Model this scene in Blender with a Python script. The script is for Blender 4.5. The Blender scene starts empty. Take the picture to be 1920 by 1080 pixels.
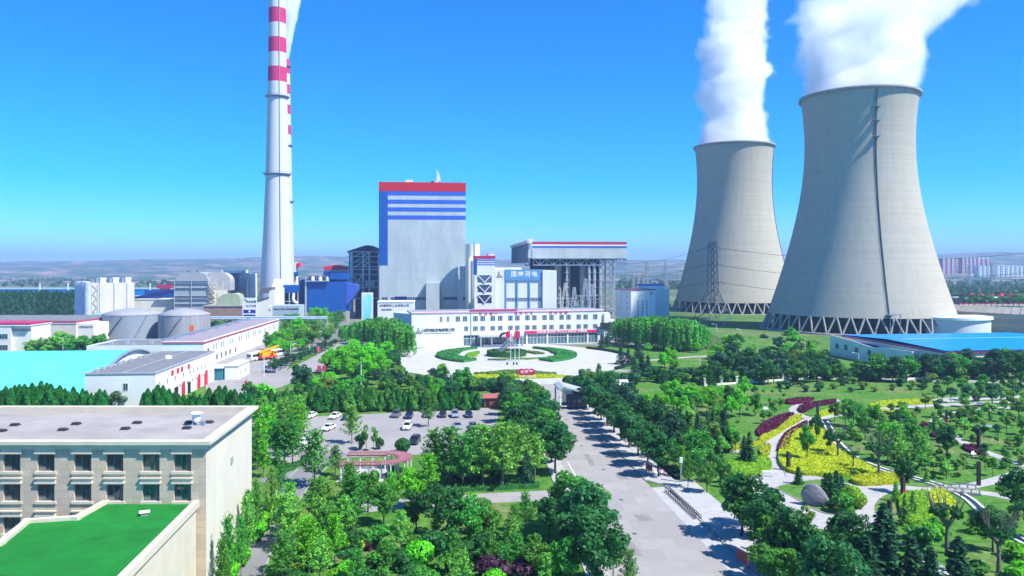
import bpy, bmesh, math, random
import numpy as np
from mathutils import Vector, Matrix

SC = bpy.context.scene
COL = SC.collection
R = math.radians

# ------------------------------------------------------------------ camera
EYE, FOC, HOR = 38.0, 1450.0, 500.0      # drone height (m), focal length and horizon row of the 1920 px photo
cam_data = bpy.data.cameras.new('camera')
cam = bpy.data.objects.new('camera', cam_data)
COL.objects.link(cam)
cam.location = (0, 0, EYE)
cam.rotation_euler = (R(90), 0, 0)
cam_data.sensor_width = 36
cam_data.lens = 36 * FOC / 1920
cam_data.shift_y = -(540 - HOR) / 1920
cam_data.clip_start = 1
cam_data.clip_end = 40000
SC.camera = cam

# ------------------------------------------------------------------ sky and sun
SUN_AZ, SUN_EL = R(62), R(52)            # from behind the camera towards its right
sun_dir = Vector((math.sin(SUN_AZ) * math.cos(SUN_EL), -math.cos(SUN_AZ) * math.cos(SUN_EL), math.sin(SUN_EL)))
world = bpy.data.worlds.new('World')
SC.world = world
world.use_nodes = True
wn, wl = world.node_tree.nodes, world.node_tree.links
bg = wn['Background']
sky = wn.new('ShaderNodeTexSky')
sky.sky_type = 'NISHITA'
sky.sun_disc = False
sky.sun_elevation = SUN_EL
sky.sun_rotation = math.atan2(sun_dir.x, sun_dir.y)
sky.altitude = 900
sky.air_density = 0.45
sky.dust_density = 0.0
sky.ozone_density = 10.0
hs = wn.new('ShaderNodeHueSaturation')
hs.inputs['Saturation'].default_value = 1.25
hs.inputs['Hue'].default_value = 0.496
hs.inputs['Value'].default_value = 1.24
wl.new(sky.outputs['Color'], hs.inputs['Color'])
wl.new(hs.outputs['Color'], bg.inputs['Color'])
bg.inputs['Strength'].default_value = 0.15

sun_data = bpy.data.lights.new('sun', 'SUN')
sun_data.energy = 4.1
sun_data.angle = R(0.5)
sun_data.color = (1.0, 0.965, 0.89)
sun = bpy.data.objects.new('sun', sun_data)
COL.objects.link(sun)
sun.location = (200, -200, 400)
sun.rotation_euler = (-sun_dir).to_track_quat('-Z', 'Y').to_euler()

vs = SC.view_settings
vs.view_transform = 'Standard'
vs.look = 'None'
vs.exposure = 1.1
vs.gamma = 1.0
vs.use_curve_mapping = False
cy = SC.cycles
cy.max_bounces = 14
cy.diffuse_bounces = 3
cy.glossy_bounces = 2
cy.transmission_bounces = 4
cy.transparent_max_bounces = 12
cy.volume_bounces = 12
cy.use_denoising = True
cy.use_adaptive_sampling = True
cy.adaptive_threshold = 0.03
cy.caustics_reflective = False
cy.caustics_refractive = False
cy.sample_clamp_indirect = 6
cy.volume_step_rate = 0.7
cy.volume_max_steps = 160

# ------------------------------------------------------------------ helpers
RNG = random.Random(11)
NPR = np.random.RandomState(5)
TH = R(5.1)                               # the works are laid out on a grid turned by this angle
HAZE_D = 0.00017


def G(px, py, z=0.0):
    """point of the photo on the level plane z"""
    Y = FOC * (EYE - z) / (py - HOR)
    return ((px - 960) / FOC * Y, Y)


def X_at(px, Y):
    return (px - 960) / FOC * Y


def Z_at(py, Y):
    return EYE - (py - HOR) / FOC * Y


class MB:
    """collects shapes that become ONE mesh object"""

    def __init__(self):
        self.v, self.f, self.m, self.s = [], [], [], []

    def add(self, vs, fs, m=0, smooth=False):
        o = len(self.v)
        self.v += [tuple(p) for p in vs]
        for q in fs:
            self.f.append([i + o for i in q])
            self.m.append(m)
            self.s.append(smooth)
        return self

    def box(self, x0, x1, y0, y1, z0, z1, m=0, bottom=True):
        if x1 < x0: x0, x1 = x1, x0
        if y1 < y0: y0, y1 = y1, y0
        if z1 < z0: z0, z1 = z1, z0
        v = [(x0, y0, z0), (x1, y0, z0), (x1, y1, z0), (x0, y1, z0), (x0, y0, z1), (x1, y0, z1), (x1, y1, z1), (x0, y1, z1)]
        f = [(4, 5, 6, 7), (0, 1, 5, 4), (1, 2, 6, 5), (2, 3, 7, 6), (3, 0, 4, 7)]
        if bottom: f.append((3, 2, 1, 0))
        return self.add(v, f, m)

    def prism(self, poly, z0, z1, m=0, bottom=True, top=True):
        a = sum(poly[i][0] * poly[(i + 1) % len(poly)][1] - poly[(i + 1) % len(poly)][0] * poly[i][1] for i in range(len(poly)))
        if a < 0: poly = list(reversed(poly))
        n = len(poly)
        zt = z1 if isinstance(z1, (list, tuple)) else [z1] * n
        if a < 0 and isinstance(z1, (list, tuple)): zt = list(reversed(zt))
        v = [(p[0], p[1], z0) for p in poly] + [(p[0], p[1], zt[i]) for i, p in enumerate(poly)]
        f = [(i, (i + 1) % n, n + (i + 1) % n, n + i) for i in range(n)]
        if top: f.append(tuple(range(n, 2 * n)))
        if bottom: f.append(tuple(range(n - 1, -1, -1)))
        return self.add(v, f, m)

    def extrude_x(self, prof, x0, x1, m=0, smooth=False, caps=True):
        """profile of (y, z) points, counter-clockwise seen from +x, swept along x"""
        n = len(prof)
        v = [(x0, p[0], p[1]) for p in prof] + [(x1, p[0], p[1]) for p in prof]
        self.add(v, [(i, n + i, n + (i + 1) % n, (i + 1) % n) for i in range(n)], m, smooth)
        if caps:
            self.add(v, [tuple(range(n - 1, -1, -1)), tuple(range(n, 2 * n))], m)
        return self

    def extrude_y(self, prof, y0, y1, m=0, smooth=False, caps=True):
        n = len(prof)
        v = [(p[0], y0, p[1]) for p in prof] + [(p[0], y1, p[1]) for p in prof]
        self.add(v, [(i, (i + 1) % n, n + (i + 1) % n, n + i) for i in range(n)], m, smooth)
        if caps:
            self.add(v, [tuple(range(n)), tuple(range(2 * n - 1, n - 1, -1))], m)
        return self

    def lathe(self, prof, n=24, c=(0, 0), m=0, smooth=True, a0=0.0, a1=2 * math.pi, cap=True):
        full = abs(a1 - a0 - 2 * math.pi) < 1e-6
        k = n if full else n + 1
        v = []
        for r, z in prof:
            for i in range(k):
                a = a0 + (a1 - a0) * i / n
                v.append((c[0] + r * math.cos(a), c[1] + r * math.sin(a), z))
        f = []
        for j in range(len(prof) - 1):
            for i in range(n):
                i2 = (i + 1) % k
                f.append((j * k + i, j * k + i2, (j + 1) * k + i2, (j + 1) * k + i))
        self.add(v, f, m, smooth)
        if cap and full and prof[-1][0] > 1e-3:
            o = (len(prof) - 1) * k
            self.add(v[o:], [tuple(range(k))], m)
        return self

    def cyl(self, x, y, z0, z1, r0, r1=None, n=12, m=0, smooth=True):
        r1 = r0 if r1 is None else r1
        return self.lathe([(r0, z0), (r1, z1)], n, (x, y), m, smooth)

    def beam(self, p, q, w, h=None, m=0):
        p, q = Vector(p), Vector(q)
        h = w if h is None else h
        d = (q - p)
        if d.length < 1e-6: return self
        d.normalize()
        up = Vector((0, 0, 1)) if abs(d.z) < 0.95 else Vector((0, 1, 0))
        s = d.cross(up).normalized()
        u = s.cross(d)
        v = []
        for e in (p, q):
            for a, b in ((-1, -1), (1, -1), (1, 1), (-1, 1)):
                v.append(e + s * (a * w / 2) + u * (b * h / 2))
        return self.add(v, [(0, 1, 5, 4), (1, 2, 6, 5), (2, 3, 7, 6), (3, 0, 4, 7), (3, 2, 1, 0), (4, 5, 6, 7)], m)

    def tube(self, pts, r, n=6, m=0, caps=True):
        pts = [Vector(p) for p in pts]
        rr = r if isinstance(r, (list, tuple)) else [r] * len(pts)
        v = []
        ref = None
        for i, p in enumerate(pts):
            d = (pts[min(i + 1, len(pts) - 1)] - pts[max(i - 1, 0)])
            if d.length < 1e-9: d = Vector((0, 0, 1))
            d.normalize()
            if ref is None:
                ref = Vector((1, 0, 0)) if abs(d.x) < 0.8 else Vector((0, 1, 0))
            a = (ref - d * ref.dot(d)).normalized()
            b = d.cross(a)
            ref = a
            for k in range(n):
                t = 2 * math.pi * k / n
                v.append(p + (a * math.cos(t) + b * math.sin(t)) * rr[i])
        f = []
        for j in range(len(pts) - 1):
            for k in range(n):
                k2 = (k + 1) % n
                f.append((j * n + k, j * n + k2, (j + 1) * n + k2, (j + 1) * n + k))
        self.add(v, f, m, True)
        if caps:
            self.add(v, [tuple(range(n - 1, -1, -1)), tuple(range((len(pts) - 1) * n, len(pts) * n))], m)
        return self

    def wall(self, w, h, holes=(), y=0.0, x0=0.0, z0=0.0, depth=0.25, m=0):
        """a wall in the plane y facing -y, with real openings (x0, x1, z0, z1) and their reveals"""
        xs = sorted({round(x0, 4), round(x0 + w, 4)} | {round(a, 4) for q in holes for a in q[:2]})
        zs = sorted({round(z0, 4), round(z0 + h, 4)} | {round(a, 4) for q in holes for a in q[2:4]})
        for i in range(len(xs) - 1):
            for j in range(len(zs) - 1):
                cx, cz = (xs[i] + xs[i + 1]) / 2, (zs[j] + zs[j + 1]) / 2
                if any(q[0] < cx < q[1] and q[2] < cz < q[3] for q in holes): continue
                self.add([(xs[i], y, zs[j]), (xs[i + 1], y, zs[j]), (xs[i + 1], y, zs[j + 1]), (xs[i], y, zs[j + 1])], [(0, 1, 2, 3)], m)
        for a, b, c, d in holes:
            e = y + depth
            self.add([(a, y, c), (b, y, c), (b, y, d), (a, y, d), (a, e, c), (b, e, c), (b, e, d), (a, e, d)],
                     [(0, 4, 5, 1), (1, 5, 6, 2), (2, 6, 7, 3), (3, 7, 4, 0)], m)
        return self

    def xform(self, M, start=0):
        for i in range(start, len(self.v)):
            self.v[i] = tuple(M @ Vector(self.v[i]))
        return self

    def mesh(self, name, mats):
        me = bpy.data.meshes.new(name)
        me.from_pydata(self.v, [], self.f)
        mats = mats if isinstance(mats, (list, tuple)) else [mats]
        for q in mats: me.materials.append(q)
        me.polygons.foreach_set('material_index', self.m)
        me.polygons.foreach_set('use_smooth', self.s)
        me.update()
        return me

    def build(self, name, mats, parent=None, loc=None, rot=0.0):
        o = bpy.data.objects.new(name, self.mesh(name, mats))
        COL.objects.link(o)
        if parent is not None: o.parent = parent
        if loc is not None: o.location = loc
        if rot: o.rotation_euler = (0, 0, rot)
        return o


def tag(o, label, cat, group=None, kind=None):
    if label: o['label'] = label
    if cat: o['category'] = cat
    if group: o['group'] = group
    if kind: o['kind'] = kind
    return o


def thing(name, label, cat, loc=(0, 0, 0), rot=0.0, group=None):
    o = bpy.data.objects.new(name, None)
    COL.objects.link(o)
    o.empty_display_size = 0.5
    o.location = loc if len(loc) == 3 else (loc[0], loc[1], 0)
    o.rotation_euler = (0, 0, rot)
    return tag(o, label, cat, group)


def structure(name, mb, mat):
    o = mb.build(name, mat)
    o['kind'] = 'structure'
    return o


def copy_obj(o, parent=None):
    c = o.copy()
    COL.objects.link(c)
    if parent is not None: c.parent = parent
    return c


def copy_tree(o, parent=None):
    c = copy_obj(o, parent)
    for ch in KIDS(o):
        copy_tree(ch, c)
    return c


def KIDS(o):
    return [q for q in o.children]


_ones = 'zeroth first second third fourth fifth sixth seventh eighth ninth tenth eleventh twelfth thirteenth fourteenth fifteenth sixteenth seventeenth eighteenth nineteenth'.split()
_tens = {2: 'twent', 3: 'thirt', 4: 'fort', 5: 'fift', 6: 'sixt', 7: 'sevent', 8: 'eight', 9: 'ninet'}


def ordinal(n):
    if n < 20: return _ones[n]
    t, u = divmod(n, 10)
    return _tens[t] + ('ieth' if u == 0 else 'y-' + _ones[u])


# ------------------------------------------------------------------ materials
MATS = {}


def mat(name, col, rough=0.75, var=0.12, scale=0.35, metal=0.0, stretch=(1, 1, 1), bump=0.0, bscale=3.0, spec=0.3, col2=None, coat=0.0, coord='Object'):
    """principled surface whose own colour wanders a little (wear and dirt), with an optional fine bump"""
    if name in MATS: return MATS[name]
    m = bpy.data.materials.new(name)
    m.use_nodes = True
    nt = m.node_tree
    b = nt.nodes['Principled BSDF']
    b.inputs['Roughness'].default_value = rough
    b.inputs['Metallic'].default_value = metal
    b.inputs['Specular IOR Level'].default_value = spec
    b.inputs['Coat Weight'].default_value = coat
    tc = nt.nodes.new('ShaderNodeTexCoord')
    mp = nt.nodes.new('ShaderNodeMapping')
    mp.inputs['Scale'].default_value = stretch
    nt.links.new(tc.outputs[coord], mp.inputs['Vector'])
    nz = nt.nodes.new('ShaderNodeTexNoise')
    nz.inputs['Scale'].default_value = scale
    nz.inputs['Detail'].default_value = 6
    nz.inputs['Roughness'].default_value = 0.65
    nt.links.new(mp.outputs['Vector'], nz.inputs['Vector'])
    rp = nt.nodes.new('ShaderNodeValToRGB')
    c1 = col
    c0 = col2 if col2 else tuple(max(0, c * (1 - 2.2 * var)) for c in col)
    rp.color_ramp.elements[0].position = 0.25
    rp.color_ramp.elements[0].color = (*c0, 1)
    rp.color_ramp.elements[1].position = 0.62
    rp.color_ramp.elements[1].color = (*c1, 1)
    nt.links.new(nz.outputs['Fac'], rp.inputs['Fac'])
    nt.links.new(rp.outputs['Color'], b.inputs['Base Color'])
    if bump:
        n2 = nt.nodes.new('ShaderNodeTexNoise')
        n2.inputs['Scale'].default_value = bscale
        n2.inputs['Detail'].default_value = 4
        nt.links.new(mp.outputs['Vector'], n2.inputs['Vector'])
        bp = nt.nodes.new('ShaderNodeBump')
        bp.inputs['Strength'].default_value = bump
        bp.inputs['Distance'].default_value = 0.1
        nt.links.new(n2.outputs['Fac'], bp.inputs['Height'])
        nt.links.new(bp.outputs['Normal'], b.inputs['Normal'])
    MATS[name] = m
    return m


def clad(name, col, period=0.9, axis='X', strength=0.35, rough=0.5, var=0.10):
    """profiled metal sheet: ribs along one axis"""
    if name in MATS: return MATS[name]
    m = mat(name, col, rough, var, 0.12, stretch=(1, 1, 0.25))
    nt = m.node_tree
    b = nt.nodes['Principled BSDF']
    tc = [n for n in nt.nodes if n.type == 'TEX_COORD'][0]
    w = nt.nodes.new('ShaderNodeTexWave')
    w.bands_direction = axis
    w.inputs['Scale'].default_value = 0.314 / period
    nt.links.new(tc.outputs['Object'], w.inputs['Vector'])
    bp = nt.nodes.new('ShaderNodeBump')
    bp.inputs['Strength'].default_value = strength
    bp.inputs['Distance'].default_value = 0.15
    nt.links.new(w.outputs['Fac'], bp.inputs['Height'])
    nt.links.new(bp.outputs['Normal'], b.inputs['Normal'])
    # sheet laps: a faint darker seam every few metres
    sp = nt.nodes.new('ShaderNodeSeparateXYZ')
    nt.links.new(tc.outputs['Object'], sp.inputs[0])
    fr = nt.nodes.new('ShaderNodeMath')
    fr.operation = 'PINGPONG'
    fr.inputs[1].default_value = 3.6
    nt.links.new(sp.outputs['Z'], fr.inputs[0])
    ls = nt.nodes.new('ShaderNodeMapRange')
    ls.inputs['From Max'].default_value = 0.22
    ls.inputs['To Min'].default_value = 0.84
    nt.links.new(fr.outputs[0], ls.inputs['Value'])
    hv = nt.nodes.new('ShaderNodeHueSaturation')
    rp = [n for n in nt.nodes if n.type == 'VALTORGB'][0]
    nt.links.new(rp.outputs['Color'], hv.inputs['Color'])
    nt.links.new(ls.outputs['Result'], hv.inputs['Value'])
    nt.links.new(hv.outputs['Color'], b.inputs['Base Color'])
    return m


def bricks(name, col, mortar, bw, bh, ms=0.02, rough=0.8, plane='XZ', var=0.12):
    """stone panels or tiles with joints"""
    if name in MATS: return MATS[name]
    m = mat(name, col, rough, var, 0.5)
    nt = m.node_tree
    b = nt.nodes['Principled BSDF']
    rp = [n for n in nt.nodes if n.type == 'VALTORGB'][0]
    tc = [n for n in nt.nodes if n.type == 'TEX_COORD'][0]
    sx = nt.nodes.new('ShaderNodeSeparateXYZ')
    cx = nt.nodes.new('ShaderNodeCombineXYZ')
    nt.links.new(tc.outputs['Object'], sx.inputs[0])
    if plane == 'XZ':
        ad = nt.nodes.new('ShaderNodeMath')
        nt.links.new(sx.outputs['X'], ad.inputs[0])
        nt.links.new(sx.outputs['Y'], ad.inputs[1])
        nt.links.new(ad.outputs[0], cx.inputs['X'])
        nt.links.new(sx.outputs['Z'], cx.inputs['Y'])
    else:
        nt.links.new(sx.outputs['X'], cx.inputs['X'])
        nt.links.new(sx.outputs['Y'], cx.inputs['Y'])
    br = nt.nodes.new('ShaderNodeTexBrick')
    br.inputs['Scale'].default_value = 1.0
    br.inputs['Brick Width'].default_value = bw
    br.inputs['Row Height'].default_value = bh
    br.inputs['Mortar Size'].default_value = ms
    br.inputs['Mortar'].default_value = (*mortar, 1)
    br.offset = 0.5
    nt.links.new(cx.outputs[0], br.inputs['Vector'])
    nt.links.new(rp.outputs['Color'], br.inputs['Color1'])
    hsv = nt.nodes.new('ShaderNodeHueSaturation')
    hsv.inputs['Value'].default_value = 0.86
    nt.links.new(rp.outputs['Color'], hsv.inputs['Color'])
    nt.links.new(hsv.outputs['Color'], br.inputs['Color2'])
    nt.links.new(br.outputs['Color'], b.inputs['Base Color'])
    return m


def glassy(name, col, rough=0.08):
    if name in MATS: return MATS[name]
    m = mat(name, col, rough, 0.3, 0.8, spec=0.8)
    return m


def leaf(name, col, hue=0.02, val=0.35, trans=0.35):
    """leaf surface: colour wanders from leaf to leaf and from tree to tree"""
    if name in MATS: return MATS[name]
    m = bpy.data.materials.new(name)
    m.use_nodes = True
    nt = m.node_tree
    nt.nodes.remove(nt.nodes['Principled BSDF'])
    out = [n for n in nt.nodes if n.type == 'OUTPUT_MATERIAL'][0]
    geo = nt.nodes.new('ShaderNodeNewGeometry')
    oi = nt.nodes.new('ShaderNodeObjectInfo')
    hsv = nt.nodes.new('ShaderNodeHueSaturation')
    hsv.inputs['Color'].default_value = (*col, 1)
    m1 = nt.nodes.new('ShaderNodeMapRange')
    m1.inputs['To Min'].default_value = 0.5 - hue
    m1.inputs['To Max'].default_value = 0.5 + hue
    nt.links.new(oi.outputs['Random'], m1.inputs['Value'])
    nt.links.new(m1.outputs['Result'], hsv.inputs['Hue'])
    m2 = nt.nodes.new('ShaderNodeMapRange')
    m2.inputs['To Min'].default_value = 1 - val
    m2.inputs['To Max'].default_value = 1 + val
    nt.links.new(geo.outputs['Random Per Island'], m2.inputs['Value'])
    m3 = nt.nodes.new('ShaderNodeMapRange')
    m3.inputs['To Min'].default_value = 0.82
    m3.inputs['To Max'].default_value = 1.2
    nt.links.new(oi.outputs['Random'], m3.inputs['Value'])
    mu = nt.nodes.new('ShaderNodeMath')
    mu.operation = 'MULTIPLY'
    nt.links.new(m2.outputs['Result'], mu.inputs[0])
    nt.links.new(m3.outputs['Result'], mu.inputs[1])
    nt.links.new(mu.outputs[0], hsv.inputs['Value'])
    d = nt.nodes.new('ShaderNodeBsdfPrincipled')
    d.inputs['Roughness'].default_value = 0.55
    d.inputs['Specular IOR Level'].default_value = 0.25
    t = nt.nodes.new('ShaderNodeBsdfTranslucent')
    mx = nt.nodes.new('ShaderNodeMixShader')
    mx.inputs[0].default_value = trans
    nt.links.new(hsv.outputs['Color'], d.inputs['Base Color'])
    nt.links.new(hsv.outputs['Color'], t.inputs['Color'])
    nt.links.new(d.outputs[0], mx.inputs[1])
    nt.links.new(t.outputs[0], mx.inputs[2])
    nt.links.new(mx.outputs[0], out.inputs['Surface'])
    MATS[name] = m
    return m


WHITE = mat('white_paint', (0.74, 0.75, 0.75), 0.6, 0.05, 0.15, stretch=(1, 1, 0.3))
WHITE2 = mat('white_render', (0.73, 0.745, 0.715), 0.8, 0.06, 0.2, stretch=(1, 1, 0.25))
CREAM = mat('cream_render', (0.78, 0.74, 0.62), 0.8, 0.07, 0.2, stretch=(1, 1, 0.3))
BEIGE = mat('beige_panel', (0.62, 0.58, 0.48), 0.7, 0.08, 0.15, stretch=(1, 1, 0.3))
RED = mat('red_paint', (0.62, 0.012, 0.045), 0.5, 0.08, 0.4)
REDB = mat('red_cladding', (0.55, 0.006, 0.015), 0.5, 0.06, 0.1)
MAGENTA = mat('crimson_trim', (0.48, 0.02, 0.10), 0.5, 0.08, 0.4)
BLUE = clad('blue_sheet', (0.002, 0.085, 0.36), 1.2)
BLUED = clad('navy_sheet', (0.004, 0.012, 0.15), 1.2)
BLUES = mat('blue_stripe', (0.03, 0.11, 0.55), 0.5, 0.05, 0.1)
SKYB = mat('pale_blue_band', (0.10, 0.30, 0.55), 0.5, 0.06, 0.2)
ROOFB = clad('blue_roof_sheet', (0.0, 0.24, 0.72), 1.0, 'X', 0.3, 0.45)
CYANR = clad('cyan_roof_sheet', (0.115, 0.60, 0.70), 1.0, 'X', 0.25, 0.45, 0.07)
GREYW = clad('pale_grey_sheet', (0.48, 0.535, 0.53), 1.1, 'X', 0.25, 0.5, 0.13)
GREYS = clad('grey_sheet', (0.36, 0.38, 0.41), 1.0)
GREYR = mat('grey_roof_felt', (0.19, 0.20, 0.22), 0.85, 0.12, 0.25, bump=0.2)
ROOFL = mat('pale_roof_screed', (0.36, 0.335, 0.325), 0.9, 0.15, 0.16, bump=0.2)
CONC = mat('concrete', (0.34, 0.33, 0.31), 0.9, 0.12, 0.3, bump=0.2)
CONCD = mat('stained_concrete', (0.30, 0.30, 0.30), 0.9, 0.15, 0.3, bump=0.2)
STEEL = mat('galvanised_steel', (0.50, 0.53, 0.56), 0.45, 0.1, 1.0, metal=0.3)
STEELB = mat('blue_grey_steel', (0.20, 0.26, 0.36), 0.5, 0.1, 0.6)
DARK = mat('dark_void', (0.012, 0.014, 0.03), 0.8, 0.2, 0.5)
BLACK = mat('black_paint', (0.02, 0.02, 0.022), 0.5, 0.2, 1.0)
GLASS = glassy('window_glass', (0.035, 0.055, 0.075))
GLASSG = glassy('green_window_glass', (0.02, 0.085, 0.08))
GLASSB = glassy('blue_window_glass', (0.05, 0.11, 0.19))
FRAMEW = mat('white_window_frame', (0.75, 0.76, 0.76), 0.5, 0.05, 1.0)
LETW = mat('white_letters', (0.85, 0.85, 0.85), 0.5, 0.03, 1.0)
LETD = mat('dark_letters', (0.03, 0.03, 0.06), 0.5, 0.1, 1.0)
LETR = mat('red_letters', (0.55, 0.02, 0.05), 0.5, 0.1, 1.0)
BARK = mat('bark', (0.10, 0.075, 0.055), 0.9, 0.2, 2.0, bump=0.4)
BARKG = mat('grey_bark', (0.17, 0.155, 0.135), 0.9, 0.2, 2.0, bump=0.4)


def text(body, size, material, parent, M, name='lettering', extrude=0.03, spacing=1.0, bold=0.0, align='CENTER'):
    """lettering as one mesh; M places it: x along the line, y up, z towards the reader"""
    cu = bpy.data.curves.new(name, 'FONT')
    cu.body = body
    cu.size = size
    cu.extrude = extrude
    cu.offset = bold
    cu.align_x = align
    cu.align_y = 'CENTER'
    cu.space_character = spacing
    cu.resolution_u = 2
    t = bpy.data.objects.new(name, cu)
    COL.objects.link(t)
    dg = bpy.context.evaluated_depsgraph_get()
    me = bpy.data.meshes.new_from_object(t.evaluated_get(dg))
    bpy.data.objects.remove(t)
    me.name = name
    me.materials.clear()
    me.materials.append(material)
    o = bpy.data.objects.new(name, me)
    COL.objects.link(o)
    me.transform(M)
    o.parent = parent
    return o


def facing_front(x, y, z):
    """text plane on a wall that faces -y"""
    return Matrix(((1, 0, 0, x), (0, 0, -1, y), (0, 1, 0, z), (0, 0, 0, 1)))


def facing_right(x, y, z):
    """text plane on a wall that faces +x"""
    return Matrix(((0, 0, 1, x), (1, 0, 0, y), (0, 1, 0, z), (0, 0, 0, 1)))


def vert_text(body): return '\n'.join(body)


WINDOW_MESH = {}


def window(parent, x, y, z, w, h, frame=FRAMEW, glass=GLASS, bars=1, rot=0.0, t=0.07, proud=0.06, sill=False):
    """a framed window set on a wall facing local -y (rot turns it): window > pane"""
    key = (round(w, 3), round(h, 3), frame.name, glass.name, bars, t, proud, sill)
    if key not in WINDOW_MESH:
        a, b = MB(), MB()
        a.box(-w / 2, w / 2, -proud, 0.04, 0, t)
        a.box(-w / 2, w / 2, -proud, 0.04, h - t, h)
        a.box(-w / 2, -w / 2 + t, -proud, 0.04, t, h - t)
        a.box(w / 2 - t, w / 2, -proud, 0.04, t, h - t)
        for k in range(bars):
            c = -w / 2 + w * (k + 1) / (bars + 1)
            a.box(c - t / 3, c + t / 3, -proud * 0.9, 0.03, t, h - t)
        if sill: a.box(-w / 2 - 0.12, w / 2 + 0.12, -proud - 0.14, 0.03, -0.14, -0.003)
        b.box(-w / 2 + t, w / 2 - t, -proud * 0.45, 0.03, t, h - t)
        WINDOW_MESH[key] = (a.mesh('window', frame), b.mesh('pane', glass))
    me, mp = WINDOW_MESH[key]
    o = bpy.data.objects.new('window', me)
    COL.objects.link(o)
    o.parent = parent
    o.location = (x, y, z)
    o.rotation_euler = (0, 0, rot)
    p = bpy.data.objects.new('pane', mp)
    COL.objects.link(p)
    p.parent = o
    return o
# ------------------------------------------------------------------ ground, roads, hills
def grass_mat(name, a, b, c, s1=0.05, s2=0.9):
    m = mat(name, a, 0.95, 0.1, s1, bump=0.35, bscale=6.0, spec=0.1)
    nt = m.node_tree
    rp = [n for n in nt.nodes if n.type == 'VALTORGB'][0]
    e = rp.color_ramp.elements
    e[0].position, e[0].color = 0.32, (*c, 1)
    e[1].position, e[1].color = 0.68, (*a, 1)
    k = e.new(0.5)
    k.color = (*b, 1)
    tc = [n for n in nt.nodes if n.type == 'TEX_COORD'][0]
    n2 = nt.nodes.new('ShaderNodeTexNoise')
    n2.inputs['Scale'].default_value = s2
    n2.inputs['Detail'].default_value = 5
    nt.links.new(tc.outputs['Object'], n2.inputs['Vector'])
    mp = nt.nodes.new('ShaderNodeMapRange')
    mp.inputs['From Min'].default_value = 0.3
    mp.inputs['From Max'].default_value = 0.7
    mp.inputs['To Min'].default_value = 0.6
    mp.inputs['To Max'].default_value = 1.25
    nt.links.new(n2.outputs['Fac'], mp.inputs['Value'])
    hsv = nt.nodes.new('ShaderNodeHueSaturation')
    nt.links.new(rp.outputs['Color'], hsv.inputs['Color'])
    nt.links.new(mp.outputs['Result'], hsv.inputs['Value'])
    nt.links.new(hsv.outputs['Color'], nt.nodes['Principled BSDF'].inputs['Base Color'])
    return m


LAWN = grass_mat('lawn_grass', (0.048, 0.175, 0.020), (0.080, 0.205, 0.030), (0.17, 0.20, 0.075), 0.07, 0.8)
BANKG = grass_mat('bank_grass', (0.10, 0.22, 0.05), (0.075, 0.17, 0.04), (0.20, 0.21, 0.10), 0.03)
LAND = grass_mat('farmland', (0.055, 0.12, 0.05), (0.09, 0.14, 0.075), (0.24, 0.20, 0.155), 0.004, 0.03)
HILLM = grass_mat('hill_fields', (0.030, 0.10, 0.08), (0.06, 0.12, 0.11), (0.42, 0.27, 0.27), 0.011, 0.09)
e_ = [n for n in HILLM.node_tree.nodes if n.type == 'VALTORGB'][0].color_ramp.elements
e_[0].position, e_[1].position, e_[2].position = 0.40, 0.48, 0.60
ASPH = bricks('pale_road_slabs', (0.33, 0.315, 0.312), (0.25, 0.24, 0.24), 5.0, 4.0, 0.035, 0.9, 'XY', 0.05)
ASPHG = mat('grey_asphalt', (0.21, 0.21, 0.225), 0.9, 0.08, 0.15, bump=0.25, bscale=8)
YARDM = mat('yard_concrete', (0.31, 0.297, 0.295), 0.9, 0.10, 0.06, bump=0.2)
PAVE = bricks('pale_paving', (0.43, 0.43, 0.435), (0.32, 0.32, 0.32), 1.2, 0.6, 0.012, 0.8, 'XY', 0.05)
PLAZAM = bricks('plaza_slabs', (0.50, 0.50, 0.505), (0.40, 0.40, 0.405), 2.4, 2.4, 0.02, 0.7, 'XY', 0.05)
PATHM = bricks('path_slabs', (0.43, 0.42, 0.425), (0.31, 0.30, 0.31), 1.6, 0.8, 0.02, 0.8, 'XY', 0.08)
WORKSM = mat('works_ground', (0.22, 0.22, 0.21), 0.95, 0.2, 0.03, col2=(0.10, 0.13, 0.08))
KERBM = mat('kerb_stone', (0.32, 0.32, 0.31), 0.85, 0.1, 0.5)
LINEM = mat('road_line_paint', (0.72, 0.72, 0.70), 0.7, 0.1, 0.6)
WATERM = mat('channel_water', (0.02, 0.04, 0.045), 0.1, 0.1, 0.5, spec=0.6)


def GP(pts, z=0.0): return [G(a, b, z) for a, b in pts]


def smooth_line(pts, n=6):
    """Catmull-Rom through points"""
    out = []
    P = [Vector(p).to_2d() if len(p) > 2 else Vector(p) for p in pts]
    for i in range(len(P) - 1):
        p0, p1, p2, p3 = P[max(i - 1, 0)], P[i], P[i + 1], P[min(i + 2, len(P) - 1)]
        for k in range(n):
            t = k / n
            out.append(0.5 * ((2 * p1) + (p2 - p0) * t + (2 * p0 - 5 * p1 + 4 * p2 - p3) * t * t + (3 * p1 - p0 - 3 * p2 + p3) * t ** 3))
    out.append(P[-1])
    return out


def smooth_loop(pts, n=5):
    P = [Vector(p) for p in pts]
    N = len(P)
    out = []
    for i in range(N):
        p0, p1, p2, p3 = P[i - 1], P[i], P[(i + 1) % N], P[(i + 2) % N]
        for k in range(n):
            t = k / n
            out.append(0.5 * ((2 * p1) + (p2 - p0) * t + (2 * p0 - 5 * p1 + 4 * p2 - p3) * t * t + (3 * p1 - p0 - 3 * p2 + p3) * t ** 3))
    return [tuple(p) for p in out]


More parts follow.
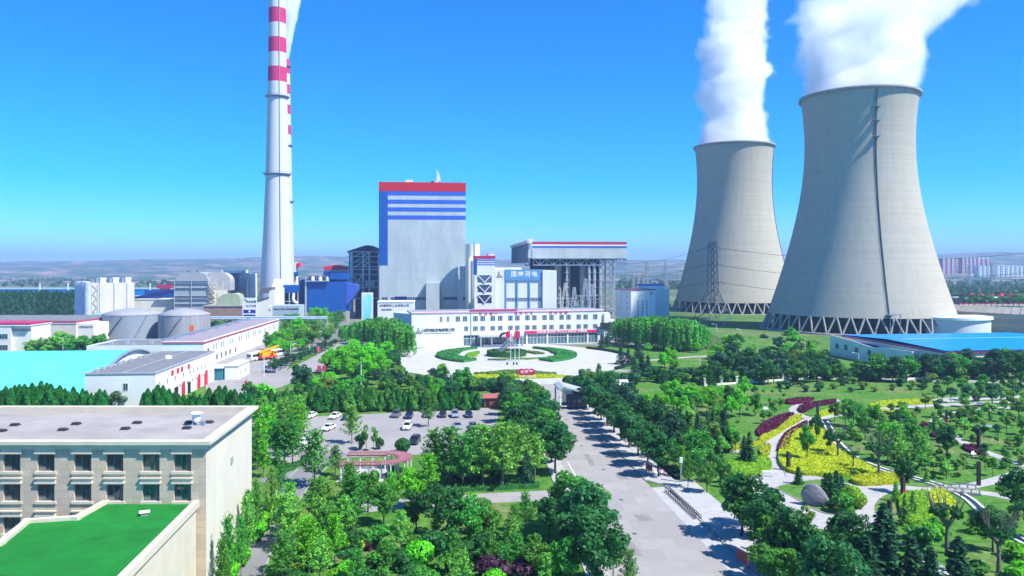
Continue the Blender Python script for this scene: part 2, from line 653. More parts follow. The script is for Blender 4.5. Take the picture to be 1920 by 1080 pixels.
def ribbon(mb, line, w, z0, z1=None, off=0.0):
    """a strip of width w along a line; with z1 it gets thickness"""
    L, Rr = [], []
    for i, p in enumerate(line):
        d = (line[min(i + 1, len(line) - 1)] - line[max(i - 1, 0)])
        d.normalize()
        n = Vector((-d.y, d.x))
        L.append(p + n * (off + w / 2))
        Rr.append(p + n * (off - w / 2))
    for i in range(len(line) - 1):
        a, b, c, d = Rr[i], Rr[i + 1], L[i + 1], L[i]
        if z1 is None:
            mb.add([(a.x, a.y, z0), (b.x, b.y, z0), (c.x, c.y, z0), (d.x, d.y, z0)], [(0, 1, 2, 3)])
        else:
            mb.add([(q.x, q.y, z) for z in (z0, z1) for q in (a, b, c, d)],
                   [(4, 5, 6, 7), (0, 1, 5, 4), (2, 3, 7, 6), (1, 2, 6, 5), (3, 0, 4, 7)])
    return mb


def sheet(name, poly, z, m):
    mb = MB()
    a = sum(poly[i][0] * poly[(i + 1) % len(poly)][1] - poly[(i + 1) % len(poly)][0] * poly[i][1] for i in range(len(poly)))
    if a < 0: poly = list(reversed(poly))
    mb.add([(p[0], p[1], z) for p in poly], [tuple(range(len(poly)))])
    return structure(name, mb, m)


# one ground sheet to the horizon
gm = MB()
gm.add([(-14000, -400, -0.02), (14000, -400, -0.02), (14000, 16000, -0.02), (-14000, 16000, -0.02)], [(0, 1, 2, 3)])
structure('ground', gm, LAND)
sheet('lawn', [(-190, 60), (260, 60), (260, 372), (-60, 372), (-110, 300), (-190, 300)], 0.0, LAWN)
sheet('works_ground', [(-420, 373), (130, 373), (110, 760), (-460, 760)], 0.002, WORKSM)

# hills: a ridge whose crest follows the photo, with folds and spurs
_ridge_px = [-900, -400, 0, 150, 250, 420, 560, 650, 780, 960, 1180, 1300, 1600, 1760, 1850, 1920, 2300, 2900]
_ridge_y = [497, 494, 491, 488, 486, 484, 479, 481, 483, 487, 487, 487, 485, 477, 471, 472, 480, 490]


def ridge_h(px): return float(np.interp(px, _ridge_px, _ridge_y))


def vnoise(x, y, seed=0):
    """smooth value noise"""
    def h(i, j):
        n = (i * 374761393 + j * 668265263 + seed * 974711) & 0xffffffff
        n = ((n ^ (n >> 13)) * 1274126177) & 0xffffffff
        return ((n ^ (n >> 16)) & 0xffff) / 65535.0
    i, j = math.floor(x), math.floor(y)
    u, v = x - i, y - j
    u, v = u * u * (3 - 2 * u), v * v * (3 - 2 * v)
    return (h(i, j) * (1 - u) + h(i + 1, j) * u) * (1 - v) + (h(i, j + 1) * (1 - u) + h(i + 1, j + 1) * u) * v


def fbm(x, y, seed=0, o=4):
    s, a, t = 0.0, 0.5, 0.0
    for k in range(o):
        s += a * vnoise(x * 2 ** k, y * 2 ** k, seed + k)
        t += a
        a *= 0.5
    return s / t


hm = MB()
NX, NY = 150, 44
YC = 4600.0
hv = []
for j in range(NY):
    y = 1500 + (7400 - 1500) * (j / (NY - 1)) ** 1.15
    for i in range(NX):
        px = -900 + 3800 * i / (NX - 1)
        x = (px - 960) / FOC * y
        top = EYE + (HOR - ridge_h(px)) / FOC * YC
        t = (y - 1500) / (YC - 1500)
        s = (max(0, min(1, t)) ** 1.4) if t < 1 else 1.0 - 0.25 * min(1, (t - 1) / 0.8)
        fold = (fbm(x / 520, y / 800, 3) - 0.5) * 55 * min(1, t * 1.2) * (1 - 0.75 * min(1, max(0, t)))
        hv.append((x, y, -1 + (top + 1) * s + fold + (fbm(px / 40, 1, 9) - 0.5) * 9 * s))
hm.add(hv, [(j * NX + i, j * NX + i + 1, (j + 1) * NX + i + 1, (j + 1) * NX + i) for j in range(NY - 1) for i in range(NX - 1)], smooth=True)
structure('hills', hm, HILLM)

# raised bank that carries the cooling towers
bk = MB()
lo = [(88, 344), (360, 344), (420, 800), (95, 800)]
hi = [(99, 361), (350, 361), (400, 790), (106, 790)]
bk.add([(x, y, 0.004) for x, y in lo] + [(x, y, 4.2) for x, y in hi], [(0, 1, 5, 4), (1, 2, 6, 5), (2, 3, 7, 6), (3, 0, 4, 7), (4, 5, 6, 7)])
structure('grass_bank', bk, BANKG)

# main road, kerbs, pavements
def road_l(Y): return 5.7 + (243.8 - Y) * 0.045
def road_r(Y): return 14.3 + (244 - Y) * 0.087
ys = [40, 95, 140, 180, 215, 250]
sheet('main_road', [(road_l(y), y) for y in ys] + [(road_r(y), y) for y in reversed(ys)], 0.012, ASPH)
sheet('lay_by', [(road_r(40), 40), (road_r(133), 133), (road_r(137) + 3.0, 133.5), (road_r(40) + 3.1, 40)], 0.016, PAVE)
k = MB()
for a, b in ((137.2, 212),):
    k.beam((road_r(a) + 0.15, a, 0.075), (road_r(b) + 0.15, b, 0.075), 0.3, 0.15)
k.beam((road_r(137) + 0.15, 137.1, 0.075), (road_r(134) + 2.7, 134, 0.075), 0.3, 0.15)
k.beam((road_r(134) + 2.7, 133.8, 0.075), (road_r(40) + 2.9, 40, 0.075), 0.3, 0.15)
k.beam((road_l(40) - 0.15, 40, 0.075), (road_l(240) - 0.15, 240, 0.075), 0.3, 0.15)
structure('kerb', k, KERBM)
pv = MB()
pv.prism([(road_r(212) + 0.31, 212), (road_r(137.4) + 0.31, 137.4), (road_r(137.4) + 5.4, 137.4), (road_r(212) + 5.2, 212)], 0.0, 0.13)
pv.prism([(road_r(137.2) + 0.6, 137.3), (road_r(134) + 2.95, 134), (road_r(40) + 3.1, 40), (road_r(40) + 9.5, 40), (road_r(137.2) + 8.5, 137.3)], 0.0, 0.135)
pv.prism([(road_l(40) - 0.31, 40), (road_l(238) - 0.31, 238), (road_l(238) - 3.2, 238), (road_l(40) - 3.4, 40)], 0.0, 0.13)
structure('pavement', pv, PAVE)
ln = MB()
ln.beam((road_l(150) + 0.9, 150, 0.014), (road_l(128) + 1.7, 128, 0.014), 0.16, 0.008)
structure('road_marking', ln, LINEM)
pt = MB()
for i, (t, Y, w, l) in enumerate(((0.3, 104, 1.6, 5), (0.62, 117, 2.2, 3), (0.2, 131, 1.2, 7), (0.75, 140, 1.8, 4), (0.45, 152, 1.0, 9), (0.3, 171, 2.0, 4), (0.7, 186, 1.6, 6), (0.5, 206, 2.2, 5))):
    c = road_l(Y) + (road_r(Y) - road_l(Y)) * t
    pt.prism([(c - w / 2, Y - l / 2), (c + w / 2, Y - l / 2 + 0.2), (c + w / 2 - 0.4, Y + l / 2), (c - w / 2 - 0.4, Y + l / 2 - 0.1)], 0.0, 0.0145, m=0, bottom=False)
for t, Y in ((0.4, 110), (0.5, 126), (0.55, 145), (0.45, 164), (0.5, 192)):
    c = road_l(Y) + (road_r(Y) - road_l(Y)) * t
    pt.prism([(c + 0.38 * math.cos(a * 0.5236), Y + 0.38 * math.sin(a * 0.5236)) for a in range(12)], 0.0, 0.02, m=1, bottom=False)
o = pt.build('road_repairs', [mat('worn_road_patch', (0.235, 0.225, 0.225), 0.9, 0.12, 0.4), mat('iron_cover', (0.09, 0.085, 0.085), 0.6)])
o['kind'] = 'structure'


# plaza in front of the offices (world circle with a throat to the road)
PC = (-3.0, 322.0)
pl = []
for i in range(64):
    a = 2 * math.pi * i / 64
    rx, ry = (51.0, 60.0)
    x, y = PC[0] + rx * math.cos(a), PC[1] + ry * math.sin(a)
    pl.append((x, min(y, 372 + 0.23 * (x + 47))))
sheet('plaza', pl, 0.014, PLAZAM)
sheet('plaza_throat', [(4.0, 243), (15.5, 243), (21, 270), (0, 270)], 0.010, PLAZAM)
pk = MB()
for a0, a1 in ((-58, -8), (4, 36), (150, 176), (190, 236)):
    line = [Vector((PC[0] + 51.3 * math.cos(R(a0 + (a1 - a0) * i / 20)), PC[1] + 60.3 * math.sin(R(a0 + (a1 - a0) * i / 20)))) for i in range(21)]
    ribbon(pk, line, 0.35, 0.0, 0.16)
structure('plaza_kerb', pk, KERBM)

# car park, cross road, driveway, service road and yard
sheet('car_park', GP([(470, 786), (700, 776), (912, 764), (935, 770), (925, 842), (800, 852), (640, 858), (585, 868), (545, 868), (480, 850)]), 0.006, YARDM)
cl = MB()
for py in (788, 806, 809.5):
    a, b = G(500, py + 2), G(918, py - 2)
    cl.beam((a[0], a[1], 0.008), (b[0], b[1], 0.008), 0.12, 0.006)
structure('car_park_marking', cl, ASPHG)
crl = smooth_line([Vector(G(*p)) for p in ((640, 955), (760, 944), (880, 936), (1000, 930), (1070, 926))])
structure('cross_road', ribbon(MB(), crl, 5.4, 0.010), ASPH)
dvl = smooth_line([Vector(G(*p)) for p in ((640, 850), (600, 868), (570, 893), (535, 935), (500, 985), (462, 1060), (440, 1130))])
structure('driveway', ribbon(MB(), dvl, 4.6, 0.010), ASPHG)
structure('driveway_kerb', ribbon(ribbon(MB(), dvl, 0.3, 0.0, 0.14, 2.5), dvl, 0.3, 0.0, 0.14, -2.5), KERBM)
dfl = smooth_line([Vector(G(*p)) for p in ((500, 905), (540, 893), (575, 886))])
structure('driveway_branch', ribbon(MB(), dfl, 5.5, 0.008), ASPHG)
svl = smooth_line([Vector(G(*p)) for p in ((690, 628), (655, 645), (600, 676), (530, 712), (440, 742), (330, 770), (200, 800))])
structure('service_road', ribbon(MB(), svl, 11.0, 0.010), YARDM)
sheet('service_yard', GP([(392, 745), (378, 704), (381, 689.5), (430, 668), (480, 648), (523, 633), (570, 640), (540, 690), (500, 745)]), 0.006, YARDM)
bsl = smooth_line([Vector(p) for p in ((38, 283), (70, 273), (120, 262), (190, 252), (260, 246))])
structure('back_road', ribbon(MB(), bsl, 7.0, 0.010), YARDM)
gpl = smooth_line([Vector(G(*p)) for p in ((1200, 677), (1262, 672), (1320, 668), (1400, 670))])
structure('garden_path', ribbon(MB(), gpl, 3.0, 0.010), PATHM)
sheet('tower_road', [(20, 405), (100, 385), (104, 400), (104, 560), (92, 560), (88, 418), (20, 420)], 0.006, ASPHG)

# park: paths, round clearing, water channel
def path(name, pts, w, z=0.010, m=None, kerb=False):
    line = smooth_line([Vector(G(*p)) for p in pts])
    o = structure(name, ribbon(MB(), line, w, z), m or PATHM)
    if kerb:
        structure(name + '_edging', ribbon(ribbon(MB(), line, 0.2, 0.0, 0.09, w / 2 + 0.1), line, 0.2, 0.0, 0.09, -w / 2 - 0.1), KERBM)
    return line


path('park_path', ((1455, 892), (1449, 866), (1448, 840), (1466, 817), (1500, 796), (1528, 786), (1562, 779), (1640, 768), (1720, 762), (1800, 758), (1930, 752)), 3.2, kerb=True)
path('park_path', ((1528, 788), (1500, 778), (1488, 768), (1500, 760), (1530, 755), (1575, 750)), 2.4, 0.014)
path('park_path', ((1755, 792), (1768, 783), (1800, 773), (1860, 767), (1930, 762)), 3.2, 0.014)
path('park_path', ((1775, 808), (1800, 826), (1850, 848), (1930, 876)), 2.2, 0.012)
path('park_path', ((1600, 915), (1660, 912), (1760, 918), (1850, 905), (1930, 880)), 2.6, 0.014)
path('park_path', ((1780, 912), (1830, 922), (1880, 930), (1940, 945)), 2.6, 0.016)
path('park_path', ((1730, 1052), (1760, 1065), (1800, 1100)), 2.2, 0.012)
path('park_path', ((1410, 840), (1380, 846), (1345, 850)), 1.6, 0.012)
path('park_steps', ((1762, 752), (1800, 748), (1930, 744)), 5.0, 0.008)
sheet('park_clearing', smooth_loop(GP([(1372, 903), (1410, 892), (1450, 886), (1500, 888), (1545, 896), (1600, 908), (1650, 912), (1690, 915), (1660, 928), (1643, 942), (1640, 958), (1660, 985), (1610, 996), (1540, 992), (1490, 980), (1440, 955), (1395, 925)]), 4), 0.018, PATHM)
cml = smooth_line([Vector(G(*p)) for p in ((1546, 790), (1556, 806), (1566, 826), (1598, 856), (1648, 879), (1712, 897), (1772, 915), (1815, 936), (1850, 968), (1890, 1000), (1945, 1030))])
structure('channel_water', ribbon(MB(), cml, 0.9, 0.020), WATERM)
structure('channel_kerb', ribbon(ribbon(MB(), cml, 0.45, 0.0, 0.22, 0.68), cml, 0.45, 0.0, 0.22, -0.68), mat('white_stone', (0.62, 0.62, 0.62), 0.8, 0.08, 0.5))


# planted beds and clipped hedges: a solid core with a skin of leaves
def inside(poly, x, y):
    c = np.zeros(len(x), bool)
    n = len(poly)
    for i in range(n):
        x1, y1 = poly[i]
        x2, y2 = poly[(i + 1) % n]
        if y1 == y2: continue
        c ^= ((y1 > y) != (y2 > y)) & (x < (x2 - x1) * (y - y1) / (y2 - y1) + x1)
    return c


def quads_mesh(mb, C, N, S, asp=1.5, m=0, rs=None):
    """diamond-shaped leaves at C facing N, size S"""
    rs = rs or NPR
    n = len(C)
    N = N / (np.linalg.norm(N, axis=1, keepdims=True) + 1e-9)
    r = rs.normal(size=(n, 3))
    T = np.cross(N, r)
    T /= np.linalg.norm(T, axis=1, keepdims=True) + 1e-9
    B = np.cross(N, T)
    S = S[:, None]
    P = np.stack([C - T * S * asp / 2, C - B * S / 2 + N * S * 0.12, C + T * S * asp / 2, C + B * S / 2 - N * S * 0.10], 1).reshape(-1, 3)
    o = len(mb.v)
    mb.v += [tuple(p) for p in P.tolist()]
    mb.f += [[o + 4 * i, o + 4 * i + 1, o + 4 * i + 2, o + 4 * i + 3] for i in range(n)]
    mb.m += [m] * n
    mb.s += [False] * n


def bed_mesh(mb, poly, h, size=0.32, dens=9.0, z=0.0, cap=5000):
    mb.prism(poly, z, z + h * 0.86, m=0, bottom=False)
    xs, ysv = [p[0] for p in poly], [p[1] for p in poly]
    x0, x1, y0, y1 = min(xs), max(xs), min(ysv), max(ysv)
    area = abs(sum(poly[i][0] * poly[(i + 1) % len(poly)][1] - poly[(i + 1) % len(poly)][0] * poly[i][1] for i in range(len(poly)))) / 2
    n = int(min(cap, area * dens) * (x1 - x0) * (y1 - y0) / max(area, 0.1))
    X, Y = NPR.uniform(x0, x1, n), NPR.uniform(y0, y1, n)
    k = inside(poly, X, Y)
    X, Y = X[k], Y[k]
    n = len(X)
    if n:
        C = np.stack([X, Y, z + h * (0.86 + NPR.uniform(0, 0.22, n))], 1)
        Nn = NPR.normal(size=(n, 3)) * 0.55 + np.array([0, 0, 1.0])
        quads_mesh(mb, C, Nn, size * NPR.uniform(0.6, 1.4, n))
    for i in range(len(poly)):
        a, b = Vector(poly[i]), Vector(poly[(i + 1) % len(poly)])
        L = (b - a).length
        q = int(L * h * dens * 1.3)
        if q:
            t = NPR.uniform(0, 1, q)
            nn = Vector((b.y - a.y, a.x - b.x))
            C = np.stack([a.x + (b.x - a.x) * t, a.y + (b.y - a.y) * t, z + h * NPR.uniform(0.05, 1.0, q)], 1)
            sg = 1.0
            Nn = NPR.normal(size=(q, 3)) * 0.5 + np.array([nn.x * sg, nn.y * sg, 0.2 * L]) / max(L, 1e-3)
            quads_mesh(mb, C, Nn, size * NPR.uniform(0.6, 1.3, q))
    return mb


LF_YEL = leaf('yellow_leaves', (0.44, 0.50, 0.012), 0.01, 0.18, 0.3)
LF_LIME = leaf('lime_leaves', (0.22, 0.42, 0.02), 0.015, 0.35)
LF_PUR = leaf('purple_leaves', (0.10, 0.008, 0.045), 0.02, 0.45, 0.2)
LF_HEDGE = leaf('hedge_leaves', (0.035, 0.15, 0.03), 0.01, 0.35, 0.2)
LF_HEDGEB = leaf('bright_hedge_leaves', (0.045, 0.26, 0.05), 0.01, 0.3, 0.2)
LF_DKHEDGE = leaf('dark_hedge_leaves', (0.012, 0.05, 0.035), 0.01, 0.4, 0.2)
LF_OLIVE = leaf('olive_hedge_leaves', (0.14, 0.22, 0.05), 0.01, 0.3, 0.2)


def bed(name, label, cat, poly, h, m, group=None, size=0.26, dens=13.0, cap=9000):
    return tag(bed_mesh(MB(), poly, h, size, dens, 0.0, cap).build(name, m), label, cat, group)


def arc_band(c, r0, r1, a0, a1, n=24, taper0=0.0, taper1=0.0, sy=1.0):
    """band between two radii; tapers pull the ends to the outer edge"""
    o, i_ = [], []
    for k in range(n + 1):
        t = k / n
        a = R(a0 + (a1 - a0) * t)
        w = 1.0
        if taper0 and t < taper0: w = t / taper0
        if taper1 and t > 1 - taper1: w = min(w, (1 - t) / taper1)
        ri = r1 - (r1 - r0) * max(w, 0.12)
        o.append((c[0] + r1 * math.cos(a), c[1] + sy * r1 * math.sin(a)))
        i_.append((c[0] + ri * math.cos(a), c[1] + sy * ri * math.sin(a)))
    return o + list(reversed(i_))


HC = (-2.3, 331.0)
bed('clipped_hedge', 'broad bright green crescent hedge on the left side of the white plaza', 'hedge', arc_band(HC, 21.5, 30, 118, 236, taper0=0.35), 1.1, LF_HEDGEB, size=0.4, dens=6)
bed('clipped_hedge', 'broad bright green crescent hedge on the right side of the white plaza', 'hedge', arc_band(HC, 21.5, 30, -52, 66, taper1=0.35), 1.1, LF_HEDGEB, size=0.4, dens=6)
bed('flower_bed', 'short curved yellow-green bed left of the round hedge', 'flower bed', arc_band(HC, 13, 17.5, 135, 200, taper0=0.3), 0.7, LF_LIME)
bed('flower_bed', 'thin olive curved bed right of the round hedge', 'flower bed', arc_band(HC, 13, 17, 15, 60, taper1=0.3), 0.7, LF_OLIVE)
bed('flower_bed', 'grey-green curved bed in front of the round hedge, behind the flagpoles', 'flower bed', arc_band(HC, 14.5, 18, 245, 320, taper0=0.3, taper1=0.3), 0.6, LF_OLIVE)
rh = MB()
bed_mesh(rh, arc_band(HC, 6.2, 8.4, 0, 359.9, 40), 2.2, 0.35, 8)
tag(rh.build('round_hedge', LF_HEDGE), 'round ring hedge that encircles the silver sculpture', 'hedge')
FBC = (0.5, 322.0)
bed('flower_bed', 'long yellow crescent bed at the front of the plaza behind the red sign', 'flower bed', arc_band(FBC, 44, 60, 251, 290, taper0=0.4, taper1=0.4), 0.5, LF_YEL, size=0.4)
bed('clipped_hedge', 'dull green crescent hedge inside the long yellow bed', 'hedge', arc_band(FBC, 43.5, 53, 255, 286.5, taper0=0.35, taper1=0.35), 0.9, LF_OLIVE, size=0.4)
bed('clipped_hedge', 'low dark hedge along the back right rim of the plaza', 'hedge', arc_band(PC, 51.8, 53.4, 8, 44, sy=1.0), 0.9, LF_DKHEDGE)
bed('clipped_hedge', 'low dark hedge along the right rim of the plaza near the road', 'hedge', arc_band(PC, 51.8, 53.2, -38, -4, sy=1.12), 0.9, LF_DKHEDGE)
bed('clipped_hedge', 'low green hedge along the left rim of the plaza', 'hedge', arc_band(PC, 51.8, 53.2, 170, 214, sy=1.1), 0.8, LF_HEDGE)

for lab, px, m, h in (
    ('big yellow triangular bed in the park between path and channel', [(1480, 815), (1512, 806), (1540, 806), (1562, 835), (1580, 852), (1620, 872), (1645, 888), (1600, 893), (1545, 893), (1493, 890), (1465, 876), (1461, 850)], LF_YEL, 0.7),
    ('long yellow bed right of the boulder clearing', [(1597, 901), (1640, 892), (1690, 895), (1685, 906), (1640, 911), (1610, 911)], LF_YEL, 0.8),
    ('yellow-green hedge bed left of the clearing beside the small white box', [(1345, 880), (1380, 868), (1425, 862), (1441, 866), (1446, 880), (1425, 889), (1395, 893), (1368, 902)], LF_LIME, 0.9),
    ('small yellow bed above the clearing, left of the path', [(1424, 846), (1443, 836), (1443, 852), (1434, 860)], LF_YEL, 0.6),
    ('thin yellow bed beside the pale side path', [(1343, 842), (1390, 838), (1425, 830), (1426, 834), (1390, 843), (1345, 847)], LF_YEL, 0.6),
    ('yellow strip between the purple bed and the curving park path', [(1427, 822), (1458, 808), (1483, 786), (1501, 780), (1500, 790), (1475, 804), (1456, 817), (1428, 831)], LF_YEL, 0.7),
    ('long purple bed on the left of the park path', [(1421, 805), (1442, 790), (1468, 780), (1489, 778), (1480, 788), (1455, 806), (1424, 819)], LF_PUR, 0.7),
    ('purple strip curving along the right side of the park path', [(1459, 844), (1470, 818), (1492, 803), (1512, 793), (1511, 801), (1485, 818), (1477, 843), (1463, 847)], LF_PUR, 0.7),
    ('purple strip on the far bend of the park path', [(1497, 767), (1512, 759), (1565, 751), (1560, 758), (1530, 763), (1505, 775)], LF_PUR, 0.6),
    ('purple bed behind the far bend of the park path', [(1471, 753), (1500, 748), (1527, 749), (1510, 756), (1480, 759)], LF_PUR, 0.6),
    ('thin yellow strip along the far park path', [(1531, 779), (1560, 768), (1600, 762), (1602, 767), (1565, 776), (1540, 782)], LF_YEL, 0.6),
    ('yellow strip in front of the dark trees at the back of the park', [(1632, 760), (1660, 755), (1700, 752), (1742, 752), (1742, 757), (1690, 761), (1640, 765)], LF_YEL, 0.6),
    ('yellow strip in the middle of the far lawn', [(1605, 774), (1640, 770), (1692, 775), (1690, 779), (1640, 777), (1608, 780)], LF_YEL, 0.6),
    ('round purple bed in the middle of the far lawn', [(1683, 782), (1697, 780), (1705, 788), (1698, 797), (1688, 794)], LF_PUR, 0.6),
    ('purple bed sloping down beside the yellow tuft on the far lawn', [(1727, 796), (1740, 800), (1747, 812), (1758, 820), (1742, 819), (1733, 808)], LF_PUR, 0.6),
    ('purple strip along the lower right park path', [(1806, 838), (1830, 838), (1848, 850), (1842, 855), (1812, 846)], LF_PUR, 0.6),
    ('yellow bed at the lower right of the park', [(1742, 930), (1765, 924), (1785, 940), (1796, 965), (1770, 968), (1748, 952)], LF_YEL, 0.9),
    ('bright green ground planting left of the lower yellow bed', [(1690, 935), (1735, 925), (1742, 950), (1750, 975), (1710, 985), (1690, 965)], LF_LIME, 0.7),
):
    bed('flower_bed', lab, 'flower bed', smooth_loop(GP(px), 3), h, m, 'planted beds of the park', 0.27, 13.0, 12000)

bed('clipped_hedge', 'dark green strip hedge along the left water side of the channel', 'hedge', smooth_loop(GP([(1566, 836), (1600, 863), (1650, 888), (1650, 893), (1600, 872), (1570, 850)]), 3), 0.5, LF_HEDGE)
bed('clipped_hedge', 'green hedge behind the cross road left of the entrance road', 'hedge', GP([(820, 925), (1010, 916), (1012, 911), (820, 919)]), 0.8, LF_HEDGE)
bed('clipped_hedge', 'green hedge at the far left end of the car park drive', 'hedge', GP([(530, 890), (575, 868), (590, 852), (580, 850), (562, 868), (524, 884)]), 0.7, LF_HEDGE)
bed('clipped_hedge', 'dark hedge on the right pavement edge of the entrance road', 'hedge', [(road_r(y) + 5.6, y) for y in (138, 165, 190)] + [(road_r(y) + 6.6, y) for y in (190, 165, 138)], 0.8, LF_DKHEDGE)
sheet('boulder_lawn', smooth_loop(GP([(1457, 914), (1490, 906), (1530, 900), (1580, 906), (1612, 922), (1616, 945), (1600, 962), (1565, 966), (1530, 957), (1490, 934)]), 4), 0.026, LAWN)
structure('boulder_lawn_kerb', ribbon(MB(), [Vector(p) for p in smooth_loop(GP([(1457, 914), (1490, 906), (1530, 900), (1580, 906), (1612, 922), (1616, 945), (1600, 962), (1565, 966), (1530, 957), (1490, 934)]), 4) + [G(1457, 914)]], 0.22, 0.0, 0.13), KERBM)
# ------------------------------------------------------------------ large structures of the works
def span(pl, pr, Y, rot=TH):
    """left front corner X and width of a front that runs from photo column pl to pr, turned by rot"""
    xl = X_at(pl, Y)
    k = (pr - 960) / FOC
    w = (k * Y - xl) / (math.cos(rot) - k * math.sin(rot))
    return xl, w


def loc_x(px, xl, Y, rot=TH):
    """local x on that front under photo column px"""
    k = (px - 960) / FOC
    return (k * Y - xl) / (math.cos(rot) - k * math.sin(rot))


def lattice(mb, x0, x1, y0, y1, z0, z1, n, w=0.35, brace=True, x0t=None, x1t=None, y0t=None, y1t=None, bw=None):
    """four legged lattice tower with horizontal and diagonal bracing; the t values give the top"""
    x0t = x0 if x0t is None else x0t
    x1t = x1 if x1t is None else x1t
    y0t = y0 if y0t is None else y0t
    y1t = y1 if y1t is None else y1t
    bw = bw or w * 0.6

    def c(t):
        a, b = x0 + (x0t - x0) * t, x1 + (x1t - x1) * t
        d, e = y0 + (y0t - y0) * t, y1 + (y1t - y1) * t
        z = z0 + (z1 - z0) * t
        return [(a, d, z), (b, d, z), (b, e, z), (a, e, z)]
    B, T = c(0), c(1)
    for p, q in zip(B, T): mb.beam(p, q, w)
    for i in range(n):
        lo_, hi_ = c(i / n), c((i + 1) / n)
        for k in range(4):
            k2 = (k + 1) % 4
            mb.beam(hi_[k], hi_[k2], bw)
            if brace:
                mb.beam(lo_[k], hi_[k2], bw)
                mb.beam(lo_[k2], hi_[k], bw)
    return mb


def emblem(parent, M, s, material=LETD):
    """triangular mark of slanting bars under a slope"""
    mb = MB()
    n = 4
    for i in range(n):
        a, b = i / n, i / n + 0.17
        ht = (1 - i / n) * 0.95
        mb.prism([(a * s - 0.0 * s, 0), (b * s, 0), ((b + 0.34 * ht) * s, ht * 0.62 * s), ((a + 0.34 * ht + 0.04) * s, ht * 0.62 * s)], 0, 0.06)
    mb.lathe([(0.10 * s, 0), (0.10 * s, 0.06)], 12, (0.40 * s, 0.74 * s))
    mb.v = [(x - 0.6 * s, y - 0.35 * s, z) for x, y, z in mb.v]
    mb.xform(M)
    return mb.build('emblem', material, parent)


# ---- boiler house
BY = 551.0
bx, bw_ = span(711, 873, BY)
bh = Z_at(341, BY)
r = thing('boiler_house', 'huge pale boiler house with a red top band and blue stripes', 'power station', (bx, BY, 0), TH)
MB().box(0, bw_, 0, 62, 0, bh - 0.4).build('wall', GREYW, r)
z = lambda py: Z_at(py, BY)
MB().box(-0.25, bw_ + 0.25, -0.25, 62.25, z(358), bh).build('red_band', REDB, r)
for a, b in ((358.2, 366), (374, 381.5), (388.5, 396), (403.5, 411)):
    MB().box(6.15, bw_ + 0.12, -0.12, 40, z(b), z(a)).build('blue_stripe', BLUES, r)
MB().box(-0.2, 6.1, -0.2, 62.2, z(497), z(358.2)).build('blue_corner', BLUE, r)
for a, b in ((716, 727), (733, 800)):
    x0, x1 = loc_x(a, bx, BY), loc_x(b, bx, BY)
    o = MB().box(x0, x1, -0.10, 0.1, z(563.5), z(557)).build('window', GLASSB, r)
    f = MB()
    k = int((x1 - x0) / 1.6)
    for i in range(k + 1): f.box(x0 + (x1 - x0) * i / k - 0.08, x0 + (x1 - x0) * i / k + 0.08, -0.16, -0.10, z(563.5), z(557))
    f.box(x0 - 0.1, x1 + 0.1, -0.17, -0.1, z(557), z(556.6)).box(x0 - 0.1, x1 + 0.1, -0.17, -0.1, z(564), z(563.5))
    f.build('frame', FRAMEW, o)
x0, x1 = loc_x(741, bx, BY), loc_x(763, bx, BY)
MB().box(x0, x1, -2.0, -0.11, z(562), z(556)).build('entrance_hood', BLUED, r)
x0, x1 = loc_x(799.5, bx, BY), loc_x(824, bx, BY)
MB().box(x0, x1, -9, 0, 0, z(530)).build('stair_shaft', GREYW, r)
x0, x1 = loc_x(858, bx, BY), loc_x(889, bx, BY)
MB().box(x0, x1, -12, 20, 0, z(499)).build('side_shaft', GREYW, r)
x0, x1 = loc_x(831, bx, BY), loc_x(857, bx, BY)
o = MB().box(x0, x1, -0.10, 0.1, z(563), z(557)).build('window', GLASSB, r)
x0, x1 = loc_x(865, bx, BY - 12), loc_x(886, bx, BY - 12)
MB().box(x0, x1, -12.12, -12.0, z(562), z(556.5)).build('window', GLASSB, r)
MB().box(18, 23, 14, 20, bh, bh + 3.2).build('roof_housing', CREAM, r)
MB().box(38, 42, 14, 18, bh, bh + 2.4).build('roof_housing', CREAM, r)
for x, h in ((22, 1.6), (34.5, 2.0), (38, 1.0), (43, 2.2), (52, 1.0), (54, 3.0), (57, 2.4)):
    MB().beam((x, 4, bh - 0.1), (x, 4, bh + h), 0.25).build('roof_mast', BLACK, r)
MB().box(36.5, 39, 3, 5, bh, bh + 1.2).build('roof_fan', BLACK, r)

# ---- white works office in front of the boiler house
OY = 470.0
ox, ow = span(708, 776, OY)
r = thing('works_office', 'low white office with dark lettering at the foot of the boiler house', 'office', (ox, OY, 0), TH)
oh = Z_at(567, OY)
MB().box(0, ow, 0, 16, 0, oh).build('wall', WHITE2, r)
MB().box(-0.3, ow + 0.3, -0.3, 16.3, oh, oh + 0.6).build('roof', WHITE, r)
text('中国神华工业有限公司', 1.75, LETD, r, facing_front(ow * 0.47, -0.05, Z_at(573.5, OY)), spacing=1.0, bold=0.02)
emblem(r, facing_front(1.6, -0.02, Z_at(573.5, OY)), 1.4)
text('安全文明生产', 1.2, LETD, r, facing_front(5.6, -0.05, Z_at(581, OY)), spacing=0.9, bold=0.02)

# ---- cream storage cylinders behind the boiler house's right shoulder
r = thing('storage_vessel', 'cream cylindrical vessels rising behind the white stair tower', 'storage tank', (X_at(886, 545), 545, 0), TH)
v = MB()
v.cyl(0, 0, 0, Z_at(458, 545), 5.0, n=24)
v.build('vessel', CREAM, r)
v = MB().cyl(0.5, -7.5, 0, Z_at(489, 545), 2.2, n=16).cyl(-2.5, -7.0, 0, Z_at(483, 545), 1.8, n=16)
v.build('small_vessel', CREAM, r)
v = MB().beam((-3.2, 0, Z_at(458, 545)), (-3.2, 0, Z_at(454, 545)), 0.4).beam((1.2, -5.1, 0), (1.2, -5.1, Z_at(453, 545)), 0.45)
v.build('vent_pipe', STEELB, r)

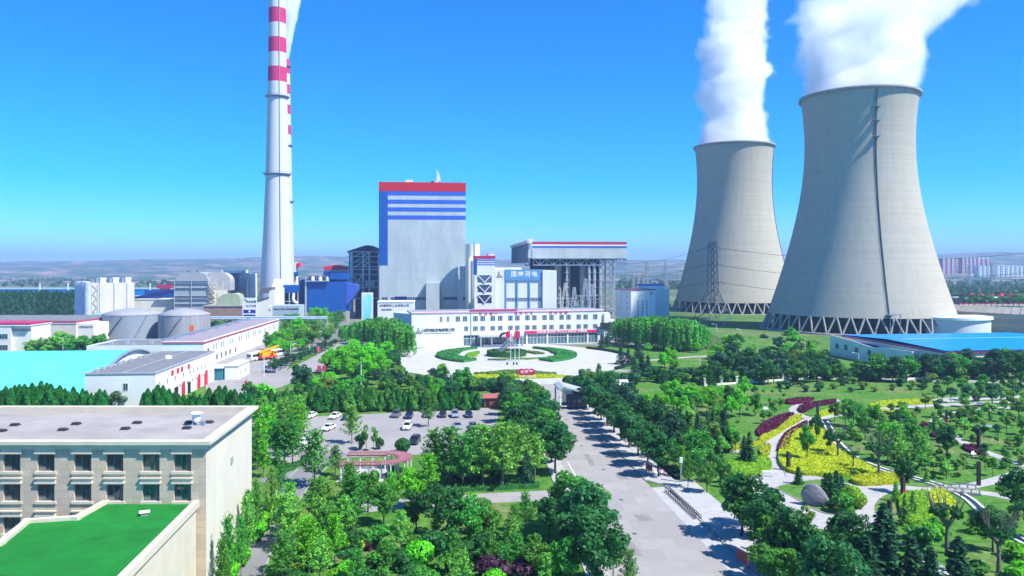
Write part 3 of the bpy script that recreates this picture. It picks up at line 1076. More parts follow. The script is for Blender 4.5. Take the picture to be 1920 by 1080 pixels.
# ---- white stair tower with red cap and V braces
TY = 500.0
tx, tw = span(889.5, 928, TY)
r = thing('stair_tower', 'white tower with a crimson cap, blue stripes and V shaped braces', 'tower', (tx, TY, 0), TH)
zt = lambda py: Z_at(py, TY)
hl = []
hx0, hx1 = tw * 0.15, tw * 0.84
for a, b in ((516, 530), (534, 548), (553, 569)): hl.append((hx0, hx1, zt(b), zt(a)))
m = MB().wall(tw, zt(485), hl, 0.0, 0, 0, 0.5)
m.add([(tw, 0, 0), (tw, 14, 0), (tw, 14, zt(485)), (tw, 0, zt(485)), (0, 0, 0), (0, 14, 0), (0, 14, zt(485)), (0, 0, zt(485))], [(0, 1, 2, 3), (5, 4, 7, 6), (1, 5, 6, 2)])
m.build('wall', WHITE, r)
MB().box(-0.3, tw + 0.3, -0.3, 14.3, zt(485), zt(479.5)).build('red_cap', MAGENTA, r)
for a, b in ((487.5, 489.2), (491.5, 493.2), (495.5, 497.2)):
    MB().box(1.8, tw + 0.1, -0.1, 10, zt(b), zt(a)).build('blue_stripe', BLUES, r)
MB().box(-0.15, 1.7, -0.15, 14.1, zt(515), zt(485.3)).build('blue_corner', BLUE, r)
for q in hl:
    MB().box(q[0] + 0.02, q[1] - 0.02, 0.5, 0.6, q[2], q[3]).build('window', glassy('plum_glass', (0.06, 0.05, 0.13)), r)
    c = (q[0] + q[1]) / 2
    MB().beam((q[0] + 0.3, -0.05, q[3] - 0.2), (c, -0.05, q[2] + 0.2), 1.1, 0.5).beam((q[1] - 0.3, -0.06, q[3] - 0.2), (c, -0.06, q[2] + 0.2), 1.1, 0.5).build('brace', WHITE, r)
MB().box(tw * 0.7, tw * 0.98, 2, 6, zt(479.4), zt(474)).box(tw * 0.68, tw * 1.0, 1.8, 6.2, zt(474), zt(473.2)).build('roof_housing', WHITE, r)
MB().beam((tw * 0.63, 1, zt(480)), (tw * 0.63, 1, zt(475)), 0.35).build('roof_mast', BLACK, r)

# ---- turbine hall front
hx, hw = span(928.5, 1043, 503)
r = thing('turbine_hall', 'white turbine hall with pale blue name band and framed bays', 'power station', (hx, 503, 0), TH)
HY = 503.0
zh = lambda py: Z_at(py, HY)
lx = lambda px: loc_x(px, hx, HY)
MB().box(0, lx(948), 0, 50, 0, zh(505)).build('wall', WHITE2, r)
MB().box(lx(1017), hw, -1.5, 50, 0, zh(507)).build('wall', WHITE2, r)
MB().box(lx(948) + 0.01, lx(1017) - 0.01, 0.4, 50, 0, zh(507)).build('wall', WHITE2, r)
MB().box(lx(947.4), lx(1017.2), -0.5, 0.38, zh(525), zh(505)).build('name_band', SKYB, r)
for p in (948.5, 970, 993, 1016.3):
    MB().box(lx(p) - 0.35, lx(p) + 0.35, -0.45, 0.39, 0, zh(525.1)).build('column', SKYB, r)
for a, b in ((949.6, 969.2), (971.2, 992), (994.2, 1015.3)):
    o = MB().box(lx(a), lx(b), 0.25, 0.39, zh(564.5), zh(558.5)).build('window', GLASSB, r)
    f = MB()
    for i in range(9):
        c = lx(a) + (lx(b) - lx(a)) * i / 8
        f.box(c - 0.1, c + 0.1, 0.18, 0.25, zh(564.5), zh(558.5))
    f.build('frame', FRAMEW, o)
v = MB()
for a, b in ((929, 948), (949, 953), (954, 979)):
    v.extrude_x([(3, zh(506)), (8, zh(506)), (7.6, zh(503.5)), (5.5, zh(502)), (3.4, zh(503.5))], lx(a), lx(b))
v.build('roof_vent', WHITE, r)
text('国神河电', 3.9, LETW, r, facing_front((lx(952) + lx(1013)) / 2, -0.56, zh(514.5)), spacing=1.32, bold=0.06)
emblem(r, facing_front((lx(938)), -0.05, zh(516)), 4.6)

# ---- air cooled condenser on tall columns
AY = 560.0
ax, aw = span(1000.5, 1175, AY)
r = thing('air_cooled_condenser', 'grey condenser deck with red and blue trim raised on tall columns', 'condenser', (ax, AY, 0), TH)
za = lambda py: Z_at(py, AY)
AL = lambda px: loc_x(px, ax, AY)
DEP = 150.0
z0, z1 = za(484.5), za(453)
m = MB()
m.box(-1.0, aw, 0, 1.0, z0, z1)
m.box(aw - 0.9, aw + 0.0, 1.0, DEP, z0, z1)
m.build('front_screen', GREYW, r)
m = MB().extrude_y([(-3.8, z0 + 0.5), (-1.1, z0), (-1.1, z1 - 6), (-3.4, z0 + 7)], 0.5, 6)
m.build('rounded_corner', GREYW, r)
MB().box(-1.1, aw + 0.1, -0.2, 0, za(458), za(453)).build('crimson_trim', MAGENTA, r)
MB().box(-1.08, aw + 0.08, -0.14, 0, za(461), za(458.1)).build('white_trim', WHITE, r)
MB().box(-1.1, aw + 0.1, -0.2, 0, za(464), za(461.1)).build('blue_trim', BLUES, r)
m = MB().box(-2.5, -1.5, 8, DEP, z0 - 3, z1 - 1)
for i in range(28): m.box(-2.9, -2.5, 8 + (DEP - 9) * i / 27, 8.6 + (DEP - 9) * i / 27, z0 - 3, z1 - 1)
m.build('side_screen', STEELB, r)
m = MB()
for i in range(13): m.extrude_x([(10 + i * 11, z1 - 1), (19 + i * 11, z1 - 1), (18 + i * 11, z1 + 1.6), (14.5 + i * 11, z1 + 2.6), (11 + i * 11, z1 + 1.6)], -3.5, 1.0)
m.tube([(-3, 9, z1 + 0.3), (-3, DEP, z1 + 0.3)], 1.1, 8)
m.build('steam_duct', STEEL, r)
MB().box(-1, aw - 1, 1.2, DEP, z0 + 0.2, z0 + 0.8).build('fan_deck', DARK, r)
t = MB()
zb = za(497)
for yy in (1.5, 30, 60):
    t.beam((0, yy, zb), (aw, yy, zb), 0.8).beam((0, yy, z0 - 0.3), (aw, yy, z0 - 0.3), 0.8)
    n = 14
    for i in range(n):
        a, b = aw * i / n, aw * (i + 1) / n
        t.beam((a, yy, zb), (a, yy, z0), 0.45)
        if i % 2: t.beam((a, yy, zb), (b, yy, z0), 0.5)
        else: t.beam((a, yy, z0), (b, yy, zb), 0.5)
t.beam((aw, 1.5, zb), (aw, 1.5, z0), 0.5)
t.build('truss', STEELB, r)
for px, dy in ((1050, 10), (1098, 10), (1073, 16), (1146, 60), (1146, 100)):
    MB().cyl(AL(px), dy, 0, zb, 2.6 if dy < 12 else 1.5, n=16).build('column', CONCD, r)
for px in (1064, 1106, 1116, 1127):
    m = MB().tube([(AL(px), 3, 0), (AL(px), 3, zb)], 1.05 if px > 1070 else 0.6, 12)
    for k in range(6): m.cyl(AL(px), 3, 6 + k * 5.5, 6.5 + k * 5.5, 1.7, n=12)
    m.build('riser_pipe', STEEL, r)
lattice(MB(), AL(1138), AL(1153), 0.8, 7, 0, z0 - 0.1, 9, 0.55).build('stair_lattice', STEEL, r)
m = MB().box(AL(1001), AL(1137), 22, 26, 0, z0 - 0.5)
m.build('shaded_back_wall', mat('ink_shade', (0.012, 0.016, 0.07), 0.8, 0.2, 0.2), r)  # dark backing: the shade under the deck is put into its colour

# switchyard gantries in front of it
gn = 0
for px, Y, h, wdt in ((1061, 520, 27, 6.5), (1078, 522, 24, 5.5), (1099, 515, 30, 6.0), (1112, 520, 26, 5.0)):
    g = thing('switchyard_gantry', 'white A shaped steel gantry in front of the condenser, %s from the left' % ordinal(gn + 1), 'gantry', (X_at(px, Y), Y, 0), TH, 'A frame gantries of the switchyard')
    m = MB()
    for s in (-1, 1):
        m.beam((s * wdt / 2, 0, 0), (s * 0.3, 0, h), 0.45)
        m.beam((s * wdt / 2, 5, 0), (s * 0.3, 5, h), 0.45)
    m.beam((-wdt * 0.3, 0, h * 0.4), (wdt * 0.3, 0, h * 0.4), 0.35)
    m.beam((0, 0, h * 0.98), (0, 5, h * 0.98), 0.4)
    m.build('frame', STEEL, g)
    m = MB().beam((-wdt, 0, h * 0.62), (wdt * 1.3, 0, h * 0.62), 0.5)
    for k in (-0.6, 0.2, 1.0): m.tube([(wdt * k, 0, h * 0.62), (wdt * k, 0, h * 0.5)], 0.3, 6)
    m.build('crossarm', STEEL, g)
    gn += 1
g = thing('transformer', 'teal transformer tank standing between the white gantries', 'transformer', (X_at(1085, 530), 530, 0), TH)
m = MB().box(-4, 4, 0, 6, 1, 11)
for i in range(8): m.box(-4 + i * 1.05, -3.5 + i * 1.05, -0.8, -0.01, 2, 9)
m.build('tank', mat('teal_paint', (0.03, 0.25, 0.32), 0.5), g)
m = MB()
for x in (-2.5, 0, 2.5): m.tube([(x, 3, 11), (x, 3, 14)], [0.5, 0.3], 8)
m.build('bushing', STEEL, g)

# ---- precipitator block, blue
PY = 520.0
px0, pw = span(575, 646, PY)
r = thing('precipitator', 'deep blue box shaped precipitator on a pale concrete plinth', 'filter building', (px0, PY, 0), TH)
zp = lambda py: Z_at(py, PY)
LP = lambda px: loc_x(px, px0, PY)
MB().box(0.3, pw, 0, 40, zp(586) + 0.01, zp(528)).build('wall', BLUE, r)
MB().box(LP(618), pw + 0.02, -0.4, 40.2, zp(524), zp(513)).build('upper_wall', BLUE, r)
MB().box(0, pw + 2, -0.6, 12, 0, zp(586)).build('plinth', CONC, r)
m = MB().box(LP(560), -0.2, 2, 42, 0, zp(526))
m.add([(LP(560), 2, zp(526)), (-0.2, 2, zp(526)), (-0.2, 2, zp(523)), (LP(560), 42, zp(526)), (-0.2, 42, zp(526)), (-0.2, 42, zp(523))], [(0, 1, 2), (5, 4, 3), (0, 2, 5, 3)])
m.build('side_wall', BLUED, r)
MB().box(0.2, LP(617), 4, 40, zp(527.9), zp(518)).build('hood', BLUED, r)
m = MB()
m.extrude_y([(LP(647), zp(531)), (LP(668), zp(534)), (LP(668), zp(546)), (LP(663), zp(556)), (LP(650), zp(572)), (LP(647), zp(574))], 4, 20)
m.build('outlet_duct', mat('mid_blue_sheet', (0.05, 0.12, 0.50), 0.5), r)
m = MB().beam((-0.5, -0.4, 0), (-0.5, -0.4, zp(520)), 1.0)
m.build('drain_pipe', STEEL, r)
m = MB()
m.box(0.0, LP(618), -2.2, -1.9, zp(527), zp(526))
for i in range(9): m.beam((LP(575 + i * 5), -2.05, zp(527)), (LP(575 + i * 5), -2.05, zp(517.5)), 0.16)
m.beam((0, -2.05, zp(517.5)), (LP(617), -2.05, zp(517.5)), 0.2).beam((0, -2.05, zp(521)), (LP(617), -2.05, zp(521)), 0.14)
m.box(0.0, LP(618), -2.2, 4, zp(527.6), zp(527.0))
m.build('walkway', STEEL, r)
m = MB()
for p in (586, 600, 614): m.lathe([(1.2, 0), (1.2, 2.4), (0.4, 3.0)], 12, (LP(p), 1.2))
m.v = [(x, y, q + zp(526.9)) for x, y, q in m.v]
m.build('insulator_cap', FRAMEW, r)

RY = 600.0
rx, rw = span(608, 651, RY)
r = thing('red_roof_house', 'house with a bright red gable roof above the blue precipitator', 'building', (rx, RY, 0), TH)
zr = lambda py: Z_at(py, RY)
MB().box(0, rw, 0, 26, 0, zr(506)).build('wall', WHITE, r)
MB().extrude_y([(-0.6, zr(506)), (rw + 0.6, zr(506)), (rw + 0.6, zr(500.5)), (rw / 2, zr(496.8)), (-0.6, zr(500.5))], -0.6, 26.6).build('roof', mat('scarlet_roof', (0.72, 0.004, 0.05), 0.5, 0.06, 0.2), r)
MB().box(-0.1, rw + 0.1, -4, -0.2, 0, zr(509)).build('blue_lean_to', BLUE, r)

# ---- transfer trestle with curved navy roof
KY = 575.0
kx, kw = span(651.5, 710.5, KY)
r = thing('coal_transfer_tower', 'open navy steel tower with a curved roof beside the boiler house', 'tower', (kx, KY, 0), TH)
zk = lambda py: Z_at(py, KY)
prof = [(0, zk(540)), (kw, zk(540)), (kw, zk(470)), (kw * 0.92, zk(464)), (kw * 0.78, zk(460.5)), (kw * 0.62, zk(459.5)), (kw * 0.45, zk(462)), (0, zk(471))]
MB().extrude_y(prof, 9, 26).build('back_wall', mat('ink_blue_sheet', (0.008, 0.02, 0.13), 0.6), r)
MB().extrude_y([(p[0] * 1.0, p[1]) for p in prof[2:]] + [(0, zk(474)), (kw * 0.45, zk(465)), (kw * 0.8, zk(463.5)), (kw, zk(473))], -1, 27).build('roof', BLUED, r)
m = MB()
for yy in (0, 8):
    for t_ in (0.1, 0.13, 0.48, 0.68, 0.98): m.beam((kw * t_, yy, 0), (kw * t_, yy, zk(472)), 0.7)
    for p in (472, 481, 491, 500, 505, 515, 528, 540, 560): m.beam((0, yy, zk(p)), (kw, yy, zk(p)), 0.45)
    for a, b, c, d in ((0.13, 540, 0.48, 515), (0.13, 515, 0.48, 540), (0.48, 481, 0.68, 472), (0.48, 491, 0.68, 481), (0.48, 500, 0.68, 491)):
        m.beam((kw * a, yy, zk(b)), (kw * c, yy, zk(d)), 0.45)
m.build('frame', STEEL, r)
m = MB()
for p in (481, 491, 500): m.beam((kw * 0.18, 3, zk(p + 1)), (kw * 0.4, 3, zk(p - 6)), 1.4, 0.6)
m.box(kw * 0.55, kw * 0.85, 3, 7, zk(538), zk(526))
m.build('chute', STEEL, r)
m = MB()
for p in (481, 491, 500, 528): m.box(-1.5, kw, -0.6, 8, zk(p + 0.8), zk(p + 0.4))
m.build('platform', STEELB, r)
MB().box(kw * 0.2, kw * 0.98, 10, 30, 0, zk(541)).build('lower_wall', BLUED, r)

# mural board and pipe bridge
cx, cw = span(678, 699.5, 495)
r = thing('mural_board', 'tall white framed board with a turquoise picture, left of the boiler house', 'billboard', (cx, 495, 0), TH)
zc = lambda py: Z_at(py, 495)
f = MB().box(0, cw, 0, 0.6, zc(600), zc(548.5))
f.build('frame', WHITE, r)
mm = mat('turquoise_picture', (0.10, 0.66, 0.74), 0.6, 0.3, 0.25, col2=(0.55, 0.80, 0.82), stretch=(3, 1, 0.35))
MB().box(1.0, cw - 1.0, -0.08, -0.01, zc(598), zc(552)).build('picture', mm, r)

# ---- chimneys
def chimney(label, px, Y, prof_px, bands, plats, top_py, ladder=True):
    x = X_at(px, Y)
    r = thing('chimney', label, 'chimney', (x, Y, 0))
    pr = sorted([(Z_at(py, Y), rad) for py, rad in prof_px])
    pr = [(0.0, pr[0][1] + (pr[0][1] - pr[1][1]) * 0.4)] + pr
    zs = [p[0] for p in pr]
    rs = [p[1] for p in pr]
    rad = lambda zz: float(np.interp(zz, zs, rs))
    ztop = Z_at(top_py, Y)
    cuts = sorted({0.0, ztop} | {Z_at(q, Y) for b in bands for q in b} | {ztop * i / 30 for i in range(31)})
    m = MB()
    for a, b in zip(cuts[:-1], cuts[1:]):
        mid = (a + b) / 2
        red = any(Z_at(q[1], Y) < mid < Z_at(q[0], Y) for q in bands)
        m.lathe([(rad(a), a), (rad(b), b)], 40, cap=False, m=1 if red else 0)
    m.lathe([(rad(ztop), ztop), (rad(ztop) - 0.8, ztop), (rad(ztop) - 0.8, ztop - 6)], 40, cap=False)
    m.build('shaft', [mat('chimney_concrete', (0.55, 0.57, 0.585), 0.8, 0.06, 0.1, stretch=(1, 1, 0.1)), mat('chimney_red', (0.55, 0.018, 0.13), 0.7, 0.07, 0.2)], r)
    for q in plats:
        zz = Z_at(q, Y)
        rr = rad(zz)
        m = MB().lathe([(rr, zz - 1.2), (rr + 1.7, zz), (rr + 1.7, zz + 0.25), (rr, zz + 0.25)], 40, cap=False, smooth=False)
        m.lathe([(rr + 1.6, zz + 1.2), (rr + 1.7, zz + 1.2), (rr + 1.7, zz + 1.4), (rr + 1.6, zz + 1.4)], 40, cap=False)
        for i in range(20):
            a = 2 * math.pi * i / 20
            m.beam(((rr + 1.65) * math.cos(a), (rr + 1.65) * math.sin(a), zz), ((rr + 1.65) * math.cos(a), (rr + 1.65) * math.sin(a), zz + 1.3), 0.14)
        m.build('platform', STEELB, r)
    if ladder:
        a = R(-62)
        m = MB().tube([((rad(t) + 0.25) * math.cos(a), (rad(t) + 0.25) * math.sin(a), t) for t in [ztop * i / 20 for i in range(21)]], 0.28, 5)
        m.build('ladder', STEELB, r)
    return r


chimney('tall pale chimney with crimson and white bands, nearest of the two', 520, 560, ((560, 13.2), (540, 11.9), (440, 9.9), (330, 8.2), (185, 6.9), (100, 6.3), (0, 5.9), (-30, 5.8)),
        ((17, 45), (72, 100), (127, 155), (-24, -12)), (182, 327), -24)
chimney('second banded chimney half hidden behind the nearer one', 533.5, 755, ((540, 9.8), (440, 8.2), (330, 6.9), (185, 5.6), (112, 5.0)),
        ((112, 124), (127, 139), (159, 177), (197, 215), (235, 253)), (125, 273, 378), 112, False)

# ---- cooling towers
def tower(label, px, Y, gz, ztop, a, zt_, b, zshell, nleg, strake=False):
    x = X_at(px, Y)
    r = thing('cooling_tower', label, 'cooling tower', (x, Y, gz))
    rad = lambda zz: a * math.sqrt(1 + ((zz - zt_) / b) ** 2)
    zs = [zshell + (ztop - zshell) * i / 40 for i in range(41)]
    m = MB().lathe([(rad(q), q - gz) for q in zs] + [(rad(ztop) - 0.7, ztop - gz)] + [(rad(q) - 0.8, q - gz) for q in reversed(zs[20:])], 96, cap=False)
    m.build('shell', TOWERM, r)
    m = MB().lathe([(rad(ztop) - 0.3, ztop - gz - 1.3), (rad(ztop) + 1.1, ztop - gz - 0.9), (rad(ztop) + 1.1, ztop - gz + 0.5), (rad(ztop) - 0.6, ztop - gz + 0.5)], 96, cap=False)
    for i in range(48):
        t = 2 * math.pi * i / 48
        m.beam(((rad(ztop) + 1.0) * math.cos(t), (rad(ztop) + 1.0) * math.sin(t), ztop - gz + 0.5), ((rad(ztop) + 1.0) * math.cos(t), (rad(ztop) + 1.0) * math.sin(t), ztop - gz + 1.5), 0.1)
    m.build('rim', CONCD, r)
    rb, rf = rad(zshell) - 0.5, rad(zshell) + 3.2
    for i in range(nleg):
        t = 2 * math.pi * i / nleg
        dt = math.pi / nleg * 0.92
        m = MB()
        for s in (-1, 1):
            m.tube([(rf * math.cos(t + s * 0.0), rf * math.sin(t), 0), (rb * math.cos(t + s * dt), rb * math.sin(t + s * dt), zshell - gz + 0.4)], 0.55, 6)
        m.build('leg', CONC, r)
    MB().lathe([(rf + 1.2, -0.5), (rf + 1.2, 1.0), (rf + 0.5, 1.0), (rf + 0.5, -0.5)], 96, cap=False).build('basin_wall', CONC, r)
    MB().lathe([(rb - 3.5, -0.4), (rb - 3.5, zshell - gz - 0.3)], 64, cap=True).build('fill_pack', mat('shaded_fill', (0.004, 0.005, 0.016), 0.6, 0.3, 0.3), r)  # near-black colour stands for the shade inside the tower foot
    return r, rad, x


TOWERM = mat('tower_concrete', (0.405, 0.375, 0.31), 0.9, 0.055, 0.9, stretch=(0.012, 0.012, 0.9), bump=0.15)
nt = TOWERM.node_tree
_b = nt.nodes['Principled BSDF']
_rp = [n for n in nt.nodes if n.type == 'VALTORGB'][0]
_tc = [n for n in nt.nodes if n.type == 'TEX_COORD'][0]
_n = nt.nodes.new('ShaderNodeTexNoise')
_mp = nt.nodes.new('ShaderNodeMapping')
_mp.inputs['Scale'].default_value = (0.5, 0.5, 0.02)
nt.links.new(_tc.outputs['Object'], _mp.inputs['Vector'])
nt.links.new(_mp.outputs['Vector'], _n.inputs['Vector'])
_n.inputs['Scale'].default_value = 1.0
_n.inputs['Detail'].default_value = 3
_mr = nt.nodes.new('ShaderNodeMapRange')
_mr.inputs['From Min'].default_value = 0.35
_mr.inputs['From Max'].default_value = 0.65
_mr.inputs['To Min'].default_value = 0.955
_mr.inputs['To Max'].default_value = 1.03
nt.links.new(_n.outputs['Fac'], _mr.inputs['Value'])
_h = nt.nodes.new('ShaderNodeHueSaturation')
nt.links.new(_rp.outputs['Color'], _h.inputs['Color'])
nt.links.new(_mr.outputs['Result'], _h.inputs['Value'])
nt.links.new(_h.outputs['Color'], _b.inputs['Base Color'])

r, rad, xn = tower('nearest and largest grey cooling tower, at the right, steaming', 1610, 420, 4.2, Z_at(184, 420), 27.6, 104, 66.5, 12.8, 44)
NEAR_T = (xn, 420, Z_at(186, 420), rad(Z_at(186, 420)))
# ladder with platforms and its dark streak on the side towards the camera
aa = math.atan2(-420, -xn) + R(17)
m = MB()
zs = [12.8 + (NEAR_T[2] - 12.8) * i / 40 for i in range(41)]
m.tube([((rad(q) + 0.35) * math.cos(aa), (rad(q) + 0.35) * math.sin(aa), q - 4.2) for q in zs], 0.26, 5)
m.build('ladder', mat('ladder_grey', (0.16, 0.16, 0.15), 0.7), r)
for q in (14.5, 104, 112, 119):
    m = MB().box(-1.6, 1.6, -2.2 if q > 20 else -5, 0, q - 4.2, q - 3.95)
    if q < 20: m.box(-1.6, 4.5, -3.5, -2.2, q - 3.9, q - 3.6).beam((4, -3, 0), (4, -3, q - 4), 0.3).beam((-1, -4, 0), (-1, -4, q - 4), 0.3)
    for s in (-1.5, 1.5): m.beam((s, -2.1, q - 4), (s, -2.1, q - 2.7), 0.12)
    m.beam((-1.5, -2.1, q - 2.8), (1.5, -2.1, q - 2.8), 0.12)
    m.xform(Matrix.Translation((rad(q) * math.cos(aa), rad(q) * math.sin(aa), 0)) @ Matrix.Rotation(aa + math.pi / 2, 4, 'Z'))
    m.build('platform', STEELB, r)
stain = MB()
ws = [0.9 if q > 90 else 0.35 + 0.6 * (q / 90) for q in zs]
for i in range(40):
    p = []
    for q, w in ((zs[i], ws[i]), (zs[i + 1], ws[i + 1])):
        rr = rad(q) + 0.06
        for s in (-1, 1):
            t = aa - R(1.2) + s * w / rr
            p.append((rr * math.cos(t), rr * math.sin(t), q - 4.2))
    stain.add([p[0], p[1], p[3], p[2]], [(0, 1, 2, 3)], smooth=True)
stain.build('water_streak', mat('streak_concrete', (0.31, 0.30, 0.27), 0.9, 0.2, 0.5, stretch=(1, 1, 0.15)), r)

r2, rad2, xf = tower('smaller looking grey cooling tower behind the lattice pylon, steaming', 1376, 593, 3.4, Z_at(276, 593), 27.6, 104, 74, 12.0, 40)
FAR_T = (xf, 593, Z_at(276, 593), rad2(Z_at(276, 593)))
m = MB()
ab = math.atan2(-593, -xf) + R(88)
m.tube([((rad2(q) + 0.3) * math.cos(ab), (rad2(q) + 0.3) * math.sin(ab), q - 3.4) for q in [12 + (FAR_T[2] - 12) * i / 30 for i in range(31)]], 0.4, 5)
for q in (104, 112, 119): m.box((rad2(q)) * math.cos(ab) - 1, rad2(q) * math.cos(ab) + 2, rad2(q) * math.sin(ab) - 1, rad2(q) * math.sin(ab) + 1, q - 3.4, q - 3.1)
m.build('ladder', STEELB, r2)

# curved white pump house at the foot of the near tower
r = thing('pump_house', 'low round fronted pale grey pump house at the foot of the near tower', 'building', (X_at(1788, 384), 388, 0))
m = MB().lathe([(18, 0), (18, Z_at(600, 374))], 40, (0, 0), a0=R(195), a1=R(345))
m.box(-17.3, 17.3, -4.7, 6, 0, Z_at(600, 374) - 0.05)
m.build('wall', mat('pale_grey_render', (0.60, 0.62, 0.66), 0.8, 0.06, 0.2), r)
zz = Z_at(600, 374)
m = MB().prism([(19 * math.cos(R(a)), 19 * math.sin(R(a))) for a in range(192, 349, 6)] + [(18.5, 7), (-18.5, 7)], zz + 0.01, zz + 1.2)
m.build('roof', WHITE, r)

# long curved concrete barrier wall on the right
bl = smooth_line([Vector(p) for p in ((238, 440), (246, 412), (258, 392), (285, 372), (330, 352))])
m = MB()
ribbon(m, bl, 0.6, 0.0, 13.8)
w = m.build('barrier_wall', bricks('barrier_panels', (0.40, 0.39, 0.37), (0.27, 0.26, 0.25), 9.0, 2.2, 0.08, 0.85, 'XZ', 0.08))
r = thing('noise_barrier', 'long curved grey concrete barrier with a sloping top, right of the near tower', 'barrier wall', (0, 0, 0))
w.parent = r
w.name = 'panel_wall'
m = MB()
for i in range(len(bl) - 1):
    a, b = bl[i], bl[i + 1]
    d = (b - a).normalized()
    n = Vector((d.y, -d.x))
    if n.y > 0: n = -n
    m.add([(a.x, a.y, 13.81), (b.x, b.y, 13.81), (b.x - n.x * 5, b.y - n.y * 5, 17.0), (a.x - n.x * 5, a.y - n.y * 5, 17.0)], [(0, 1, 2, 3)])
    m.beam((a.x + n.x * 0.4, a.y + n.y * 0.4, 13.9), (a.x - n.x * 5, a.y - n.y * 5, 17.2), 0.4)
m.build('sloping_top', CONC, r)
# ------------------------------------------------------------------ hotel and its green roofed annex (front left)
STONE = bricks('stone_panels', (0.58, 0.475, 0.35), (0.36, 0.30, 0.23), 1.7, 0.85, 0.02, 0.75, 'XZ', 0.07)
STONET = mat('pale_stone_trim', (0.62, 0.555, 0.43), 0.8, 0.07, 0.5, bump=0.15)
HY0, HZ = 90.0, 17.77
r = thing('hotel', 'beige stone hotel with flat grey roof and two rows of hooded windows', 'hotel', (-84.0, HY0, 0))
W = 48.4                                     # right corner of the front
cols = [-262, -196, -128, -62, 22, 86, 155, 215, 283, 342]
holes, spots = [], []
for p in cols:
    c = X_at(p, HY0) + 84
    for a, b in ((851, 884), (907, 940)):
        z1_, z0_ = Z_at(a, HY0), Z_at(b, HY0)
        holes.append((c - 1.0, c + 1.0, z0_, z1_))
        spots.append((c, z0_, z1_, p))
for p in cols:
    c = X_at(p, HY0) + 84
    for z0_ in (6.9, 3.2):
        holes.append((c - 1.0, c + 1.0, z0_, z0_ + 2))
        spots.append((c, z0_, z0_ + 2, p))
m = MB().wall(W, HZ - 0.4, holes, 0, 0, 0, 0.42)
m.add([(W, 0, 0), (W - 2.1, 22, 0), (W - 2.1, 22, HZ - 0.4), (W, 0, HZ - 0.4), (0, 0, 0), (-2, 22, 0), (-2, 22, HZ - 0.4), (0, 0, HZ - 0.4)],
      [(5, 4, 7, 6), (1, 5, 6, 2)])
m.build('wall', STONE, r)
m = MB()
m.add([(W, 0, 0), (W - 2.1, 22, 0), (W - 2.1, 22, HZ - 0.4), (W, 0, HZ - 0.4)], [(0, 1, 2, 3)])
m.build('end_wall', mat('cream_end_render', (0.68, 0.63, 0.52), 0.8, 0.07, 0.25, stretch=(1, 1, 0.3)), r)
m = MB().beam((W - 1.15, 11, 0), (W - 1.15, 11, HZ - 1.0), 0.12, 0.12)
m.box(W - 1.3, W - 0.9, 10.6, 11.3, HZ - 5.5, HZ - 4.6)
m.build('downpipe', CONC, r)
for c, z0_, z1_, p in spots:
    g = MB().box(c - 0.98, c + 0.98, 0.36, 0.41, z0_ + 0.02, z1_ - 0.02).build('window', GLASSG if p >= 280 else GLASS, r)
    f = MB()
    f.box(c - 1.0, c - 0.93, 0.28, 0.36, z0_, z1_).box(c + 0.93, c + 1.0, 0.28, 0.36, z0_, z1_).box(c - 0.93, c + 0.93, 0.28, 0.36, z1_ - 0.07, z1_).box(c - 0.93, c + 0.93, 0.28, 0.36, z0_, z0_ + 0.07)
    f.box(c - 0.9, c - 0.25, 0.30, 0.36, z0_ + 0.08, z0_ + 0.62)
    f.box(c - 0.26, c - 0.2, 0.29, 0.36, z0_ + 0.07, z1_ - 0.07)
    f.build('frame', mat('bronze_frame', (0.20, 0.21, 0.20), 0.5), g)
    if RNG.random() < 0.7:
        q = RNG.uniform(0.25, 0.8)
        MB().box(c + 0.92 - q, c + 0.92, 0.345, 0.357, z0_ + 0.08, z1_ - 0.08).build('curtain', mat('curtain_cloth', (0.16, 0.155, 0.14) if p < 280 else (0.05, 0.13, 0.10), 0.9, 0.3, 2.0, stretch=(6, 1, 0.2)), g)
    s = MB().box(c - 1.25, c + 1.25, -0.16, 0.27, z0_ - 0.30, z0_ - 0.004)
    s.build('sill', STONET, g)
    s = MB().box(c - 1.22, c + 1.22, -0.30, -0.003, z1_ + 0.03, z1_ + 0.22).box(c - 1.15, c + 1.15, -0.13, -0.004, z1_ + 0.22, z1_ + 0.62).box(c - 1.25, c + 1.25, -0.34, -0.002, z1_ + 0.62, z1_ + 0.74)
    s.build('hood', STONET, g)
# roof: deck, parapet, projecting cornice
MB().prism([(0.4, 0.4), (W - 0.4, 0.4), (W - 2.5, 21.6), (-1.6, 21.6)], HZ - 1.2, HZ - 0.9).build('roof', ROOFL, r)
m = MB()
o_, q = [(-0.9, -0.6), (W + 0.75, -0.6), (W - 1.3, 22.6), (-2.9, 22.6)], [(0.5, 0.5), (W - 0.55, 0.5), (W - 2.6, 21.5), (-1.5, 21.5)]
for i in range(4):
    j = (i + 1) % 4
    m.add([(*o_[i], HZ), (*o_[j], HZ), (*q[j], HZ), (*q[i], HZ), (*o_[i], HZ - 0.4), (*o_[j], HZ - 0.4), (*q[j], HZ - 1.0), (*q[i], HZ - 1.0)],
          [(0, 1, 2, 3), (4, 5, 1, 0), (3, 2, 6, 7)])
o2 = [(-0.35, -0.35), (W + 0.35, -0.35), (W - 1.75, 22.35), (-2.35, 22.35)]
for i in range(4):
    j = (i + 1) % 4
    m.add([(*o_[i], HZ - 0.4), (*o_[j], HZ - 0.4), (*o2[j], HZ - 0.55), (*o2[i], HZ - 0.55), (*o2[i], HZ - 0.95), (*o2[j], HZ - 0.95), (*o2[j], HZ - 0.55), (*o2[i], HZ - 0.55)],
          [(1, 0, 3, 2), (4, 5, 6, 7)])
m.build('cornice', STONET, r)
hz = HZ - 0.9
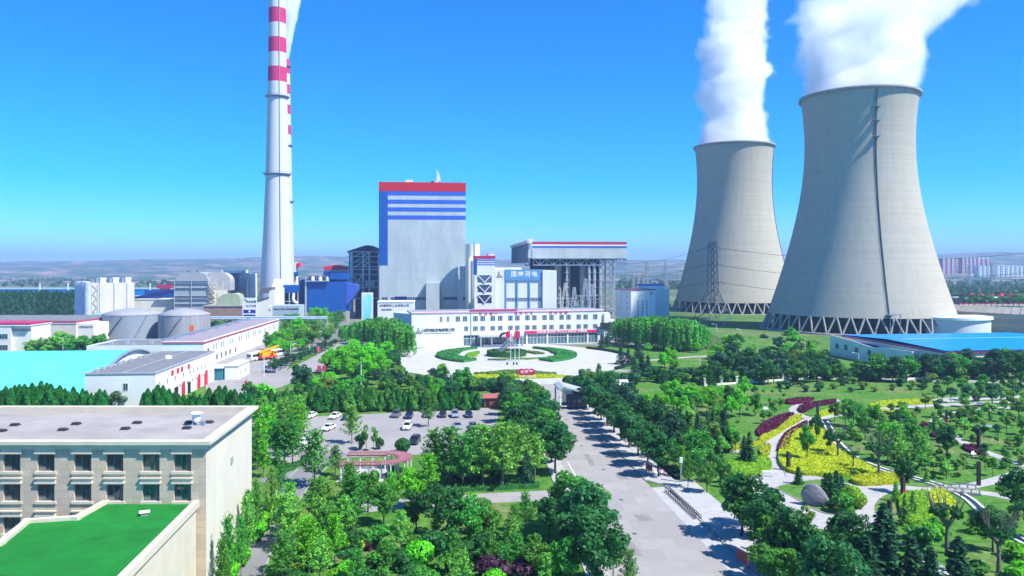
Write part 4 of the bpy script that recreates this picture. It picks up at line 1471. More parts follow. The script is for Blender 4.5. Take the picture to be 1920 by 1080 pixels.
for px, py in ((28, 798), (143, 796), (118, 807), (257, 794), (235, 805), (355, 793), (350, 804), (392, 793), (3, 809), (-60, 798), (-90, 809)):
    X, Y = G(px, py, hz)
    m = MB().box(X + 84 - 0.55, X + 84 + 0.55, Y - 90 - 0.45, Y - 90 + 0.45, hz, hz + 0.12).box(X + 84 - 0.45, X + 84 + 0.45, Y - 90 - 0.35, Y - 90 + 0.35, hz + 0.12, hz + 0.3)
    m.build('roof_hatch', mat('roof_hatch_dark', (0.05, 0.05, 0.06), 0.6), r)
X, Y = G(368, 797, hz)
f = thing('roof_ventilator', 'white round rooftop ventilator on legs near the right end of the hotel roof', 'ventilator', (X, Y, hz))
m = MB()
for a in (45, 135, 225, 315): m.beam((0.55 * math.cos(R(a)), 0.55 * math.sin(R(a)), 0), (0.42 * math.cos(R(a)), 0.42 * math.sin(R(a)), 0.75), 0.09)
m.beam((-0.8, -0.5, 0.06), (1.2, -0.3, 0.06), 0.1)
m.build('leg', STEEL, f)
MB().lathe([(0.5, 0.55), (0.55, 0.9), (0.5, 1.3), (0.42, 1.45)], 20).build('housing', WHITE, f)
MB().lathe([(0.3, 1.45), (0.85, 1.5), (0.9, 1.62), (0.55, 1.75), (0.05, 1.8)], 20).build('cap', WHITE, f)
MB().box(0.6, 1.2, -0.4, 0.2, 0.1, 0.55).build('motor', STEELB, f)

GZ = 10.4
poly = [G(-150, 1180, GZ), G(-150, 1100, GZ), G(0, 1022, GZ), G(52, 980, GZ), G(144, 974, GZ), G(197, 944.5, GZ), G(368, 945, GZ), G(235, 1080, GZ), G(130, 1190, GZ)]
poly = [(x, min(y, 89.9)) for x, y in poly]
r = thing('hotel_annex', 'low annex with a bright green roof and pale zigzag parapet', 'building', (poly[3][0], poly[3][1], 0))
lp = [(x - poly[3][0], y - poly[3][1]) for x, y in poly]
MB().prism(lp, 0, GZ - 0.02).build('wall', STONET, r)
MB().prism(lp, GZ - 0.019, GZ + 0.02, bottom=False).build('roof', bricks('green_roof_coating', (0.007, 0.205, 0.024), (0.006, 0.155, 0.02), 9.0, 2.0, 0.03, 0.85, 'XY', 0.16), r)
m = MB()
L = [Vector(p) for p in lp]
for a, b, off in ((1, 2, -1), (2, 3, -1), (3, 4, -1), (4, 5, -1), (6, 7, -1), (7, 8, -1)):
    d = (L[b] - L[a]).normalized()
    n = Vector((-d.y, d.x))
    ext = d * 0.45
    c = [L[a] - ext + n * 0.34, L[b] + ext + n * 0.34, L[b] + ext - n * 0.34, L[a] - ext - n * 0.34]
    q0 = 0.004 * a
    m.prism([tuple(p) for p in c], GZ - 0.35, GZ + 0.38 + q0)
m.build('parapet', STONET, r)
X, Y = G(271, 966, GZ)
f = thing('roof_vent_box', 'small white capped vent standing alone on the green roof', 'vent', (X, Y, GZ + 0.02), R(25))
MB().box(-0.38, 0.38, -0.3, 0.3, 0, 0.28).build('housing', CONC, f)
MB().box(-0.55, 0.55, -0.42, 0.42, 0.3, 0.42).build('cap', WHITE, f)

# ---- workshop with red doors
wx, wy = -112.3, 203.5
r = thing('workshop', 'white workshop with grey felt roof and red doors along its right side', 'workshop', (wx, wy, 0), TH)
WW, WD, WH = 17.8, 53, 9.9
MB().box(0, WW, 0, WD, 0, WH - 0.3).build('wall', WHITE2, r)
MB().box(0.3, WW - 0.3, 0.3, WD - 0.3, WH - 0.29, WH - 0.1).build('roof', GREYR, r)
m = MB()
for a in ((-0.2, WW + 0.2, -0.2, 0.3), (-0.2, WW + 0.2, WD - 0.3, WD + 0.2), (-0.2, 0.3, 0.3, WD - 0.3), (WW - 0.3, WW + 0.2, 0.3, WD - 0.3)):
    m.box(*a, WH - 0.29, WH + 0.12)
m.box(WW / 2 - 0.1, WW / 2 + 0.1, 0.3, WD - 0.3, WH - 0.1, WH + 0.02)
m.build('coping', mat('grey_coping', (0.38, 0.38, 0.42), 0.7), r)
m = MB()
m.lathe([(1.1, 0), (1.1, 0.4), (0.8, 0.9), (0.1, 1.1)], 16, (WW * 0.55, 33))
m.v = [(x, y, q + WH - 0.1) for x, y, q in m.v]
m.build('roof_dome', WHITE, r)
m = MB()
for y in (4, 8, 12, 19, 22, 27, 34, 38, 46): m.box(0.6, 1.4, y, y + 0.9, WH - 0.1, WH + 0.7)
m.build('roof_fan', STEEL, r)
window(r, 10.2, -0.02, 5.2, 1.3, 2.0, FRAMEW, GLASS, 1)
for y0, y1, h, mm in ((8, 11, 3.4, DARK), (14.5, 17.5, 3.6, DARK), (20.5, 23.5, 4.2, RED), (26, 28.5, 3.4, DARK), (35, 38, 4.4, RED), (42, 45.5, 4.6, RED)):
    MB().box(WW - 0.05, WW + 0.12, y0, y1, 0, h).build('door', mm, r)
for y in (3, 9, 15, 22, 28, 31, 35, 39, 43, 47, 50):
    window(r, WW + 0.02, y, 5.6, 0.9, 1.5, FRAMEW, GLASS, 0, R(90))
for y in (12, 16.5, 20, 26): MB().box(WW + 0.01, WW + 0.15, y, y + 1.6, 7.4, 8.8).build('red_sign', RED, r)
m = MB()
for y in (18.5, 25, 30, 33, 40, 48): m.box(WW + 0.02, WW + 0.6, y, y + 0.9, 4.0, 4.8)
m.build('air_conditioner', FRAMEW, r)

# ---- barrel vault store with turquoise roof
bxr = -120.0
r = thing('barrel_store', 'long store with a turquoise barrel vault roof and white end wall', 'storehouse', (bxr, 219, 0), TH)
arc = [(30 - 31 * math.cos(R(a)), -9.6 + 31 * 0.62 * math.sin(R(a))) for a in range(28, 153, 4)]
y0a, z0a = arc[0]
arcp = [(p[0], p[1] + 1.3) for p in arc]
n = len(arcp)
m = MB()
v = [(-150, p[0], p[1]) for p in arcp] + [(0.4, p[0], p[1]) for p in arcp]
m.add(v, [(i + 1, i, n + i, n + i + 1) for i in range(n - 1)], 0, True)
m.build('roof', CYANR, r)
m = MB()
prof = [(arcp[0][0] + 0.3, 0)] + [(p[0], p[1] - 0.25) for p in arcp] + [(arcp[-1][0] - 0.3, 0)]
m.add([(0, p[0], p[1]) for p in prof], [tuple(range(len(prof) - 1, -1, -1))])
m.box(-150, 0, arcp[0][0] + 0.3, arcp[0][0] + 0.5, 0, arcp[0][1])
m.build('wall', WHITE, r)
m = MB().tube([(0.45, p[0], p[1] + 0.05) for p in arcp], 0.45, 6)
m.build('verge', STEELB, r)

# ---- long two storey white works building
r = thing('long_works_building', 'long white building with purple grey roof, red trim and a car yard beside it', 'works building', (-131.0, 290, 0), R(4.2))
LW, LD, LH = 15.0, 124, 10.0
MB().box(0, LW, 0, LD, 0, LH - 0.8).build('wall', WHITE2, r)
MB().box(-0.3, LW + 0.3, -0.3, LD + 0.3, LH - 0.8, LH - 0.35).build('red_trim', MAGENTA, r)
MB().box(-0.25, LW + 0.25, -0.25, LD + 0.25, LH - 0.35, LH).build('white_trim', WHITE, r)
MB().box(0.3, LW - 0.4, 0.2, LD - 0.2, LH, LH + 0.06).build('roof', mat('mauve_roof', (0.30, 0.27, 0.32), 0.85, 0.1, 0.2), r)
m = MB().box(-0.25, 0.4, -0.25, LD, LH, LH + 0.9)
for i in range(7): m.box(2.0, 2.3, 6 + i * 17, 12 + i * 17, LH + 0.06, LH + 0.8)
m.build('parapet', STEELB, r)
for y in (12, 15, 22, 25, 35, 38, 48, 51, 60, 63, 72, 75, 82, 85, 92, 95, 102, 105, 112, 115):
    window(r, LW + 0.02, y, 5.4, 1.4, 2.4, FRAMEW, GLASSB, 1, R(90))
for y in (16, 22, 28, 34, 42): window(r, LW + 0.02, y, 1.2, 2.4, 2.2, FRAMEW, GLASS, 1, R(90))
emblem(r, facing_right(LW + 0.02, 5.5, 6.6), 2.6)
r = thing('flat_roof_annex', 'low white annex with grey roof in front of the two round tanks', 'works building', (-169.5, 308, 0), R(4.2))
MB().box(0, 38, 0, 26, 0, 6.0).build('wall', WHITE2, r)
MB().box(0.3, 37.7, 0.3, 25.7, 6.0, 6.1).build('roof', GREYR, r)
m = MB()
for a in ((0, 38, 0, 0.3), (0, 38, 25.7, 26), (0, 0.3, 0.3, 25.7), (37.7, 38, 0.3, 25.7)): m.box(*a, 6.0, 6.5)
m.build('parapet', WHITE, r)
m = MB()
for x, y in ((6, 6), (11, 9), (15, 5), (20, 11)): m.box(x, x + 1.4, y, y + 1.2, 6.1, 7.2)
m.tube([(4, 20, 7), (34, 20, 7)], 0.3, 6)
m.build('roof_unit', STEEL, r)
r = thing('gate_lodge', 'small white lodge with a teal shutter at the end of the workshop', 'lodge', G(408, 713) + (0,), TH)
MB().box(-4, 1.5, 0, 8, 0, 4.0).build('wall', mat('teal_shutter', (0.03, 0.20, 0.26), 0.5), r)
MB().box(2.0, 6.5, 1, 16, 0, 4.6).build('white_wall', WHITE2, r)
m = MB().box(-4.4, 1.9, -0.5, 8.5, 4.0, 4.3).box(1.9, 6.8, 0.7, 16.3, 4.6, 4.9)
m.build('roof', WHITE, r)
window(r, 6.52, 4, 1.4, 1.2, 1.6, FRAMEW, GLASS, 1, R(90))
window(r, 6.52, 10, 1.4, 1.2, 1.6, FRAMEW, GLASS, 1, R(90))

# ---- two round tanks
TANKM = mat('tank_grey', (0.27, 0.305, 0.345), 0.6, 0.06, 0.2, stretch=(1, 1, 0.1))
TANKR = mat('rusty_tank_grey', (0.33, 0.35, 0.38), 0.6, 0.16, 0.45, stretch=(2.0, 2.0, 0.06), col2=(0.24, 0.20, 0.19))
for px, Y, rad_, zt_, lab, mm in ((249, 404, 14.4, 13.2, 'larger clean grey round tank on the left of the pair', TANKM), (346, 398, 12.5, 13.4, 'streaky grey round tank with an orange patch, right of the pair', TANKR)):
    r = thing('storage_tank', lab, 'storage tank', (X_at(px, Y), Y, 0), 0, 'pair of round storage tanks')
    MB().lathe([(rad_, 0), (rad_, zt_)], 56, cap=False).build('shell', mm, r)
    MB().lathe([(rad_ + 0.15, zt_), (rad_ + 0.15, zt_ + 0.3), (rad_ * 0.6, zt_ + 2.2), (rad_ * 0.2, zt_ + 3.1), (0.05, zt_ + 3.2)], 56, cap=False).build('roof', mat('tank_roof', (0.31, 0.315, 0.35), 0.7, 0.08, 0.2), r)
    for a0, a1 in (((-118, -82), (-62, -38)) if px < 300 else ((-110, -72),)):
        pts = [((rad_ + 0.7) * math.cos(R(a0 + (a1 - a0) * t / 8)), (rad_ + 0.7) * math.sin(R(a0 + (a1 - a0) * t / 8)), 1.5 + (zt_ - 1.5) * t / 8) for t in range(9)]
        m = MB()
        for p, q in zip(pts[:-1], pts[1:]): m.beam(p, q, 0.9, 0.5)
        m.build('stair', STEELB, r)
    if px > 300:
        pts = []
        m = MB()
        for k in range(3):
            a0, a1 = R(-56 + k * 3), R(-53 + k * 3)
            m.add([((rad_ + 0.05) * math.cos(t), (rad_ + 0.05) * math.sin(t), q) for t, q in ((a0, 4.5), (a1, 4.5), (a1, 8.6), (a0, 8.6))], [(0, 1, 2, 3)])
        m.build('orange_patch', mat('orange_primer', (0.60, 0.10, 0.03), 0.7), r)

# ---- storage silos
SY = 480.0
sx = X_at(172, SY)
r = thing('ash_silo_block', 'tall cream silo block with three roof filters left of the chimney', 'silo', (sx, SY, 0), R(47))
sh = Z_at(531, SY)
MB().box(0, 25.5, 0, 22, 0, sh).build('wall', mat('silo_cream', (0.56, 0.535, 0.46), 0.8, 0.07, 0.2, stretch=(1, 1, 0.2)), r)
for x in (4.4, 13.0, 20.8): MB().box(x - 0.22, x + 0.22, -0.15, -0.003, 0, sh).build('joint', STEELB, r)
tubem = mat('shadow_blue_sheet', (0.52, 0.58, 0.68), 0.5)  # bluish tone paints in the shade on this side of the block
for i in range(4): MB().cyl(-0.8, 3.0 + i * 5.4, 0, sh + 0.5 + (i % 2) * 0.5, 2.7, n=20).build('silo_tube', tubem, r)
for x in (6.0, 13.6, 21.2):
    MB().box(x, x + 3.4, 3, 6.4, sh, sh + 2.6).box(x - 0.3, x + 3.7, 2.7, 6.7, sh + 2.55, sh + 3.3).build('roof_filter', WHITE, r)
    MB().box(x - 2.4, x - 0.6, 3, 5.6, sh, sh + 2.9).build('roof_fan', STEELB, r)
m = MB().box(0, 25.5, -0.1, -0.02, sh + 1.0, sh + 1.1)
for i in range(16): m.beam((25.5 * i / 15, -0.05, sh), (25.5 * i / 15, -0.05, sh + 1.1), 0.12)
m.build('railing', STEELB, r)
m = MB()
for k in range(5):
    m.beam((0.6, -0.9, k * 5.4), (3.0, -0.9, k * 5.4 + 2.7), 0.3).beam((3.0, -0.9, k * 5.4 + 2.7), (0.6, -0.9, k * 5.4 + 5.4), 0.3)
m.beam((3.3, -0.9, 0), (3.3, -0.9, sh), 0.25)
m.build('stair', STEEL, r)

# ---- beige warehouses at the far left
r = thing('warehouse', 'long beige warehouse with crimson trim behind the trees at the far left', 'warehouse', (X_at(-120, 372), 372, 0), R(2))
ww = 66.0
wh = Z_at(602, 372)
MB().box(0, ww, 0, 46, 0, wh - 1.4).build('wall', BEIGE, r)
MB().box(-0.3, ww + 0.3, -0.3, 46.3, wh - 1.4, wh - 1.0).build('white_trim', WHITE, r)
MB().box(-0.35, ww + 0.35, -0.35, 46.35, wh - 1.0, wh - 0.3).build('crimson_trim', MAGENTA, r)
MB().box(0, ww, 0, 46, wh - 0.3, wh).build('roof', GREYR, r)
MB().box(0, 0, 0, 0, 0, 0)
m = MB()
for x in (18, 36, 52): m.box(x - 0.15, x + 0.15, -0.12, -0.003, 0, wh - 1.45)
m.build('joint', STEELB, r)
MB().box(ww - 0.02, ww + 0.02 + 8, 1, 44, 0, wh - 1.5).build('end_bay', mat('sunlit_end_panel', (0.74, 0.71, 0.62), 0.7, 0.05, 0.2), r)  # paler copy of the wall colour stands for sun on the end face
text('公用设备仓库', 1.1, LETD, r, facing_front(ww + 4.1, 0.95, wh - 3.2), spacing=1.05)
MB().box(ww + 2.5, ww + 5, 0.9, 0.99, 0, 4.2).build('door', GREYS, r)
r = thing('small_warehouse', 'smaller beige block with red lettering at the left edge', 'warehouse', (X_at(-60, 322), 322, 0), R(2))
wh = Z_at(606, 322)
MB().box(0, 17.5, 0, 16, 0, wh - 1.2).build('wall', mat('pale_block', (0.70, 0.67, 0.62), 0.8, 0.05, 0.2), r)
MB().box(17.5, 25.0, 1.5, 16, 0, wh - 1.2).build('end_bay', mat('sunlit_end_panel', (0.74, 0.71, 0.62), 0.7), r)
MB().box(-0.3, 25.3, -0.3, 16.3, wh - 1.2, wh - 0.7).build('white_trim', WHITE, r)
MB().box(-0.35, 25.35, -0.35, 16.35, wh - 0.7, wh).build('crimson_trim', MAGENTA, r)
text('材料设备仓库', 1.25, LETR, r, facing_front(21.3, 1.44, wh - 3.1), spacing=0.98)
for k in range(2):
    window(r, 14.5, -0.02, 3.2 + 4.6 * k, 3.6, 2.2, FRAMEW, GLASSG, 2)
r = thing('grey_shed', 'grey shed with turquoise eaves between warehouse and tanks', 'shed', (X_at(171, 425), 425, 0), 0)
wh = Z_at(590, 425)
MB().box(0, 22, 0, 30, 0, wh - 2).build('wall', GREYW, r)
MB().box(-0.2, 22.2, -0.2, 30.2, wh - 2, wh - 1.2).build('crimson_trim', MAGENTA, r)
MB().box(-0.3, 22.3, -0.3, 30.3, wh - 1.2, wh).build('roof', CYANR, r)

# ---- grey desulphurising hall with rounded duct
FY = 540.0
fx = X_at(328, FY)
r = thing('desulphurising_hall', 'grey ribbed hall with a rounded duct end and cream stair left of the chimney', 'filter building', (fx, FY, 0), TH)
zf = lambda py: Z_at(py, FY)
LF = lambda px: loc_x(px, fx, FY)
fw = LF(391)
prof = [(0, zf(526)), (0, 0), (0, 0)]
m = MB()
m.extrude_y([(0, zf(585)), (fw, zf(585)), (fw, zf(526)), (LF(385), zf(514)), (LF(372), zf(510)), (LF(345), zf(511)), (LF(334), zf(515)), (0, zf(526))], 0, 24)
m.build('wall', GREYS, r)
m = MB()
for p in (526, 530, 539, 554, 560, 569): m.box(-0.8, fw + 0.6, -0.9, -0.1, zf(p + 0.9), zf(p))
for x in (0, fw * 0.5, fw): m.beam((x, -0.8, 0), (x, -0.8, zf(525)), 0.4)
m.build('walkway', STEEL, r)
m = MB()
for p in (343, 361): m.beam((LF(357 + (p - 352)), 5, zf(510)), (LF(357 + (p - 352)), 5, zf(508)), 0.9)
m.build('roof_stub', BLACK, r)
m = MB()
cxp, czp, rr = LF(412), zf(529), zf(511.5) - zf(529)
arcp = [(cxp + rr * math.cos(R(a)), czp + rr * math.sin(R(a))) for a in range(0, 91, 9)]
m.extrude_y([(LF(388), zf(545)), (cxp + rr, zf(545))] + arcp + [(LF(388), czp + rr)], 3, 14)
m.build('duct', mat('dull_grey_sheet', (0.46, 0.45, 0.44), 0.6), r)
m = MB()
y = -1.5
for i in range(6):
    a, b = zf(585 - i * 9), zf(585 - i * 9 - 9)
    xa, xb = (LF(396), LF(405)) if i % 2 == 0 else (LF(405), LF(396))
    m.beam((xa, y, a), (xb, y, b), 0.7, 0.5)
    m.box(min(xa, xb) - 0.5, max(xa, xb) + 0.5, y - 0.6, y + 2.4, b - 0.2, b)
for p in (395, 408, 420): m.beam((LF(p), y, 0), (LF(p), y, zf(530)), 0.4)
m.build('stair', mat('cream_steel', (0.66, 0.58, 0.42), 0.6), r)
m = MB()
m.box(LF(394), LF(424), 2, 12, 0, zf(545))
m.build('lower_wall', CREAM, r)
r = thing('fan_house', 'dark fronted house with a flat white roof and pale end pipes, left of the chimney', 'building', (X_at(424, 575), 575, 0), TH)
zq = lambda py: Z_at(py, 575)
fw = span(424, 462, 575)[1]
MB().box(0, fw * 0.58, 0, 16, 0, zq(512)).build('wall', mat('slate_sheet', (0.12, 0.17, 0.27), 0.6), r)
MB().box(fw * 0.58 + 0.01, fw, 1, 16, zq(524), zq(512)).build('end_wall', GREYW, r)
MB().box(-3.0, fw * 0.8, -1, 17, zq(512), zq(506.5)).build('roof', WHITE, r)
MB().box(fw, fw + 5, 4, 12, 0, zq(513)).build('white_shaft', WHITE, r)
m = MB()
for i in range(4): m.cyl(fw * (0.62 + 0.11 * i), 2.0, 0, zq(524), 0.9, n=10)
for p in (530, 538, 546): m.box(fw * 0.55, fw * 1.08, -0.5, 2, zq(p + 0.8), zq(p))
m.build('pipework', STEEL, r)
r = thing('green_vat', 'pale olive round topped vat behind the white billboard', 'storage tank', (X_at(432, 500), 500, 0), TH)
zq = lambda py: Z_at(py, 500)
m = MB().box(-8, 6, 0, 12, zq(574), zq(561))
m.extrude_y([(-8, zq(561)), (6, zq(561)), (5, zq(553)), (2.5, zq(550)), (-4, zq(551.5)), (-7, zq(556))], 0, 12)
m.build('vessel', mat('olive_paint', (0.36, 0.42, 0.28), 0.6), r)
MB().box(-15.5, 10.5, -4, 12, 0, zq(574)).build('wall', mat('brown_brick', (0.30, 0.20, 0.16), 0.9), r)
MB().box(-16, 11, -4.5, 12.5, zq(574) + 0.01, zq(572)).build('coping', CONC, r)
r = thing('lime_shed', 'cream walled shed with dark sloping roofs at the chimney foot', 'shed', (X_at(481, 490), 490, 0), TH)
zq = lambda py: Z_at(py, 490)
lw = span(481, 515, 490)[1]
m = MB().extrude_y([(0, 0), (lw * 0.7, 0), (lw * 0.7, zq(558)), (0, zq(566))], 0, 14)
m.box(lw * 0.7 + 0.01, lw, 0, 16, 0, zq(545))
m.build('wall', CREAM, r)
m = MB().extrude_y([(-1, zq(566)), (lw * 0.7, zq(558)), (lw * 0.7, zq(556)), (-1, zq(564))], -0.5, 14.5)
m.extrude_y([(0.5, zq(551)), (lw * 0.78, zq(550)), (lw * 0.74, zq(539)), (2.2, zq(540))], 4, 15)
m.build('roof', mat('plum_roof', (0.13, 0.12, 0.16), 0.7), r)
for x in (1.2, 3.4, 6.2): MB().box(x, x + 1.1, -0.1, 0.1, 1.5, 5).build('door', DARK, r)
m = MB().add([(lw * 0.55, 16, zq(540)), (lw * 1.15, 16, zq(540)), (lw * 1.15, 20, zq(524)), (lw * 0.62, 20, zq(524))], [(0, 1, 2, 3)])
m.box(lw * 0.6, lw * 1.15, 16.02, 22, 0, zq(540.5))
m.build('duct_cover', WHITE, r)
r = thing('conveyor_head_house', 'small white house with a red gable seen right of the chimney foot', 'building', (X_at(547, 640), 640, 0), TH)
zq = lambda py: Z_at(py, 640)
MB().box(-5, 3.4, 0, 10, 0, zq(492)).build('wall', CREAM, r)
MB().box(0, 5.6, -3, -0.05, zq(518), zq(510)).build('blue_wall', BLUE, r)
m = MB().extrude_y([(3.41, zq(499)), (7.0, zq(500)), (6.4, zq(495)), (5.3, zq(492.5)), (3.41, zq(494))], 0, 10)
m.build('roof', mat('scarlet_roof', (0.72, 0.004, 0.05), 0.5), r)
r = thing('fan_hopper', 'blue hopper with white pipes on steel legs between chimney and precipitator', 'hopper', (X_at(526, 515), 515, 0), TH)
zq = lambda py: Z_at(py, 515)
hw2 = span(526, 560, 515)[1]
MB().box(0, hw2, 0, 14, zq(549), zq(535)).build('hopper', BLUE, r)
m = MB()
for x in (0.3, 5.8, hw2 - 0.4): m.beam((x, -0.3, 0), (x, -0.3, zq(549)), 0.5)
m.beam((0, -0.3, zq(565)), (hw2, -0.3, zq(565)), 0.4)
m.build('frame', STEEL, r)
m = MB().tube([(8.5, 0.5, zq(550)), (8.3, -0.5, zq(560)), (9.3, -0.8, zq(566)), (11.5, -0.8, zq(569))], 0.9, 8)
m.build('pipe', WHITE, r)
MB().box(0.5, hw2 + 4, 6, 16, 0, zq(549)).build('wall', BLUED, r)
r = thing('billboard', 'tall white billboard with two lines of writing and a navy panel', 'billboard', (X_at(454.5, 440), 440, 0), R(3))
zq = lambda py: Z_at(py, 440)
bw2 = X_at(481, 440) - X_at(454.5, 440)
MB().box(0, bw2, 0, 0.8, zq(596), zq(558.5)).build('board', WHITE, r)
MB().box(0.6, bw2 - 0.7, -0.06, -0.01, zq(587.2), zq(580.8)).build('navy_panel', mat('navy_panel', (0.02, 0.025, 0.33), 0.5), r)
MB().box(0.6, bw2 - 0.7, -0.06, -0.01, zq(592.8), zq(590)).build('navy_strip', mat('navy_panel', (0.02, 0.025, 0.33), 0.5), r)
text('安全发展', 1.45, LETD, r, facing_front(bw2 * 0.60, -0.04, zq(566)), spacing=1.0, bold=0.02)
text('以人为本', 1.45, LETD, r, facing_front(bw2 * 0.60, -0.04, zq(574)), spacing=1.0, bold=0.02)
emblem(r, facing_front(1.8, -0.04, zq(562)), 1.7)
MB().beam((0.5, 0.4, 0), (0.5, 0.4, zq(596)), 0.5).beam((bw2 - 0.5, 0.4, 0), (bw2 - 0.5, 0.4, zq(596)), 0.5).build('leg', STEEL, r)
MB().lathe([(0.1, 0), (0.7, 0), (0.7, 0.05)], 12).xform(facing_front(bw2 * 0.5, -0.1, zq(584)) @ Matrix.Scale(0.9, 4)).build('white_mark', LETW, r)
r = thing('slogan_building', 'low grey green building with dark lettering left of the precipitator', 'building', (X_at(502, 455), 455, 0), R(3))
zq = lambda py: Z_at(py, 455)
sw = X_at(560.5, 455) - X_at(502, 455)
MB().box(2.6, sw, 0, 14, 0, zq(573)).build('wall', mat('sage_render', (0.36, 0.44, 0.48), 0.8, 0.05, 0.2), r)
MB().box(0, 2.59, -0.2, 14, 0, zq(574)).build('white_wall', WHITE2, r)
text('安全生产环保 科学发展创新', 1.15, LETD, r, facing_front(2.6 + (sw - 2.6) / 2, -0.04, zq(580)), spacing=1.08, bold=0.03)
emblem(r, facing_front(1.3, -0.22, zq(580.5)), 1.8)
r = thing('pipe_bridge', 'pale blue pipe bridge running across in front of the precipitator', 'pipe bridge', (X_at(392, 425), 425, 0), R(1))
zq = lambda py: Z_at(py, 425)
L_ = X_at(612, 425) - X_at(392, 425)
m = MB()
for k, zz in enumerate((9.4, 10.2)): m.tube([(0, k * 0.9, zz), (L_, k * 0.9, zz)], 0.42, 8)
m.build('pipe', mat('pale_blue_pipe', (0.42, 0.55, 0.66), 0.5), r)
m = MB()
for i in range(9):
    m.beam((L_ * i / 8, 0.4, 0), (L_ * i / 8, 0.4, 9), 0.5).beam((L_ * i / 8, -0.8, 9), (L_ * i / 8, 2, 9), 0.4)
m.build('trestle', CONC, r)

# ---- blue windbreak fence round the coal yard, conveyor and stacker
r = thing('windbreak_fence', 'long tall blue windbreak fence of the coal yard at the far left', 'fence', (X_at(-200, 800), 800, 0), R(1))
fl = X_at(332, 800) - X_at(-200, 800)
MB().box(0, fl, 0, 1, 0, 14.5).build('panel', mat('windbreak_blue', (0.002, 0.21, 0.60), 0.6, 0.08, 0.05), r)
MB().box(0, fl, -0.5, 1.2, 14.51, 16.2).build('top_rail', mat('pale_rail', (0.45, 0.66, 0.82), 0.6), r)
MB().box(fl * 0.85, fl, -3, -2, 7.0, 8.4).build('lower_rail', mat('pale_rail', (0.45, 0.66, 0.82), 0.6), r)
m = MB()
for px in (76, 128, 281, 320): m.beam((X_at(px, 800) - X_at(-200, 800), -4, 0), (X_at(px, 800) - X_at(-200, 800), -4, 21 if px != 320 else 16), 1.0)
m.build('floodlight_mast', WHITE, r)
r = thing('conveyor_gallery', 'blue inclined conveyor gallery behind the silos', 'conveyor', (X_at(254, 640), 640, 0))
zq = lambda py: Z_at(py, 640)
m = MB()
a, b = (0, 0, zq(560)), (X_at(334, 640) - X_at(254, 640), 20, zq(541))
m.beam(a, b, 4, 3.2)
m.build('gallery', BLUED, r)
m = MB()
for t in (0.25, 0.5, 0.75, 0.95): m.beam((b[0] * t, 20 * t, 0), (b[0] * t, 20 * t, a[2] + (b[2] - a[2]) * t - 1.6), 1.0)
m.build('trestle', STEELB, r)
MB().box(-4, b[0] + 4, 24, 26, 0, zq(546)).build('blue_screen', BLUE, r)
r = thing('coal_stacker', 'crimson coal stacker above the blue conveyor', 'stacker', (X_at(309, 760), 760, 0))
zq = lambda py: Z_at(py, 760)
MB().box(-7, 7.5, -2, 3, zq(541), zq(534)).build('cab', MAGENTA, r)
m = MB().beam((-4, 0, zq(534)), (1, 0, zq(525)), 0.8).beam((4, 0, zq(534)), (1, 0, zq(525)), 0.8).beam((1, 0, zq(526)), (9, 0, zq(536)), 0.5).beam((1, 0, zq(526)), (-9, 0, zq(537)), 0.5)
m.box(-4, 4, -2, 3, 0, zq(541.2))
m.build('mast', mat('dark_plum_steel', (0.08, 0.02, 0.07), 0.6), r)
r = thing('cream_wall_building', 'low cream building between silo block and grey hall', 'building', (X_at(246, 560), 560, 0))
MB().box(0, 34, 0, 12, 0, Z_at(562, 560)).build('wall', CREAM, r)
m = MB().box(18, 36, -2, 13, Z_at(562, 560) + 0.01, Z_at(560, 560)).box(-0.2, 17.9, -0.3, 12.2, Z_at(562, 560) + 0.01, Z_at(561, 560))
m.build('roof', BEIGE, r)

# ------------------------------------------------------------------ office building behind the plaza
OR = math.atan2(23, 92.5)
OX, OYY = -47.0, 362.0
r = thing('office_building', 'wide white three storey office with red rooftop slogan facing the plaza', 'office', (OX, OYY, 0), OR)
OW = math.hypot(23, 92.5)
OH = 16.5


def ol(px):
    k = (px - 960) / FOC
    return (k * OYY - OX) / (math.cos(OR) - k * math.sin(OR))


m = MB()
gx0, gx1 = ol(869), OW - 3
holes = [(gx0, gx1, 0.3, 5.3)]
winA = [(827, 5.5), (840, 5.5), (858.5, 9), (872, 9), (891.5, 9.5), (905, 9.5), (924, 9.5), (938, 9.5), (957, 9.5), (970, 9.5), (989, 9.5), (1002, 9.5), (1021, 9.5), (1034, 9.5), (1053, 9.5), (1066, 9.5), (1085, 9.5), (1098, 9.5), (1116, 9.5)]
winB = [(874, 8)] + [q for q in winA if q[0] > 880]
m.box(0, OW, 5.9, 18, 0, OH - 0.5)
m.wall(OW, OH - 0.5, holes, 0, 0, 0, 5.8)
m.add([(0, 0, 0), (0, 5.9, 0), (0, 5.9, OH - 0.5), (0, 0, OH - 0.5), (OW, 0, 0), (OW, 5.9, 0), (OW, 5.9, OH - 0.5), (OW, 0, OH - 0.5), ], [(1, 0, 3, 2), (4, 5, 6, 7), (3, 7, 6, 2)])
m.build('wall', WHITE2, r)
MB().box(-0.3, OW + 0.3, -0.35, 18.3, OH - 0.49, OH - 0.1).build('crimson_trim', mat('pink_trim', (0.62, 0.30, 0.42), 0.6), r)
MB().box(-0.1, OW + 0.1, -0.15, 18.1, OH - 0.09, OH + 0.2).build('parapet', WHITE, r)
MB().box(0.4, OW - 0.4, 0.4, 17.6, OH + 0.2, OH + 0.28).build('roof', mat('mauve_roof', (0.30, 0.27, 0.32), 0.85), r)
MB().box(ol(881), ol(970), -0.45, 0.6, OH + 0.29, OH + 0.9).build('roof_sign_rail', MAGENTA, r)
for px, wpx in winA: window(r, ol(px), -0.02, 11.8, wpx * 0.262, 2.75, FRAMEW, GLASSB, 2, t=0.14)
